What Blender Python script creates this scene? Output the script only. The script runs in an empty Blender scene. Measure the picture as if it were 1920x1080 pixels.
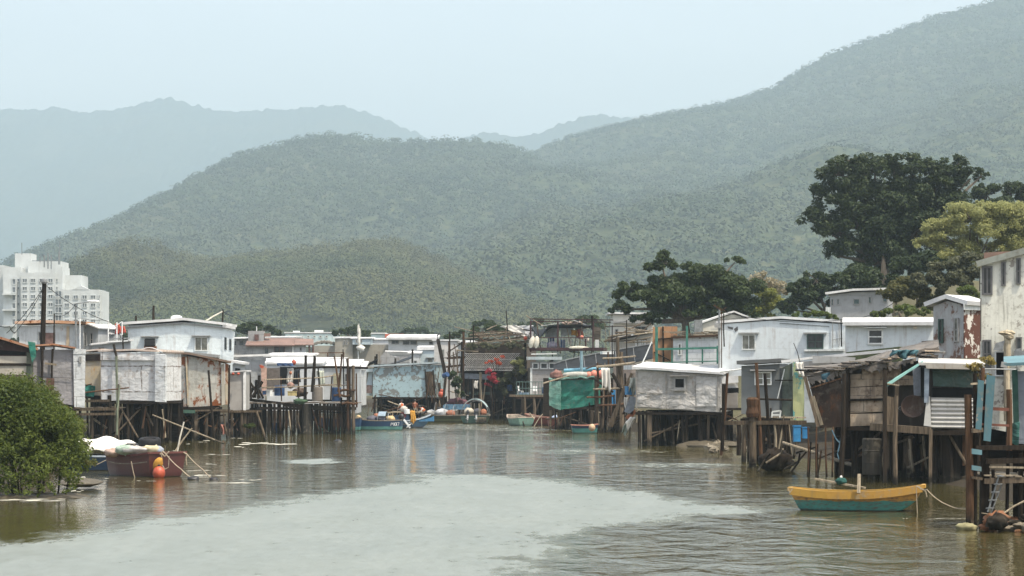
import bpy, math, random
import numpy as np
from mathutils import Vector, Matrix, noise as mnoise
R = random.Random(7)
NR = np.random.default_rng(7)
scene = bpy.context.scene
COL = scene.collection
F, CX, HY, HC = 4533.0, 960.0, 700.0, 4.76      # lens in photo pixels, principal column, horizon row, eye height

def P(px, py, Y):
    return Vector(((px - CX) / F * Y, Y, HC - (py - HY) / F * Y))
def GY(py):                                       # distance of a point on the water
    return HC * F / (py - HY)
def S(Y):
    return F / Y

# ------------------------------------------------------------------ mesh builder
class MB:
    def __init__(s):
        s.v = []; s.f = []
    def add(s, vs, fs):
        o = len(s.v); s.v += [tuple(x) for x in vs]; s.f += [tuple(i + o for i in q) for q in fs]; return s
    def box(s, c, size, rot=0.0, tilt=None):
        hx, hy, hz = size[0] / 2, size[1] / 2, size[2] / 2
        m = Matrix.Rotation(rot, 3, 'Z')
        if tilt: m = m @ Matrix.Rotation(tilt[0], 3, 'X') @ Matrix.Rotation(tilt[1], 3, 'Y')
        c = Vector(c)
        vs = [c + m @ Vector((x * hx, y * hy, z * hz)) for x in (-1, 1) for y in (-1, 1) for z in (-1, 1)]
        return s.add(vs, [(0, 1, 3, 2), (4, 6, 7, 5), (0, 4, 5, 1), (2, 3, 7, 6), (0, 2, 6, 4), (1, 5, 7, 3)])
    def tube(s, pts, r, n=6, r1=None, cap=True):
        pts = [Vector(p) for p in pts]; k = len(pts); vs = []
        for i, p in enumerate(pts):
            d = (pts[min(i + 1, k - 1)] - pts[max(i - 1, 0)])
            if d.length < 1e-6: d = Vector((0, 0, 1))
            d.normalize()
            a = d.cross(Vector((0, 0, 1)))
            if a.length < 0.15: a = d.cross(Vector((1, 0, 0)))
            a.normalize(); b = d.cross(a)
            rr = r if r1 is None else r + (r1 - r) * i / max(1, k - 1)
            for j in range(n):
                t = 2 * math.pi * (j + .5) / n
                vs.append(p + a * (math.cos(t) * rr) + b * (math.sin(t) * rr))
        fs = [(i * n + j, i * n + (j + 1) % n, (i + 1) * n + (j + 1) % n, (i + 1) * n + j) for i in range(k - 1) for j in range(n)]
        if cap: fs += [tuple(range(n - 1, -1, -1)), tuple(range((k - 1) * n, k * n))]
        return s.add(vs, fs)
    def bar(s, p0, p1, w, h):                     # squared timber
        p0, p1 = Vector(p0), Vector(p1); d = (p1 - p0).normalized()
        a = d.cross(Vector((0, 0, 1)))
        if a.length < 0.1: a = Vector((1, 0, 0))
        a.normalize(); b = d.cross(a)
        vs = [p + a * (x * w / 2) + b * (y * h / 2) for p in (p0, p1) for x, y in ((-1, -1), (1, -1), (1, 1), (-1, 1))]
        return s.add(vs, [(3, 2, 1, 0), (4, 5, 6, 7), (0, 1, 5, 4), (1, 2, 6, 5), (2, 3, 7, 6), (3, 0, 4, 7)])
    def lathe(s, prof, c=(0, 0, 0), n=16, sx=1, sy=1):
        vs = [(c[0] + math.cos(2 * math.pi * j / n) * r * sx, c[1] + math.sin(2 * math.pi * j / n) * r * sy, c[2] + z) for r, z in prof for j in range(n)]
        k = len(prof)
        fs = [(i * n + j, i * n + (j + 1) % n, (i + 1) * n + (j + 1) % n, (i + 1) * n + j) for i in range(k - 1) for j in range(n)]
        fs += [tuple(range(n - 1, -1, -1)), tuple(range((k - 1) * n, k * n))]
        return s.add(vs, fs)
    def ball(s, c, rad, n=12, m=8, rot=0.0, wob=0.0, tilt=0.0):
        if not hasattr(rad, '__len__'): rad = (rad,) * 3
        M = Matrix.Rotation(rot, 3, 'Z') @ Matrix.Rotation(tilt, 3, 'Y'); c = Vector(c); vs = []
        for i in range(m + 1):
            th = math.pi * (0.02 + 0.96 * i / m)
            for j in range(n):
                ph = 2 * math.pi * j / n
                k = 1 + wob * mnoise.noise(Vector((math.cos(ph) * 1.7 + c.x, math.sin(ph) * 1.7 + c.y, i * .6 + c.z)))
                vs.append(c + M @ Vector((math.sin(th) * math.cos(ph) * rad[0] * k, math.sin(th) * math.sin(ph) * rad[1] * k, math.cos(th) * rad[2] * k)))
        fs = [(i * n + j, (i + 1) * n + j, (i + 1) * n + (j + 1) % n, i * n + (j + 1) % n) for i in range(m) for j in range(n)]
        fs += [tuple(range(n)), tuple(range((m + 1) * n - 1, m * n - 1, -1))]
        return s.add(vs, fs)
    def sheet(s, fn, nu, nv, th=0.03):            # fn(u,v) -> point; a sheet with real thickness
        A = [[Vector(fn(i / nu, j / nv)) for j in range(nv + 1)] for i in range(nu + 1)]
        vs = []; 
        for i in range(nu + 1):
            for j in range(nv + 1):
                du = A[min(i + 1, nu)][j] - A[max(i - 1, 0)][j]; dv = A[i][min(j + 1, nv)] - A[i][max(j - 1, 0)]
                nn = du.cross(dv)
                if nn.length > 1e-9: nn.normalize()
                vs += [A[i][j] + nn * th / 2, A[i][j] - nn * th / 2]
        I = lambda i, j, k: (i * (nv + 1) + j) * 2 + k
        fs = []
        for i in range(nu):
            for j in range(nv):
                fs += [(I(i, j, 0), I(i + 1, j, 0), I(i + 1, j + 1, 0), I(i, j + 1, 0)), (I(i, j + 1, 1), I(i + 1, j + 1, 1), I(i + 1, j, 1), I(i, j, 1))]
        for i in range(nu):
            fs += [(I(i, 0, 1), I(i + 1, 0, 1), I(i + 1, 0, 0), I(i, 0, 0)), (I(i, nv, 0), I(i + 1, nv, 0), I(i + 1, nv, 1), I(i, nv, 1))]
        for j in range(nv):
            fs += [(I(0, j, 0), I(0, j + 1, 0), I(0, j + 1, 1), I(0, j, 1)), (I(nu, j, 1), I(nu, j + 1, 1), I(nu, j + 1, 0), I(nu, j, 0))]
        return s.add(vs, fs)

def smooth_all(me):
    me.polygons.foreach_set('use_smooth', np.ones(len(me.polygons), dtype=bool))

def link(name, mb, mat, parent=None, smooth=False, recentre=False):
    me = bpy.data.meshes.new(name)
    vs = mb.v; off = Vector((0, 0, 0))
    if recentre:
        a = np.array(vs); off = Vector((a[:, 0].mean(), a[:, 1].mean(), a[:, 2].min()))
        vs = [tuple(x) for x in (a - np.array(off))]
    me.from_pydata(vs, [], mb.f); me.update()
    if smooth: smooth_all(me)
    me.materials.append(mat)
    o = bpy.data.objects.new(name, me); COL.objects.link(o)
    if parent is not None: o.parent = parent
    o.location = off
    return o

def npmesh(name, V, Q, mat, parent=None, smooth=False):
    """V (n,3) float, Q (m,4) int"""
    me = bpy.data.meshes.new(name)
    me.vertices.add(len(V)); me.vertices.foreach_set('co', np.ascontiguousarray(V, dtype=np.float32).ravel())
    k = Q.shape[1]
    me.loops.add(Q.size); me.loops.foreach_set('vertex_index', np.ascontiguousarray(Q, dtype=np.int32).ravel())
    me.polygons.add(len(Q)); me.polygons.foreach_set('loop_start', np.arange(0, Q.size, k, dtype=np.int32))
    try: me.polygons.foreach_set('loop_total', np.full(len(Q), k, dtype=np.int32))
    except Exception: pass
    me.update(calc_edges=True)
    if smooth: smooth_all(me)
    me.materials.append(mat)
    o = bpy.data.objects.new(name, me); COL.objects.link(o)
    if parent is not None: o.parent = parent
    return o

def tag(o, label, cat, group=None):
    o['label'] = label; o['category'] = cat
    if group: o['group'] = group
    return o
def kind(o, k): o['kind'] = k; return o
def thing(name, label, cat, loc=(0, 0, 0), rz=0.0, group=None):
    o = bpy.data.objects.new(name, None); COL.objects.link(o); o.empty_display_size = .3
    o.location = loc; o.rotation_euler = (0, 0, rz)
    return tag(o, label, cat, group)
def single(name, label, cat, mb, mat, group=None, smooth=False):
    return tag(link(name, mb, mat, None, smooth, True), label, cat, group)

# ------------------------------------------------------------------ materials
MATS = {}
def nodes(name):
    m = bpy.data.materials.new(name); m.use_nodes = True
    nt = m.node_tree; nt.nodes.clear()
    out = nt.nodes.new('ShaderNodeOutputMaterial')
    b = nt.nodes.new('ShaderNodeBsdfPrincipled'); nt.links.new(b.outputs[0], out.inputs[0])
    return m, nt, b, out
class N:                                            # terse node graph
    def __init__(s, nt): s.nt = nt
    def new(s, t, **kw):
        n = s.nt.nodes.new(t)
        for k, v in kw.items():
            if hasattr(n, k): setattr(n, k, v)
        return n
    def set(s, sock, v):
        if v is None: return
        if hasattr(v, 'links') or isinstance(v, bpy.types.NodeSocket): s.nt.links.new(v, sock)
        else:
            if sock.type == 'RGBA' and hasattr(v, '__len__') and len(v) == 3: v = (*v, 1)
            sock.default_value = v
    def coord(s, which='Object', scale=(1, 1, 1), loc=(0, 0, 0)):
        c = s.new('ShaderNodeTexCoord'); m = s.new('ShaderNodeMapping')
        s.nt.links.new(c.outputs[which], m.inputs[0]); m.inputs['Scale'].default_value = scale; m.inputs['Location'].default_value = loc
        return m.outputs[0]
    def world(s, scale=(1, 1, 1)):
        c = s.new('ShaderNodeNewGeometry'); m = s.new('ShaderNodeMapping')
        s.nt.links.new(c.outputs['Position'], m.inputs[0]); m.inputs['Scale'].default_value = scale
        return m.outputs[0]
    def noise(s, vec, scale=1, detail=4, rough=.55, dist=0):
        n = s.new('ShaderNodeTexNoise'); s.set(n.inputs['Vector'], vec)
        n.inputs['Scale'].default_value = scale; n.inputs['Detail'].default_value = detail
        n.inputs['Roughness'].default_value = rough; n.inputs['Distortion'].default_value = dist
        return n.outputs['Fac']
    def step(s, fac, a, b):
        n = s.new('ShaderNodeMapRange'); n.interpolation_type = 'SMOOTHSTEP'
        s.set(n.inputs[0], fac); n.inputs[1].default_value = a; n.inputs[2].default_value = b
        return n.outputs[0]
    def math(s, op, a, b=None, c=None):
        n = s.new('ShaderNodeMath', operation=op); s.set(n.inputs[0], a); s.set(n.inputs[1], b)
        if c is not None: s.set(n.inputs[2], c)
        return n.outputs[0]
    def mix(s, fac, a, b, mode='MIX'):
        n = s.new('ShaderNodeMix', data_type='RGBA', blend_type=mode)
        s.set(n.inputs[0], fac); s.set(n.inputs[6], a); s.set(n.inputs[7], b)
        return n.outputs[2]
    def bump(s, h, strength=.3, dist=.05, normal=None):
        n = s.new('ShaderNodeBump'); s.set(n.inputs['Height'], h); n.inputs['Strength'].default_value = strength; n.inputs['Distance'].default_value = dist
        if normal is not None: s.set(n.inputs['Normal'], normal)
        return n.outputs[0]
    def sepz(s, vec, i=2):
        n = s.new('ShaderNodeSeparateXYZ'); s.set(n.inputs[0], vec); return n.outputs[i]
    def objrand(s):
        return s.new('ShaderNodeObjectInfo').outputs['Random']
    def island(s):
        return s.new('ShaderNodeNewGeometry').outputs['Random Per Island']

def plain(name, col, rough=.6, var=.25, scale=4, dirt=.0, metal=0.0, bump=.15):
    """a painted or plain surface with slight uneven tone"""
    if name in MATS: return MATS[name]
    m, nt, b, _ = nodes(name); g = N(nt)
    c = g.coord('Object'); n1 = g.noise(c, scale, 5); n2 = g.noise(g.coord('Object', (1, 1, .3)), scale * 3, 4)
    dk = tuple(x * (1 - var) for x in col); lt = tuple(min(1, x * (1 + var * .6)) for x in col)
    col_ = g.mix(g.step(n1, .3, .7), dk, lt)
    if dirt: col_ = g.mix(g.math('MULTIPLY', g.step(n2, .5, .72), dirt), col_, (.09, .075, .055))
    g.set(b.inputs['Base Color'], col_); b.inputs['Roughness'].default_value = rough; b.inputs['Metallic'].default_value = metal; b.inputs['Specular IOR Level'].default_value = .5 if rough < .52 else .15
    if bump: g.set(b.inputs['Normal'], g.bump(n2, bump, .03))
    MATS[name] = m; return m

def wallmat(name, base, alt=None, dirt=.45, dirtc=(.13, .115, .09), rust=0.0, rustc=((.10, .03, .012), (.26, .09, .03)), peel=0.0, peelc=(.12, .12, .11),
            seam=None, seamc=(.10, .09, .08), rough=.62, bump=.35, scale=1.0, zr=None, streak=1.0, crumple=0.0, xgrad=None, pscale=2.4):
    """weathered sheet / plaster: base tones, run-off streaks, panel seams, peeled patches and rust"""
    if name in MATS: return MATS[name]
    m, nt, b, _ = nodes(name); g = N(nt)
    c = g.coord('Object', (scale,) * 3)
    n1 = g.noise(c, .55, 6, .6); n2 = g.noise(c, 3.2, 8, .65); n3 = g.noise(g.coord('Object', (2.6 * scale, 2.6 * scale, .22 * scale)), 1.6, 7, .6)
    alt = alt or tuple(x * .78 for x in base)
    col = g.mix(g.step(n1, .35, .65), base, alt)
    col = g.mix(g.math('MULTIPLY', g.step(n2, .45, .75), .35), col, tuple(x * .72 for x in base))
    sd = g.math('MULTIPLY', g.step(n3, .5, .78), dirt * streak)
    col = g.mix(sd, col, dirtc)
    d2 = g.math('MULTIPLY', g.math('MULTIPLY', g.step(n2, .5, .62), g.step(n1, .42, .62)), dirt)
    col = g.mix(d2, col, tuple(x * 1.5 for x in dirtc))
    if dirt >= .28 and base[0] > .3:                # thin rust-brown runs
        n4 = g.noise(g.coord('Object', (3.4 * scale, 3.4 * scale, .12 * scale), (3, 8, 1)), 1.3, 5, .6)
        col = g.mix(g.math('MULTIPLY', g.math('MULTIPLY', g.step(n4, .56, .68), g.step(n1, .38, .6)), .45), col, (.20, .115, .06))
    hgt = n2
    if peel:
        pn = g.noise(g.coord('Object', (scale,) * 3, (5, 3, 9)), pscale, 9, .62, .3)
        pg = g.math('ADD', pn, g.math('MULTIPLY', g.math('SUBTRACT', g.noise(c, .45, 2), .5), .5))
        col = g.mix(g.step(pg, .62 - peel * .25, .635 - peel * .25), col, peelc)
    if rust:
        rn = g.noise(g.coord('Object', (1.5 * scale, 1.5 * scale, .85 * scale), (11, 7, 2)), 1.5, 10, .66, .4)
        if zr:                                      # more rust towards the foot (and head) of the sheet: (zlow, zhigh)
            z = g.sepz(g.coord('Object'))
            lo = g.math('SUBTRACT', 1, g.step(z, zr[0], zr[0] + (zr[1] - zr[0]) * .38)); hi = g.step(z, zr[0] + (zr[1] - zr[0]) * .78, zr[1])
            rn = g.math('ADD', rn, g.math('MULTIPLY', g.math('ADD', lo, hi), .13))
        if xgrad:
            x = g.sepz(g.coord('Object'), 0)
            rn = g.math('ADD', rn, g.math('MULTIPLY', g.math('SUBTRACT', g.step(x, xgrad[0], xgrad[1]), .5), .22))
        th = .68 - rust * .28
        rc = g.mix(g.noise(c, 6, 6), rustc[0], rustc[1])
        col = g.mix(g.math('MULTIPLY', g.step(rn, th - .07, th), .35), col, rustc[1])
        col = g.mix(g.step(rn, th, th + .03), col, rc)
    if seam:
        br = g.new('ShaderNodeTexBrick'); vec = g.new('ShaderNodeCombineXYZ'); sp = g.new('ShaderNodeSeparateXYZ')
        g.set(sp.inputs[0], g.coord('Object')); wob = g.math('MULTIPLY', g.math('SUBTRACT', n1, .5), .25)
        g.set(vec.inputs[0], g.math('ADD', g.math('ADD', sp.outputs[0], sp.outputs[1]), wob)); g.set(vec.inputs[1], g.math('ADD', sp.outputs[2], wob))
        g.set(br.inputs['Vector'], vec.outputs[0]); br.inputs['Scale'].default_value = 1
        br.inputs['Brick Width'].default_value = seam[0]; br.inputs['Row Height'].default_value = seam[1]
        br.inputs['Mortar Size'].default_value = seam[2] if len(seam) > 2 else .018; br.inputs['Mortar Smooth'].default_value = .4
        br.offset = .37
        col = g.mix(g.math('MULTIPLY', br.outputs['Fac'], g.step(n2, .28, .6)), col, seamc)
        # a tone of its own for every sheet
        br.inputs['Color1'].default_value = (.84, .84, .86, 1); br.inputs['Color2'].default_value = (1, 1, .98, 1)
        col = g.mix(1.0, col, br.outputs['Color'], 'MULTIPLY') if False else col
    g.set(b.inputs['Base Color'], col); b.inputs['Roughness'].default_value = rough; b.inputs['Specular IOR Level'].default_value = .15
    nrm = g.bump(hgt, bump, .04)
    if crumple:
        w = g.noise(g.coord('Object', (1.1, 1.1, 1.6)), 1.3, 3, .5, 1.6)
        nrm = g.bump(w, crumple, .35, nrm)
    g.set(b.inputs['Normal'], nrm)
    MATS[name] = m; return m

def woodmat(name, base, wet=True, var=.5, rough=.85, axis='z'):
    if name in MATS: return MATS[name]
    m, nt, b, _ = nodes(name); g = N(nt)
    sc = {'z': (9, 9, .8), 'x': (.8, 9, 9), 'n': (4, 4, 4)}[axis]
    gr = g.noise(g.coord('Object', sc), 1.5, 6, .65); r = g.objrand(); isl = g.island()
    col = g.mix(g.step(gr, .3, .72), tuple(x * (1 - var) for x in base), tuple(min(.8, x * 1.35) for x in base))
    k = g.math('ADD', .55, g.math('ADD', g.math('MULTIPLY', r, .6), g.math('MULTIPLY', isl, .3)))
    vc = g.new('ShaderNodeCombineXYZ'); [g.set(vc.inputs[i], k) for i in range(3)]
    col = g.mix(1.0, col, vc.outputs[0], 'MULTIPLY')
    if wet:
        z = g.sepz(g.world()); nz = g.noise(g.world(), 3.5, 5)
        t = g.math('SUBTRACT', g.math('ADD', z, g.math('MULTIPLY', nz, .9)), .45)
        col = g.mix(g.step(t, .1, .75), g.mix(g.step(nz, .52, .66), (.018, .016, .012), (.075, .07, .055)), col)
    g.set(b.inputs['Base Color'], col); b.inputs['Roughness'].default_value = rough; b.inputs['Specular IOR Level'].default_value = .12
    g.set(b.inputs['Normal'], g.bump(gr, .5, .03))
    MATS[name] = m; return m

def leafmat(name, dark, light, trans=.35, rough=.55, big=.35):
    if name in MATS: return MATS[name]
    m, nt, b, out = nodes(name); g = N(nt)
    isl = g.island(); n = g.noise(g.coord('Object'), big, 4, .6)
    f = g.math('ADD', g.math('MULTIPLY', isl, .55), g.math('MULTIPLY', g.step(n, .3, .7), .45))
    col = g.mix(f, dark, light)
    g.set(b.inputs['Base Color'], col); b.inputs['Roughness'].default_value = rough; b.inputs['Specular IOR Level'].default_value = .18
    tr = g.new('ShaderNodeBsdfTranslucent'); g.set(tr.inputs[0], g.mix(.5, col, (*[min(1, x * 1.8) for x in light],)))
    mx = g.new('ShaderNodeMixShader'); mx.inputs[0].default_value = trans
    nt.links.new(b.outputs[0], mx.inputs[1]); nt.links.new(tr.outputs[0], mx.inputs[2]); nt.links.new(mx.outputs[0], out.inputs[0])
    MATS[name] = m; return m

def glassmat(name='window_glass', col=(.025, .03, .032), rough=.12):
    if name in MATS: return MATS[name]
    m, nt, b, _ = nodes(name); g = N(nt)
    n = g.noise(g.coord('Object'), 1.7, 3)
    g.set(b.inputs['Base Color'], g.mix(g.step(n, .4, .65), col, tuple(x * 2.2 for x in col)))
    b.inputs['Roughness'].default_value = rough
    MATS[name] = m; return m
# ------------------------------------------------------------------ camera, sky, sun
cam = bpy.data.cameras.new('camera'); co = bpy.data.objects.new('camera', cam); COL.objects.link(co)
cam.sensor_width = 36; cam.lens = F * 36 / 1920; cam.shift_y = (HY - 540) / 1920
cam.clip_start = .5; cam.clip_end = 40000
co.location = (0, 0, HC); co.rotation_euler = (math.radians(90), 0, 0)
scene.camera = co
SUN_EL, SUN_AZ = math.radians(63), math.radians(130)
w = bpy.data.worlds.new('World'); scene.world = w; w.use_nodes = True
nt = w.node_tree; bg = nt.nodes['Background']
sk = nt.nodes.new('ShaderNodeTexSky'); sk.sky_type = 'NISHITA'; sk.sun_disc = False
sk.sun_elevation = SUN_EL; sk.sun_rotation = SUN_AZ; sk.air_density = 1.25; sk.dust_density = 4.0; sk.ozone_density = 1.6
g = N(nt)                                            # thin white cloud veil over the clear sky
d_ = g.new('ShaderNodeTexCoord').outputs['Generated']; mp = g.new('ShaderNodeMapping'); nt.links.new(d_, mp.inputs[0]); mp.inputs['Scale'].default_value = (1, 1, 4.5)
cl = g.noise(mp.outputs[0], 1.6, 6, .6, .4)
veil = g.mix(g.step(cl, .3, .72), (2.9, 2.78, 2.66), (4.2, 3.98, 3.75))
nt.links.new(g.mix(1.0, sk.outputs[0], veil, 'ADD'), bg.inputs[0]); bg.inputs[1].default_value = .06
sl = bpy.data.lights.new('sun', 'SUN'); so = bpy.data.objects.new('sun', sl); COL.objects.link(so)
sl.energy = 2.2; sl.angle = math.radians(2.5); sl.color = (1, .91, .76)
sv = Vector((math.sin(SUN_AZ) * math.cos(SUN_EL), math.cos(SUN_AZ) * math.cos(SUN_EL), math.sin(SUN_EL)))
so.rotation_euler = sv.to_track_quat('Z', 'Y').to_euler(); so.location = (0, 0, 60)
scene.view_settings.view_transform = 'Standard'; scene.view_settings.look = 'None'
scene.view_settings.gamma = 1; scene.view_settings.use_curve_mapping = False
scene.view_settings.exposure = 1.5
cy = scene.cycles
cy.max_bounces = 6; cy.diffuse_bounces = 3; cy.glossy_bounces = 3; cy.transmission_bounces = 3; cy.volume_bounces = 1; cy.transparent_max_bounces = 6

# ------------------------------------------------------------------ ground sheet
LE = [(0, -22), (60, -23), (92, -21), (110, -21), (160, -27), (182, -23), (200, -19), (230, -19), (300, -24), (350, -27)]
RE = [(0, 20), (72, 18.5), (90, 18), (104, 18), (135, 16), (166, 16), (205, 10.5), (240, 3), (256, -4), (300, -9), (350, -13)]
def pl(tab, x): return np.interp(x, [a for a, b in tab], [b for a, b in tab])
def ground_z(X, Y):
    X, Y = np.asarray(X, float), np.asarray(Y, float)
    d = np.maximum(pl(LE, Y) - X, X - pl(RE, Y))
    d = np.where(Y > 345, np.maximum(d, (Y - 345)), d)
    z = np.interp(d, [-9, -2, 0, 3, 9, 20], [-1.5, -.75, -.15, .35, 1.0, 1.5])
    z = z + 13.2 * np.exp(-((X - 50) / 21) ** 2 - ((Y - 262) / 62) ** 2)
    z = z + 5 * np.exp(-((X - 30) / 14) ** 2 - ((Y - 205) / 30) ** 2)
    return z
xs = np.unique(np.concatenate([np.arange(-60, 80, 2.0), np.linspace(-7800, -60, 40), np.linspace(80, 7800, 40)]))
ys = np.unique(np.concatenate([np.arange(-60, 380, 3.0), np.linspace(380, 10900, 50)]))
def grid(xs, ys, zf):
    X, Y = np.meshgrid(xs, ys); Z = zf(X, Y); n = len(xs)
    V = np.stack([X, Y, Z], -1).reshape(-1, 3)
    i = (np.arange(len(ys) - 1)[:, None] * n + np.arange(n - 1)[None]).ravel()
    return V, np.stack([i, i + 1, i + n + 1, i + n], -1)
def groundmat():
    m, nt, b, _ = nodes('mud_and_soil'); g = N(nt)
    p = g.world(); n = g.noise(p, .8, 8, .65); n2 = g.noise(p, 6, 6)
    z = g.sepz(p)
    mud = g.mix(n, (.020, .017, .012), (.055, .045, .032)); land = g.mix(n, (.06, .065, .03), (.16, .14, .09))
    g.set(b.inputs['Base Color'], g.mix(g.step(g.math('ADD', z, g.math('MULTIPLY', n, .8)), 1.0, 2.2), mud, land))
    b.inputs['Roughness'].default_value = .9; b.inputs['Specular IOR Level'].default_value = .1; g.set(b.inputs['Normal'], g.bump(n2, .8, .15))
    return m
V, Q = grid(xs, ys, lambda X, Y: ground_z(X, Y) + .12 * np.sin(X * 1.3 + Y * .7) * np.sin(Y * .9 - X * .4) * (np.abs(X) < 90))
kind(npmesh('ground', V, Q, groundmat(), smooth=True), 'structure')

# ------------------------------------------------------------------ water
def in_poly(X, Y, poly):
    c = np.zeros(X.shape, bool); n = len(poly)
    for i in range(n):
        (x0, y0), (x1, y1) = poly[i], poly[(i + 1) % n]
        t = ((y0 > Y) != (y1 > Y)) & (X < (x1 - x0) * (Y - y0) / (y1 - y0 + 1e-12) + x0)
        c ^= t
    return c
def dist_poly(X, Y, poly):
    d = np.full(X.shape, 1e9); n = len(poly)
    for i in range(n):
        a, b = np.array(poly[i]), np.array(poly[(i + 1) % n]); ab = b - a
        t = np.clip(((X - a[0]) * ab[0] + (Y - a[1]) * ab[1]) / (ab @ ab), 0, 1)
        d = np.minimum(d, np.hypot(X - a[0] - t * ab[0], Y - a[1] - t * ab[1]))
    return np.where(in_poly(X, Y, poly), d, -d)
def wp(px, py): Y = GY(py); return ((px - CX) / F * Y, Y)
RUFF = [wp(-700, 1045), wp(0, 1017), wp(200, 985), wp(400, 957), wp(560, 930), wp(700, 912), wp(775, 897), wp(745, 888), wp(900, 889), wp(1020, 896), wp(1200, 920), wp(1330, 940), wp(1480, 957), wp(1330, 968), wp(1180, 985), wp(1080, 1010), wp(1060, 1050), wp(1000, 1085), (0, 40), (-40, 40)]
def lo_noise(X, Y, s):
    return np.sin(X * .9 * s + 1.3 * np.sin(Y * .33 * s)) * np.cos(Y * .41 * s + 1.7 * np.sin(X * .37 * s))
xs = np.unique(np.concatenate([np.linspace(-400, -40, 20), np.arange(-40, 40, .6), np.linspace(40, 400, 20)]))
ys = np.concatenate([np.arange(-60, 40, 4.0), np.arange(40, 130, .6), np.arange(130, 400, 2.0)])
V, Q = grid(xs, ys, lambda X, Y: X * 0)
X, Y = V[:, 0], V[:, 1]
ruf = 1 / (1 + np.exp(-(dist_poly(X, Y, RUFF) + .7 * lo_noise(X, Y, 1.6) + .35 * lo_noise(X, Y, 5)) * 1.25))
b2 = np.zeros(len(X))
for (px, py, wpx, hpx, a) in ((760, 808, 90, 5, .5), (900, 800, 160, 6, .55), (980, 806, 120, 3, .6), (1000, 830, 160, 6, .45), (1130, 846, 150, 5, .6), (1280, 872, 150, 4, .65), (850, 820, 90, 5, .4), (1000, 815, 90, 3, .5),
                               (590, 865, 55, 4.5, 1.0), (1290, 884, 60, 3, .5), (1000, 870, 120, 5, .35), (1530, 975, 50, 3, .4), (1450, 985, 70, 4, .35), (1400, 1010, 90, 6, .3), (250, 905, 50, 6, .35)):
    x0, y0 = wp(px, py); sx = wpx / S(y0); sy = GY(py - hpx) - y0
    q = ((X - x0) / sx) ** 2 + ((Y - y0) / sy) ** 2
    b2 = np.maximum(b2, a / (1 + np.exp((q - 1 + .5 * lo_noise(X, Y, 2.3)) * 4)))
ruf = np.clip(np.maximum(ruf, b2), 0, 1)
# open choppy reach in the middle, calm lee along the banks
chop = 1 / (1 + np.exp(-dist_poly(X, Y, [wp(700, 795), wp(1000, 797), wp(1190, 835), wp(1420, 895), wp(1560, 985), wp(1500, 1090), wp(1000, 1090), wp(1080, 1000), wp(1250, 940), wp(760, 884), wp(690, 830)]) * .8))
def watermat():
    m, nt, b, _ = nodes('water'); g = N(nt)
    at = g.new('ShaderNodeAttribute'); at.attribute_name = 'ruffle_sheen'; gn = g.noise(g.world((2.6, 1.0, 1)), 1.0, 5, .65)
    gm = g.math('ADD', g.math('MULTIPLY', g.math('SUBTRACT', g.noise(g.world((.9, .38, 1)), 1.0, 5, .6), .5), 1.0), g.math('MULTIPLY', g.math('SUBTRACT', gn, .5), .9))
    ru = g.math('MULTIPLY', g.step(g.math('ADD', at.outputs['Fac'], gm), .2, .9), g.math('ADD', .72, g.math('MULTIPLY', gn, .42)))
    a2 = g.new('ShaderNodeAttribute'); a2.attribute_name = 'chop'; ch = a2.outputs['Fac']
    p = g.world()
    g.set(b.inputs['IOR'], g.math('ADD', 1.45, g.math('MULTIPLY', ru, 5.4)))  # IOR raised beyond real water in the ruffled patch to brighten its sheen
    n0 = g.noise(p, .12, 3)
    g.set(b.inputs['Base Color'], g.mix(n0, (.050, .043, .014), (.090, .078, .030)))
    b.inputs['Specular Tint'].default_value = (.97, 1, .93, 1)
    w1 = g.noise(g.world((.62, .34, 1)), 1.0, 4, .5, .8); w2 = g.noise(g.world((2.2, 3.6, 1)), 1.0, 3, .6, .4); w3 = g.noise(p, 9, 3, .6)
    h = g.math('ADD', g.math('MULTIPLY', w1, g.math('ADD', .05, g.math('MULTIPLY', ch, .24))), g.math('MULTIPLY', w2, g.math('ADD', .012, g.math('MULTIPLY', ch, .022))))
    h = g.math('ADD', h, g.math('MULTIPLY', w3, g.math('MULTIPLY', ru, .032)))
    g.set(b.inputs['Roughness'], g.math('ADD', .03, g.math('MULTIPLY', ru, g.math('ADD', .22, g.math('MULTIPLY', g.noise(g.world((.5, .16, 1)), 1.0, 5, .6), .2)))))
    n = g.new('ShaderNodeBump'); g.set(n.inputs['Height'], h); n.inputs['Strength'].default_value = 1; n.inputs['Distance'].default_value = 1.0
    g.set(b.inputs['Normal'], n.outputs[0])
    return m
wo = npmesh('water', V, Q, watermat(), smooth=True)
for nm, arr in (('ruffle_sheen', ruf), ('chop', chop)):
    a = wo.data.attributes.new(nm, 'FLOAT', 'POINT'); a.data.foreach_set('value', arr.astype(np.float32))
kind(wo, 'structure')

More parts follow.
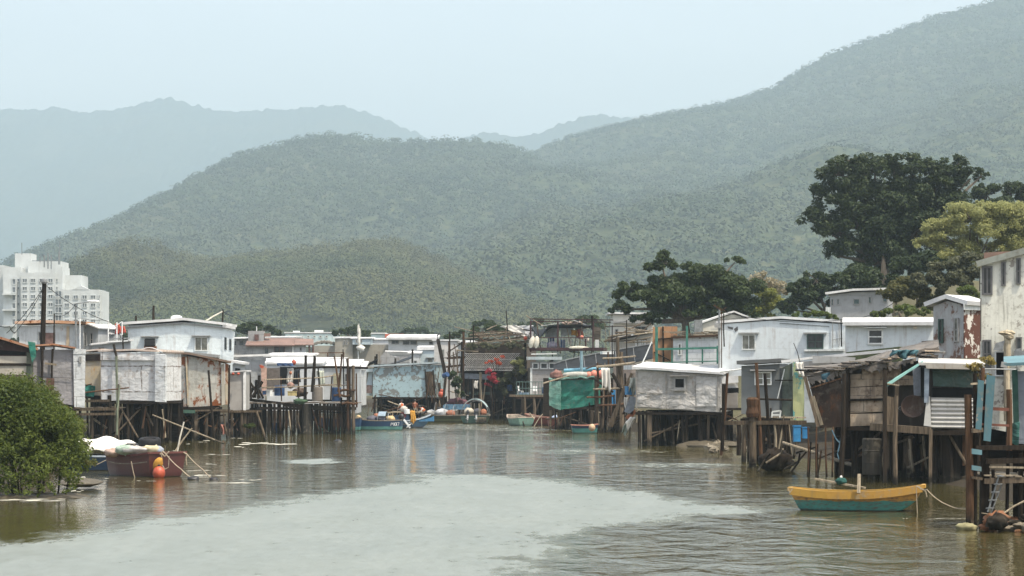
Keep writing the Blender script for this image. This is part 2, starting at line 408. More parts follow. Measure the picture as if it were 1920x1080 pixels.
# ------------------------------------------------------------------ hills
def vnoise(X, Y, seed=0):                            # smooth value noise, vectorised
    xi, yi = np.floor(X).astype(int), np.floor(Y).astype(int); fx, fy = X - xi, Y - yi
    fx, fy = fx * fx * (3 - 2 * fx), fy * fy * (3 - 2 * fy)
    def h(i, j):
        k = (i * 374761393 + j * 668265263 + seed * 974711) & 0x7fffffff
        k = ((k ^ (k >> 13)) * 1274126177) & 0x7fffffff
        return ((k ^ (k >> 16)) & 0xffff) / 65535.0
    return (h(xi, yi) * (1 - fx) + h(xi + 1, yi) * fx) * (1 - fy) + (h(xi, yi + 1) * (1 - fx) + h(xi + 1, yi + 1) * fx) * fy
def fbm(X, Y, o=4, seed=0):
    t = 0; a = .5
    for k in range(o): t = t + a * vnoise(X * 2 ** k, Y * 2 ** k, seed + k); a *= .5
    return t
def crowns(X, Y, cell, hgt, seed=1):                 # domed tree crowns on a jittered grid
    out = np.zeros(X.shape); ci, cj = np.floor(X / cell).astype(int), np.floor(Y / cell).astype(int)
    def h(i, j, s):
        k = (i * 73856093 + j * 19349663 + s * 83492791) & 0x7fffffff
        k = ((k ^ (k >> 13)) * 1274126177) & 0x7fffffff
        return ((k ^ (k >> 16)) & 0xffff) / 65535.0
    for di in (-1, 0, 1):
        for dj in (-1, 0, 1):
            i, j = ci + di, cj + dj
            cx, cyy = (i + h(i, j, seed)) * cell, (j + h(i, j, seed + 1)) * cell; r = cell * (.5 + .5 * h(i, j, seed + 2)); a = hgt * (.45 + .8 * h(i, j, seed + 3))
            q = ((X - cx) ** 2 + (Y - cyy) ** 2) / (r * r)
            out = np.maximum(out, a * np.clip(1 - q, 0, 1) ** .8)
    return out
def hillmat(name, dark, light, yellow, sc, bare=0.0, rock=0.0):
    m, nt, b, _ = nodes(name); g = N(nt)
    p = g.world(); big = g.noise(p, .006 * sc, 5, .6); mid = g.noise(p, .05 * sc, 6, .65); fine = g.noise(p, .6 * sc, 5, .7)
    vo = g.new('ShaderNodeTexVoronoi'); g.set(vo.inputs['Vector'], p); vo.inputs['Scale'].default_value = .16 * sc
    tone = g.sepz(vo.outputs['Color'], 0)
    col = g.mix(tone, dark, light); col = g.mix(g.math('MULTIPLY', g.step(mid, .5, .7), .6), col, yellow)
    col = g.mix(g.math('MULTIPLY', g.step(fine, .4, .7), .6), col, dark)
    if bare: col = g.mix(g.math('MULTIPLY', g.step(big, .52, .68), bare), col, (.13, .115, .06))
    if rock:
        r = g.noise(p, .03 * sc, 9, .7)
        col = g.mix(g.step(r, .70, .73), col, (.24, .215, .17))
    g.set(b.inputs['Base Color'], col); b.inputs['Roughness'].default_value = .9
    g.set(b.inputs['Normal'], g.bump(fine, .7, 1.2 / sc)); b.inputs['Specular IOR Level'].default_value = .1
    return m
def hill(name, ridge, Yr, y0, yb, mat, cell, hgt, nx, ny, rough=.06, seed=3, xpad=0, prof=1.0, wob=70, low=0):
    rx = [(p - CX) / F * Yr for p, _ in ridge]; rz = [HC + (HY - q) / F * Yr - low for _, q in ridge]
    x0, x1 = rx[0] - xpad, rx[-1] + xpad
    a = np.linspace(0, 1, nx); ys = np.concatenate([np.linspace(y0, Yr, ny), np.linspace(Yr, yb, 8)[1:]])
    def zf(X, Y):
        wx = X + (fbm(X / 240, Y / 240, 3, seed) - .5) * wob * np.clip((Yr - Y) / Yr * 3, 0, 1)
        rzv = np.interp(wx, rx, rz)
        t = np.clip((Y - y0) / (Yr - y0), 0, 1); b = np.clip((Y - Yr) / (yb - Yr), 0, 1)
        pr = (t ** prof) * (1 - b) ** 1.2
        spur = (fbm(X / 330, Y / 620, 4, seed + 9) - .47) * rough * rzv.max() * 4 * t * (1 - t) * 1.6
        z = rzv * pr + spur
        return z + crowns(X, Y, cell, hgt, seed) * (z > 2) + crowns(X + 31, Y + 17, cell * .45, hgt * .5, seed + 5) * (z > 2)
    V, Q = grid(x0 + (x1 - x0) * a, ys, zf)
    return kind(npmesh(name, V, Q, mat, smooth=True), 'structure'), zf
G1 = hillmat('hill_forest_near', (.016, .022, .011), (.05, .055, .026), (.10, .09, .04), 1, .45, .55)
G2 = hillmat('hill_forest', (.026, .040, .020), (.080, .092, .042), (.14, .13, .06), .8, .3, .6)
G3 = hillmat('hill_forest_far', (.03, .045, .025), (.06, .08, .04), (.08, .09, .05), .5, .2)
hill('far_hills', [(-400, 230), (-100, 205), (0, 210), (60, 212), (110, 208), (160, 218), (240, 206), (280, 197), (320, 190), (370, 205), (400, 213), (480, 213), (560, 208), (600, 203), (645, 204), (700, 220), (750, 242), (790, 258), (850, 290), (950, 340), (1100, 420)], 9500, 6400, 10800, G3, 34, 14, 420, 90, .05, 3)
hill('far_ridge', [(600, 420), (800, 300), (880, 262), (905, 252), (930, 255), (960, 262), (985, 262), (1030, 245), (1080, 229), (1120, 218), (1180, 226), (1300, 280), (1500, 400)], 8800, 6400, 10000, G3, 26, 11, 260, 60, .05, 5)
_, mount_z = hill('mountain', [(700, 560), (860, 420), (960, 310), (985, 288), (1000, 282), (1050, 262), (1100, 246), (1200, 216), (1300, 196), (1360, 186), (1450, 156), (1470, 141), (1550, 95), (1650, 60), (1760, 20), (1840, 0), (1900, -18), (2000, -60), (2200, -110), (2500, -90)], 4900, 1300, 6200, G2, 13, 2, 500, 320, .15, 11, 0, 1.0, low=12, wob=55)
_, hill_z = hill('hill', [(20, 690), (70, 600), (110, 522), (150, 489), (250, 430), (330, 375), (400, 322), (450, 287), (500, 275), (540, 266), (600, 251), (660, 253), (700, 262), (760, 263), (840, 261), (900, 262), (960, 272), (1000, 290), (1100, 350), (1250, 450), (1400, 560)], 3700, 1800, 4700, G2, 12, 2, 430, 230, .22, 17, low=5, wob=40)
_, foot_z = hill('foothill', [(90, 690), (128, 560), (150, 506), (195, 474), (245, 450), (290, 455), (340, 474), (400, 488), (450, 484), (500, 470), (560, 468), (640, 460), (710, 446), (760, 456), (820, 482), (880, 512), (950, 548), (1020, 582), (1100, 612), (1250, 650)], 1800, 1150, 2200, G1, 9, 1, 360, 200, .24, 23, 0, .8, low=5, wob=14)

# ------------------------------------------------------------------ haze
m = bpy.data.materials.new('haze'); m.use_nodes = True; nt = m.node_tree; nt.nodes.clear()
o_ = nt.nodes.new('ShaderNodeOutputMaterial'); pv = nt.nodes.new('ShaderNodeVolumePrincipled')
pv.inputs['Color'].default_value = (.615, .765, .86, 1); pv.inputs['Density'].default_value = .00018; pv.inputs['Anisotropy'].default_value = .25
nt.links.new(pv.outputs[0], o_.inputs['Volume'])
mb = MB().box((0, 5450, 545), (16000, 11200, 1096)); hz = link('haze', mb, m); kind(hz, 'stuff')
# ------------------------------------------------------------------ palette of the place
W_DARK = woodmat('dark_timber', (.024, .018, .013)); W_GREY = woodmat('grey_timber', (.110, .085, .060)); W_BROWN = woodmat('brown_timber', (.085, .048, .028))
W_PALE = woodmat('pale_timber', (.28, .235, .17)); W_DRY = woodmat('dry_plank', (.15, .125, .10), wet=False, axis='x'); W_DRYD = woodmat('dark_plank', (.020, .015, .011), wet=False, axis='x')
BLACK = plain('dark_void', (.010, .010, .010), .9, .2)  # near-black sheet colour standing in for the shade inside openings
M_WHITE = plain('white_paint', (.74, .75, .74), .55, .12, 3, .25); M_ROOFW = wallmat('white_roof_sheet', (.70, .70, .69), dirt=.25, dirtc=(.30, .27, .23), bump=.15)
M_FRAME = plain('window_frame_white', (.62, .64, .62), .5, .15, 5, .3); M_GFRAME = plain('window_frame_green', (.035, .075, .06), .5, .3); M_GREYF = plain('window_frame_grey', (.28, .28, .27), .5, .2, 5, .3)
GLASS = glassmat(); GLASS_L = glassmat('curtained_glass', (.12, .12, .10), .2)
M_RUST = wallmat('rusty_sheet', (.28, .13, .06), (.16, .07, .035), dirt=.3, rust=.5, bump=.3); M_RUSTD = wallmat('dark_rusty_sheet', (.045, .028, .02), (.025, .018, .014), dirt=.2, rust=.25, rustc=((.03, .012, .006), (.10, .04, .015)))
M_ROPE = plain('rope_fibre', (.36, .30, .22), .9, .3, 9); M_WIRE = plain('black_cable', (.02, .02, .02), .6, .1)
M_BLUEP = plain('blue_plastic', (.018, .06, .16), .45, .3, 3, .2); M_ORANGE = plain('orange_plastic', (.40, .07, .03), .5, .3, 4, .25); M_BUOYW = plain('white_float', (.60, .56, .47), .55, .2, 4, .3)
M_BLACKP = plain('black_plastic', (.018, .018, .02), .5, .3); M_STEEL = plain('grey_steel', (.22, .23, .23), .45, .25, 5, .3, .3); M_GREYB = plain('grey_board', (.21, .23, .26), .7, .2, 4, .3)
M_TEAL = wallmat('teal_paint', (.08, .21, .22), dirt=.35, peel=.2, peelc=(.16, .16, .14)); M_TARPG = wallmat('green_tarp', (.02, .135, .10), (.03, .17, .13), dirt=.4, crumple=.25, rough=.5); M_TARPB = plain('black_tarp', (.020, .022, .024), .55, .35, 2)
M_CANVAS = wallmat('grey_canvas', (.40, .39, .37), (.34, .33, .31), dirt=.4, crumple=.4, rough=.9); M_CLOTHW = plain('white_cloth', (.62, .60, .55), .85, .15, 2, .2)

class Hut:
    """a house given by its front plane; fronts are laid out where they stand, depth runs away behind"""
    def __init__(s, name, label, cat, pl_, Yl, pr_, Yr, group=None, turn=.2):
        w_ = (pr_ - pl_) / F * Yl; Yr = Yl + max(-turn * w_, min(turn * w_, Yr - Yl))
        s.A = Vector(((pl_ - CX) / F * Yl, Yl)); B = Vector(((pr_ - CX) / F * Yr, Yr)); s.u = (B - s.A); s.L = s.u.length; s.u.normalize()
        s.v = Vector((-s.u.y, s.u.x)); s.root = thing(name, label, cat, (s.A.x, s.A.y, 0), math.atan2(s.u.y, s.u.x), group)
        s.rnd = random.Random(hash(label) % 1000 if False else sum(map(ord, label)))
    def uz(s, px, py, dv=0.0):
        d = Vector(((px - CX) / F, 1.0)); a = s.A + s.v * dv; t = a.dot(s.v) / d.dot(s.v)
        return ((d * t - s.A).dot(s.u), HC - (py - HY) / F * t)
    def pt(s, px, py, dv=0.0): x, z = s.uz(px, py, dv); return Vector((x, dv, z))
    def side(s, px, py, x0):
        d = Vector(((px - CX) / F, 1.0)); a = s.A + s.u * x0; t = a.dot(s.u) / d.dot(s.u)
        return ((d * t - s.A).dot(s.v), HC - (py - HY) / F * t)
    def put(s, name, mb, mat, parent=None, smooth=False, label=None):
        o = link(name, mb, mat, parent or s.root, smooth)
        if label: o['label'] = label
        return o
    def wall(s, top, bot, depth, mat, back_dz=0.0, name='wall', dv=0.0, crump=.015, cell=.55, label=None):
        T = [s.uz(*p, dv) for p in top]; B = [s.uz(*p, dv) for p in bot]
        zt = lambda x: float(np.interp(x, [a for a, _ in T], [b for _, b in T])); zb = lambda x: float(np.interp(x, [a for a, _ in B], [b for _, b in B]))
        x0, x1 = T[0][0], T[-1][0]; xs = set(a for a, _ in T) | set(a for a, _ in B if x0 < a < x1)
        xs |= set(np.linspace(x0, x1, max(2, int((x1 - x0) / cell) + 1))); xs = sorted(xs)
        n = max(2, int((zt(x0) - zb(x0)) / cell)); k = max(2, int(depth / 1.2)); mb = MB(); se = s.rnd.random() * 50
        def rib(x, y, edge, fz=0.0):
            col = []
            for j in range(n + 1):
                a, b = zb(x), zt(x) + fz
                z = a + (b - a) * j / n; e = 0 if (edge or j in (0, n)) else crump
                col.append((x + e * mnoise.noise(Vector((y * 2, z * 2, se))), y + e * 2 * mnoise.noise(Vector((x * 1.6 + se, z * 1.6, y))), z))
            return col
        loop = [rib(x, dv, i in (0, len(xs) - 1)) for i, x in enumerate(xs)]
        loop += [rib(x1, dv + depth * i / k, i == k, back_dz * i / k) for i in range(1, k + 1)]
        loop += [rib(x, dv + depth, True, back_dz) for x in reversed(xs[:-1])]
        loop += [rib(x0, dv + depth * (1 - i / k), True, back_dz * (1 - i / k)) for i in range(1, k)]
        m = len(loop); vs = [p for c in loop for p in c]
        fs = [(i * (n + 1) + j, ((i + 1) % m) * (n + 1) + j, ((i + 1) % m) * (n + 1) + j + 1, i * (n + 1) + j + 1) for i in range(m) for j in range(n)]
        fs += [tuple(i * (n + 1) for i in range(m))[::-1], tuple(i * (n + 1) + n for i in range(m))]
        s.zb = min(b for _, b in B); s.x0, s.x1, s.depth, s.dv = x0, x1, depth, dv
        mb.add(vs, fs); return s.put(name, mb, mat, label=label)
    def roof(s, top, mat, th=.12, of=.3, os=.25, ob=.2, depth=None, dz=0.0, lift=.02, name='roof', wob=.015, dv=None, label=None, corr=0.0):
        depth = s.depth if depth is None else depth; dv = s.dv if dv is None else dv
        T = [s.uz(*p, dv) for p in top]; T = [(T[0][0] - os, T[0][1] - (T[1][1] - T[0][1]) / max(.1, T[1][0] - T[0][0]) * os)] + T[1:-1] + [(T[-1][0] + os, T[-1][1] + (T[-1][1] - T[-2][1]) / max(.1, T[-1][0] - T[-2][0]) * os)]
        xs = sorted(set(a for a, _ in T) | set(np.linspace(T[0][0], T[-1][0], max(2, int((T[-1][0] - T[0][0]) / (.12 if corr else .5))))))
        se = s.rnd.random() * 90
        def fn(i, j):
            x = xs[min(len(xs) - 1, int(round(i * (len(xs) - 1))))]; y = dv - of + (depth + of + ob) * j
            z = float(np.interp(x, [a for a, _ in T], [b for _, b in T])) + lift + th / 2 + dz * (y - dv) / max(.1, depth)
            if corr: z += corr * (1 if int(round(i * (len(xs) - 1))) % 2 else -1)
            return Vector((x, y + (wob * 3 * mnoise.noise(Vector((x * 2, se, 0))) if j == 0 else 0), z + wob * mnoise.noise(Vector((x * 1.3, y * 1.3, se)))))
        return s.put(name, MB().sheet(fn, len(xs) - 1, max(2, int(depth / 1.5)), th), mat, label=label)
    def quad(s, pts, mat, name='panel', dv=-.05, th=.04, nu=4, nv=4, crump=.02, parent=None, label=None):
        """a sheet by four photo corners (upper left, upper right, lower right, lower left) on the front plane"""
        a, b, c, d = [s.pt(p[0], p[1], dv + (p[2] if len(p) > 2 else 0)) for p in pts]; se = s.rnd.random() * 60
        def fn(i, j):
            p = (a * (1 - i) + b * i) * (1 - j) + (d * (1 - i) + c * i) * j
            return p + Vector((0, crump * mnoise.noise(Vector((p.x * 2, p.z * 2, se))), 0))
        return s.put(name, MB().sheet(fn, nu, nv, th), mat, parent, label=label)
    def sidesheet(s, pts, mat, name, off=.04):
        a, b, c, d = [Vector((s.x1 + off, *s.side(x, y, s.x1 + off))) for x, y in pts]
        return s.put(name, MB().sheet(lambda i, j: (a * (1 - i) + b * i) * (1 - j) + (d * (1 - i) + c * i) * j, 5, 8, .05), mat)
    def board(s, p0, p1, mat, name='beam', dv=-.08, w=.12, h=.12, parent=None, label=None, dv1=None):
        return s.put(name, MB().bar(s.pt(*p0, dv), s.pt(*p1, dv if dv1 is None else dv1), w, h), mat, parent, label=label)
    def post(s, p0, p1, mat, name='post', dv=-.1, r=.07, parent=None, n=6, label=None):
        a, b = s.pt(*p0, dv), s.pt(*p1, dv); m = (a + b) / 2 + Vector((s.rnd.uniform(-.04, .04), s.rnd.uniform(-.03, .03), 0))
        return s.put(name, MB().tube([a, m, b], r, n, r * .85), mat, parent, label=label)
    def window(s, x0, y0, x1, y1, fm=None, pane=None, cols=2, rows=1, hood=None, sill=False, dv=-.02, fw=.07, sidex=None, label=None):
        fm = fm or M_FRAME; pane = pane or GLASS
        if sidex is None:
            ax, az = s.uz(x0, y0, dv); bx, bz = s.uz(x1, y1, dv); V = lambda a, o, z: Vector((a, dv + o, z))
        else:
            ax, az = s.side(x0, y0, sidex); bx, bz = s.side(x1, y1, sidex); V = lambda a, o, z: Vector((sidex - o, a, z))
        mb = MB(); dp = .09; W = bx - ax; H_ = az - bz
        def bar(xa, xb, za, zb_, d=dp):
            q = [V(x, o, z) for x in (xa, xb) for o in (-d, .03) for z in (za, zb_)]
            mb.add(q, [(0, 1, 3, 2), (4, 6, 7, 5), (0, 4, 5, 1), (2, 3, 7, 6), (0, 2, 6, 4), (1, 5, 7, 3)])
        bar(ax, ax + fw, bz, az); bar(bx - fw, bx, bz, az); bar(ax + fw, bx - fw, az - fw, az); bar(ax + fw, bx - fw, bz, bz + fw)
        for i in range(1, cols): c = ax + W * i / cols; bar(c - fw * .35, c + fw * .35, bz + fw, az - fw, dp - .02)
        for i in range(1, rows): c = bz + H_ * i / rows; bar(ax + fw, bx - fw, c - fw * .35, c + fw * .35, dp - .03)
        o = s.put('window', mb, fm, label=label)
        mb = MB(); q = [V(x, oo, z) for x in (ax + fw * .8, bx - fw * .8) for oo in (-.025, .02) for z in (bz + fw * .8, az - fw * .8)]
        mb.add(q, [(0, 1, 3, 2), (4, 6, 7, 5), (0, 4, 5, 1), (2, 3, 7, 6), (0, 2, 6, 4), (1, 5, 7, 3)]); s.put('pane', mb, pane, o)
        def ledge(zz, ex, d, t, nm, mt):
            mb = MB(); q = [V(x, oo, z) for x in (ax - ex, bx + ex) for oo in (-d, .0) for z in (zz, zz + t)]
            mb.add(q, [(0, 1, 3, 2), (4, 6, 7, 5), (0, 4, 5, 1), (2, 3, 7, 6), (0, 2, 6, 4), (1, 5, 7, 3)]); s.put(nm, mb, mt, o)
        if hood is not None: ledge(az + .05, .22, .32, .07, 'hood', hood)
        if sill: ledge(bz - .08, .1, .18, .07, 'sill', fm)
        return o
    def stilts(s, nx, ny, mat=None, r=.1, ztop=None, x0=None, x1=None, y0=None, y1=None, lean=.12, brace=2, zb=-1.5, add_shade_board=True):
        mat = mat or W_DARK; zt = (s.zb if ztop is None else ztop) + .06; x0 = s.x0 if x0 is None else x0; x1 = s.x1 if x1 is None else x1
        y0 = s.dv + .25 if y0 is None else y0; y1 = s.dv + s.depth - .3 if y1 is None else y1; g = s.rnd
        for j in range(ny):
            for i in range(nx):
                x = x0 + .15 + (x1 - x0 - .3) * (i / max(1, nx - 1)) + g.uniform(-.25, .25) * (0 < i < nx - 1); y = y0 + (y1 - y0) * (j / max(1, ny - 1)) + g.uniform(-.2, .2)
                l, l2 = g.uniform(-lean, lean), g.uniform(-lean, lean); rr = r * g.uniform(.65, 1.3)
                pts = [Vector((x + l, y + l2, zb)), Vector((x + l * .5 + g.uniform(-.05, .05), y + l2 * .5, zt * .45)), Vector((x, y, zt))]
                if g.random() < .3: mb = MB().bar(pts[0], pts[2], rr * 1.8, rr * 1.7)
                else: mb = MB().tube(pts, rr * 1.12, 7, rr * .9)
                s.put('stilt', mb, mat if g.random() < .75 else W_GREY)
        if add_shade_board: s.put('shade_board', MB().box(((x0 + x1) / 2, y1 + .4, (zt - 1) / 2), (x1 - x0 + .2, .1, zt + 1)), W_DRYD)  # dark board added behind the stilts to block backlight under the floor
        for k in range(brace):
            xa = g.uniform(x0, x1); xb = g.uniform(x0, x1); za, zb_ = g.uniform(.3, zt * .5), g.uniform(zt * .6, zt)
            s.put('brace', MB().tube([(xa, y0 - .1, za), (xb, y0 - .15 + g.uniform(0, .6), zb_)], r * .5, 6), W_GREY if g.random() < .5 else W_BROWN)
    def floor(s, th=.18, mat=None, of=.05, os=.05):
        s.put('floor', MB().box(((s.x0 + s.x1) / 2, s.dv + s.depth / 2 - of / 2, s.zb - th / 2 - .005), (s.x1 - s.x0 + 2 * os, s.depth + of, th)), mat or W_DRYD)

def pole(name, label, cat, x0, y0, x1, y1, Y, rpx=2.5, mat=None, Y1=None, group=None, square=False, bend=.04, r1=None):
    a, b = P(x0, y0, Y), P(x1, y1, Y if Y1 is None else Y1); r = rpx / S(Y)
    if a.z > b.z: a, b = b, a
    m = (a + b) / 2 + Vector((R.uniform(-bend, bend), R.uniform(-bend, bend), R.uniform(-bend, bend) * .5))
    mb = MB().bar(a, b, r * 2, r * 2) if square else MB().tube([a, a * .5 + m * .5, m, m * .5 + b * .5, b], r, 7, r * .8 if r1 is None else r1 / S(Y))
    return single(name, label, cat, mb, mat or W_DARK, group)

# ------------------------------------------------------------------ foliage
def leaf_cloud(name, C, RAD, n, size, mat, parent=None, seed=1, up=.5, asp=.55, shell=.55, zmin=None):
    g = np.random.default_rng(seed); C = np.array(C, float); RAD = np.array(RAD, float)
    wgt = RAD.mean(1) ** 2; idx = g.choice(len(C), n, p=wgt / wgt.sum())
    d = g.normal(size=(n, 3)); d /= np.linalg.norm(d, axis=1)[:, None]
    rr = shell + (1.06 - shell) * g.random(n) ** .7
    p = C[idx] + d * RAD[idx] * rr[:, None]
    if zmin is not None: p[:, 2] = np.maximum(p[:, 2], zmin + g.random(n) * .3)
    nn = d * .55 + g.normal(size=(n, 3)) * .55 + np.array([0, 0, up]); nn /= np.linalg.norm(nn, axis=1)[:, None]
    a = np.cross(nn, g.normal(size=(n, 3))); a /= np.linalg.norm(a, axis=1)[:, None] + 1e-9; b = np.cross(nn, a)
    L = size * (.55 + .9 * g.random(n))[:, None] * .5; Wd = L * asp
    V = np.stack([p + a * L, p + b * Wd + nn * L * .15, p - a * L, p - b * Wd + nn * L * .15], 1).reshape(-1, 3)
    return npmesh(name, V, np.arange(n * 4).reshape(-1, 4), mat, parent)
def lobes_to_clumps(lobes, Y, seed, per=14, sub=.42, depth=.9):
    g = np.random.default_rng(seed); C = []; RA = []
    for lb in lobes:
        px, py, rx, ry = lb[:4]; dY = lb[4] if len(lb) > 4 else 0
        c = np.array(P(px, py, Y + dY)); r = np.array([rx / S(Y), rx / S(Y) * depth, ry / S(Y)])
        k = max(4, int(per * (rx * ry) / 2500 + per * .5))
        d = g.normal(size=(k, 3)); d /= np.linalg.norm(d, axis=1)[:, None]; d[:, 2] = np.where(d[:, 2] < -.45, -d[:, 2], d[:, 2])
        q = c + d * r * (.45 + .5 * g.random((k, 1)) ** .6); s_ = sub * min(r[0], r[2]) * (.6 + .8 * g.random(k))
        C += list(q); RA += [(x, x, x * .72) for x in s_]
    return np.array(C), np.array(RA)
def tree(name, label, cat, bx, by, Y, lobes, n, size, mat, r=.35, group=None, per=14, sub=.42, seed=1, bark=None, up=.5, shell=.5, limbs=True, split=.35, asp=.55):
    base = P(bx, by, Y); t = thing(name, label, cat, base, 0, group)
    C, RA = lobes_to_clumps(lobes, Y, seed, per, sub); C = C - np.array(base)
    leaf_cloud('crown', C, RA, n, size, mat, t, seed, up, asp, shell)
    g = random.Random(seed); mb = MB(); L0 = [P(l[0], l[1], Y + (l[4] if len(l) > 4 else 0)) - base for l in lobes]
    cen = sum(L0, Vector()) / len(L0); fork = cen * split; fork.z = max(.5, fork.z)
    mb.tube([(0, 0, -1.2), Vector((g.uniform(-.1, .1), 0, fork.z * .4)), fork], r, 8, r * .7)
    if limbs:
        for c in L0:
            m = fork + (c - fork) * .5 + Vector((g.uniform(-.5, .5), g.uniform(-.5, .5), g.uniform(-.2, .6)))
            mb.tube([fork, m, c], r * .5, 6, r * .12)
        for k in range(min(60, len(C))):
            q = Vector(C[k]); c = min(L0, key=lambda a: (a - q).length); mb.tube([c, (c + q) / 2 + Vector((0, 0, .1)), q], r * .13, 4, r * .04)
    link('trunk', mb, bark or W_BARK, t, True); return t
W_BARK = woodmat('tree_bark', (.13, .11, .085), wet=False)
W_BARKD = woodmat('dark_bark', (.05, .042, .035), wet=False)
LF_MANG = leafmat('mangrove_leaf', (.022, .042, .009), (.120, .148, .028), .36)
LF_MANGY = leafmat('yellowing_mangrove_leaf', (.04, .052, .014), (.15, .15, .05), .35)
LF_DARK = leafmat('banyan_leaf', (.016, .028, .012), (.050, .070, .026), .2)
LF_MID = leafmat('fig_leaf', (.020, .034, .012), (.062, .085, .030), .25)
LF_YEL = leafmat('pale_yellow_leaf', (.15, .165, .06), (.37, .37, .16), .38)
LF_GREY = leafmat('grey_green_leaf', (.045, .055, .030), (.15, .15, .085), .25)
LF_BRI = leafmat('bright_leaf', (.04, .07, .015), (.14, .17, .05), .35)
LF_RED = leafmat('bougainvillea_bract', (.22, .02, .035), (.40, .04, .06), .3)

# ------------------------------------------------------------------ boats
def boatmat(name, top, bot, zs, band=None, wob=.05, dirt=.4, rough=.45):
    if name in MATS: return MATS[name]
    m, nt, b, _ = nodes(name); g = N(nt); c = g.coord('Object')
    n = g.noise(c, 2.2, 7, .65); n2 = g.noise(g.coord('Object', (1, 1, 4)), 5, 7, .7); z = g.math('ADD', g.sepz(c), g.math('MULTIPLY', g.math('SUBTRACT', n, .5), wob * 2))
    col = g.mix(g.step(z, zs - .01, zs + .01), bot, top)
    if band: col = g.mix(g.step(z, band[0], band[0] + .01), col, band[1])
    col = g.mix(g.math('MULTIPLY', g.step(n2, .45, .66), dirt), col, (.085, .07, .05)); col = g.mix(g.math('MULTIPLY', g.step(n, .35, .65), .25), col, (.02, .02, .02))
    zz = g.math('ADD', g.sepz(c), g.math('MULTIPLY', n2, .10)); col = g.mix(g.step(zz, .05, .12), (.022, .02, .016), col)
    g.set(b.inputs['Base Color'], col); b.inputs['Roughness'].default_value = rough; g.set(b.inputs['Normal'], g.bump(n2, .2, .02))
    MATS[name] = m; return m
M_INB = plain('weathered_boat_inside', (.22, .19, .15), .75, .35, 4, .4)
class Boat:
    """x forward, waterline at z = 0"""
    def __init__(s, name, label, px, py, Ls, Ws, head, free=.5, bow=.5, stern=.6, sb=.35, ss=.1, draft=.18, rb=.5, rs=.15, flat=.6, group=None, mat=None, rail=None, inside=None, Y=None, raily=.07, bands=True, cat='boat'):
        Y = GY(py) if Y is None else Y; p = P(px, py, Y); s.root = thing(name, label, cat, (p.x, p.y, 0), math.radians(head), group); s.L, s.W = Ls, Ws
        n = 18; s.rnd = random.Random(int(px)); h = Ls / 2
        s.w = lambda t: Ws / 2 * (np.interp(t, [0, .3, .62, 1], [stern, 1, 1, bow]) * .5 + .5 * (stern + (1 - stern) * min(1, math.sin(min(1, t / .4) * math.pi / 2)) if t < .4 else bow + (1 - bow) * math.cos(max(0, (t - .55) / .45) * math.pi / 2)))
        s.z = lambda t: free + sb * max(0, (t - .45) / .55) ** 2 + ss * max(0, (.4 - t) / .4) ** 2
        k = lambda t: -draft + (free * .55 + draft) * max(0, (t - .72) / .28) ** 2 * (1 if rb > .2 else .3) + (.1 + draft * .5) * max(0, (.15 - t) / .15) ** 2
        xk = lambda t, f: -h + Ls * t + (rb * (f - 1) * max(0, (t - .6) / .4) + rs * (1 - f) * max(0, (.25 - t) / .25))
        ss_ = [0, .12, .3, .5, .75, 1]
        def station(t, ins=0.0, lift=0.0):
            w_, z1, z0 = s.w(t) - ins, s.z(t), k(t) + lift; L_ = []
            for q in reversed(ss_): L_.append((xk(t, q), -w_ * (flat + (1 - flat) * q ** .65), z0 + (z1 - z0) * q ** 1.15))
            return L_ + [(x, -y, z) for x, y, z in reversed(L_)]
        mb = MB(); st = [station(i / n) for i in range(n + 1)]; m = len(st[0])
        fs = [(i * m + j, i * m + j + 1, (i + 1) * m + j + 1, (i + 1) * m + j) for i in range(n) for j in range(m - 1)] + [tuple(range(m))[::-1], tuple(n * m + j for j in range(m))]
        mb.add([p for q in st for p in q], fs); s.hull = link('hull', mb, mat, s.root)
        mb = MB(); ins = [station(.03 + .94 * i / n, .06, .14) for i in range(n + 1)]
        fs = [(i * m + j, (i + 1) * m + j, (i + 1) * m + j + 1, i * m + j + 1) for i in range(n) for j in range(m - 1)] + [tuple(range(m)), tuple(n * m + j for j in range(m))[::-1]]
        mb.add([p for q in ins for p in q], fs)
        o = len(mb.v); mb.v += [st[i][j] for i in range(n + 1) for j in (0, m - 1)]              # rim between hull and lining
        for i in range(n):
            mb.f += [(o + 2 * i, o + 2 * i + 2, (i + 1) * m, i * m), (o + 2 * i + 1, i * m + m - 1, (i + 1) * m + m - 1, o + 2 * i + 3)]
        mb.f += [(o, 0, m - 1, o + 1), (o + 2 * n, o + 2 * n + 1, n * m + m - 1, n * m)]
        # the lining closes the top so that no hull is seen hollow
        s.inside = link('lining', mb, inside or M_INB, s.root)
        mb = MB(); rp = [Vector(st[i][0]) + Vector((0, -.015, .01)) for i in range(n + 1)]; lp = [Vector(st[i][-1]) + Vector((0, .015, .01)) for i in range(n + 1)]
        for a in (rp, lp):
            for i in range(n): mb.bar(a[i], a[i + 1] + (a[i + 1] - a[i]) * .02, raily, raily * 1.1)
        mb.bar(rp[0], lp[0], raily, raily); mb.bar(rp[-1], lp[-1], raily * 1.1, raily)
        s.rail = link('gunwale', mb, rail or M_INB, s.root)
    def thwart(s, t, mat=None, w=.22, dz=-.1):
        return link('thwart', MB().box((-s.L / 2 + s.L * t, 0, s.z(t) + dz), (w, s.w(t) * 1.9, .04)), mat or M_INB, s.root)
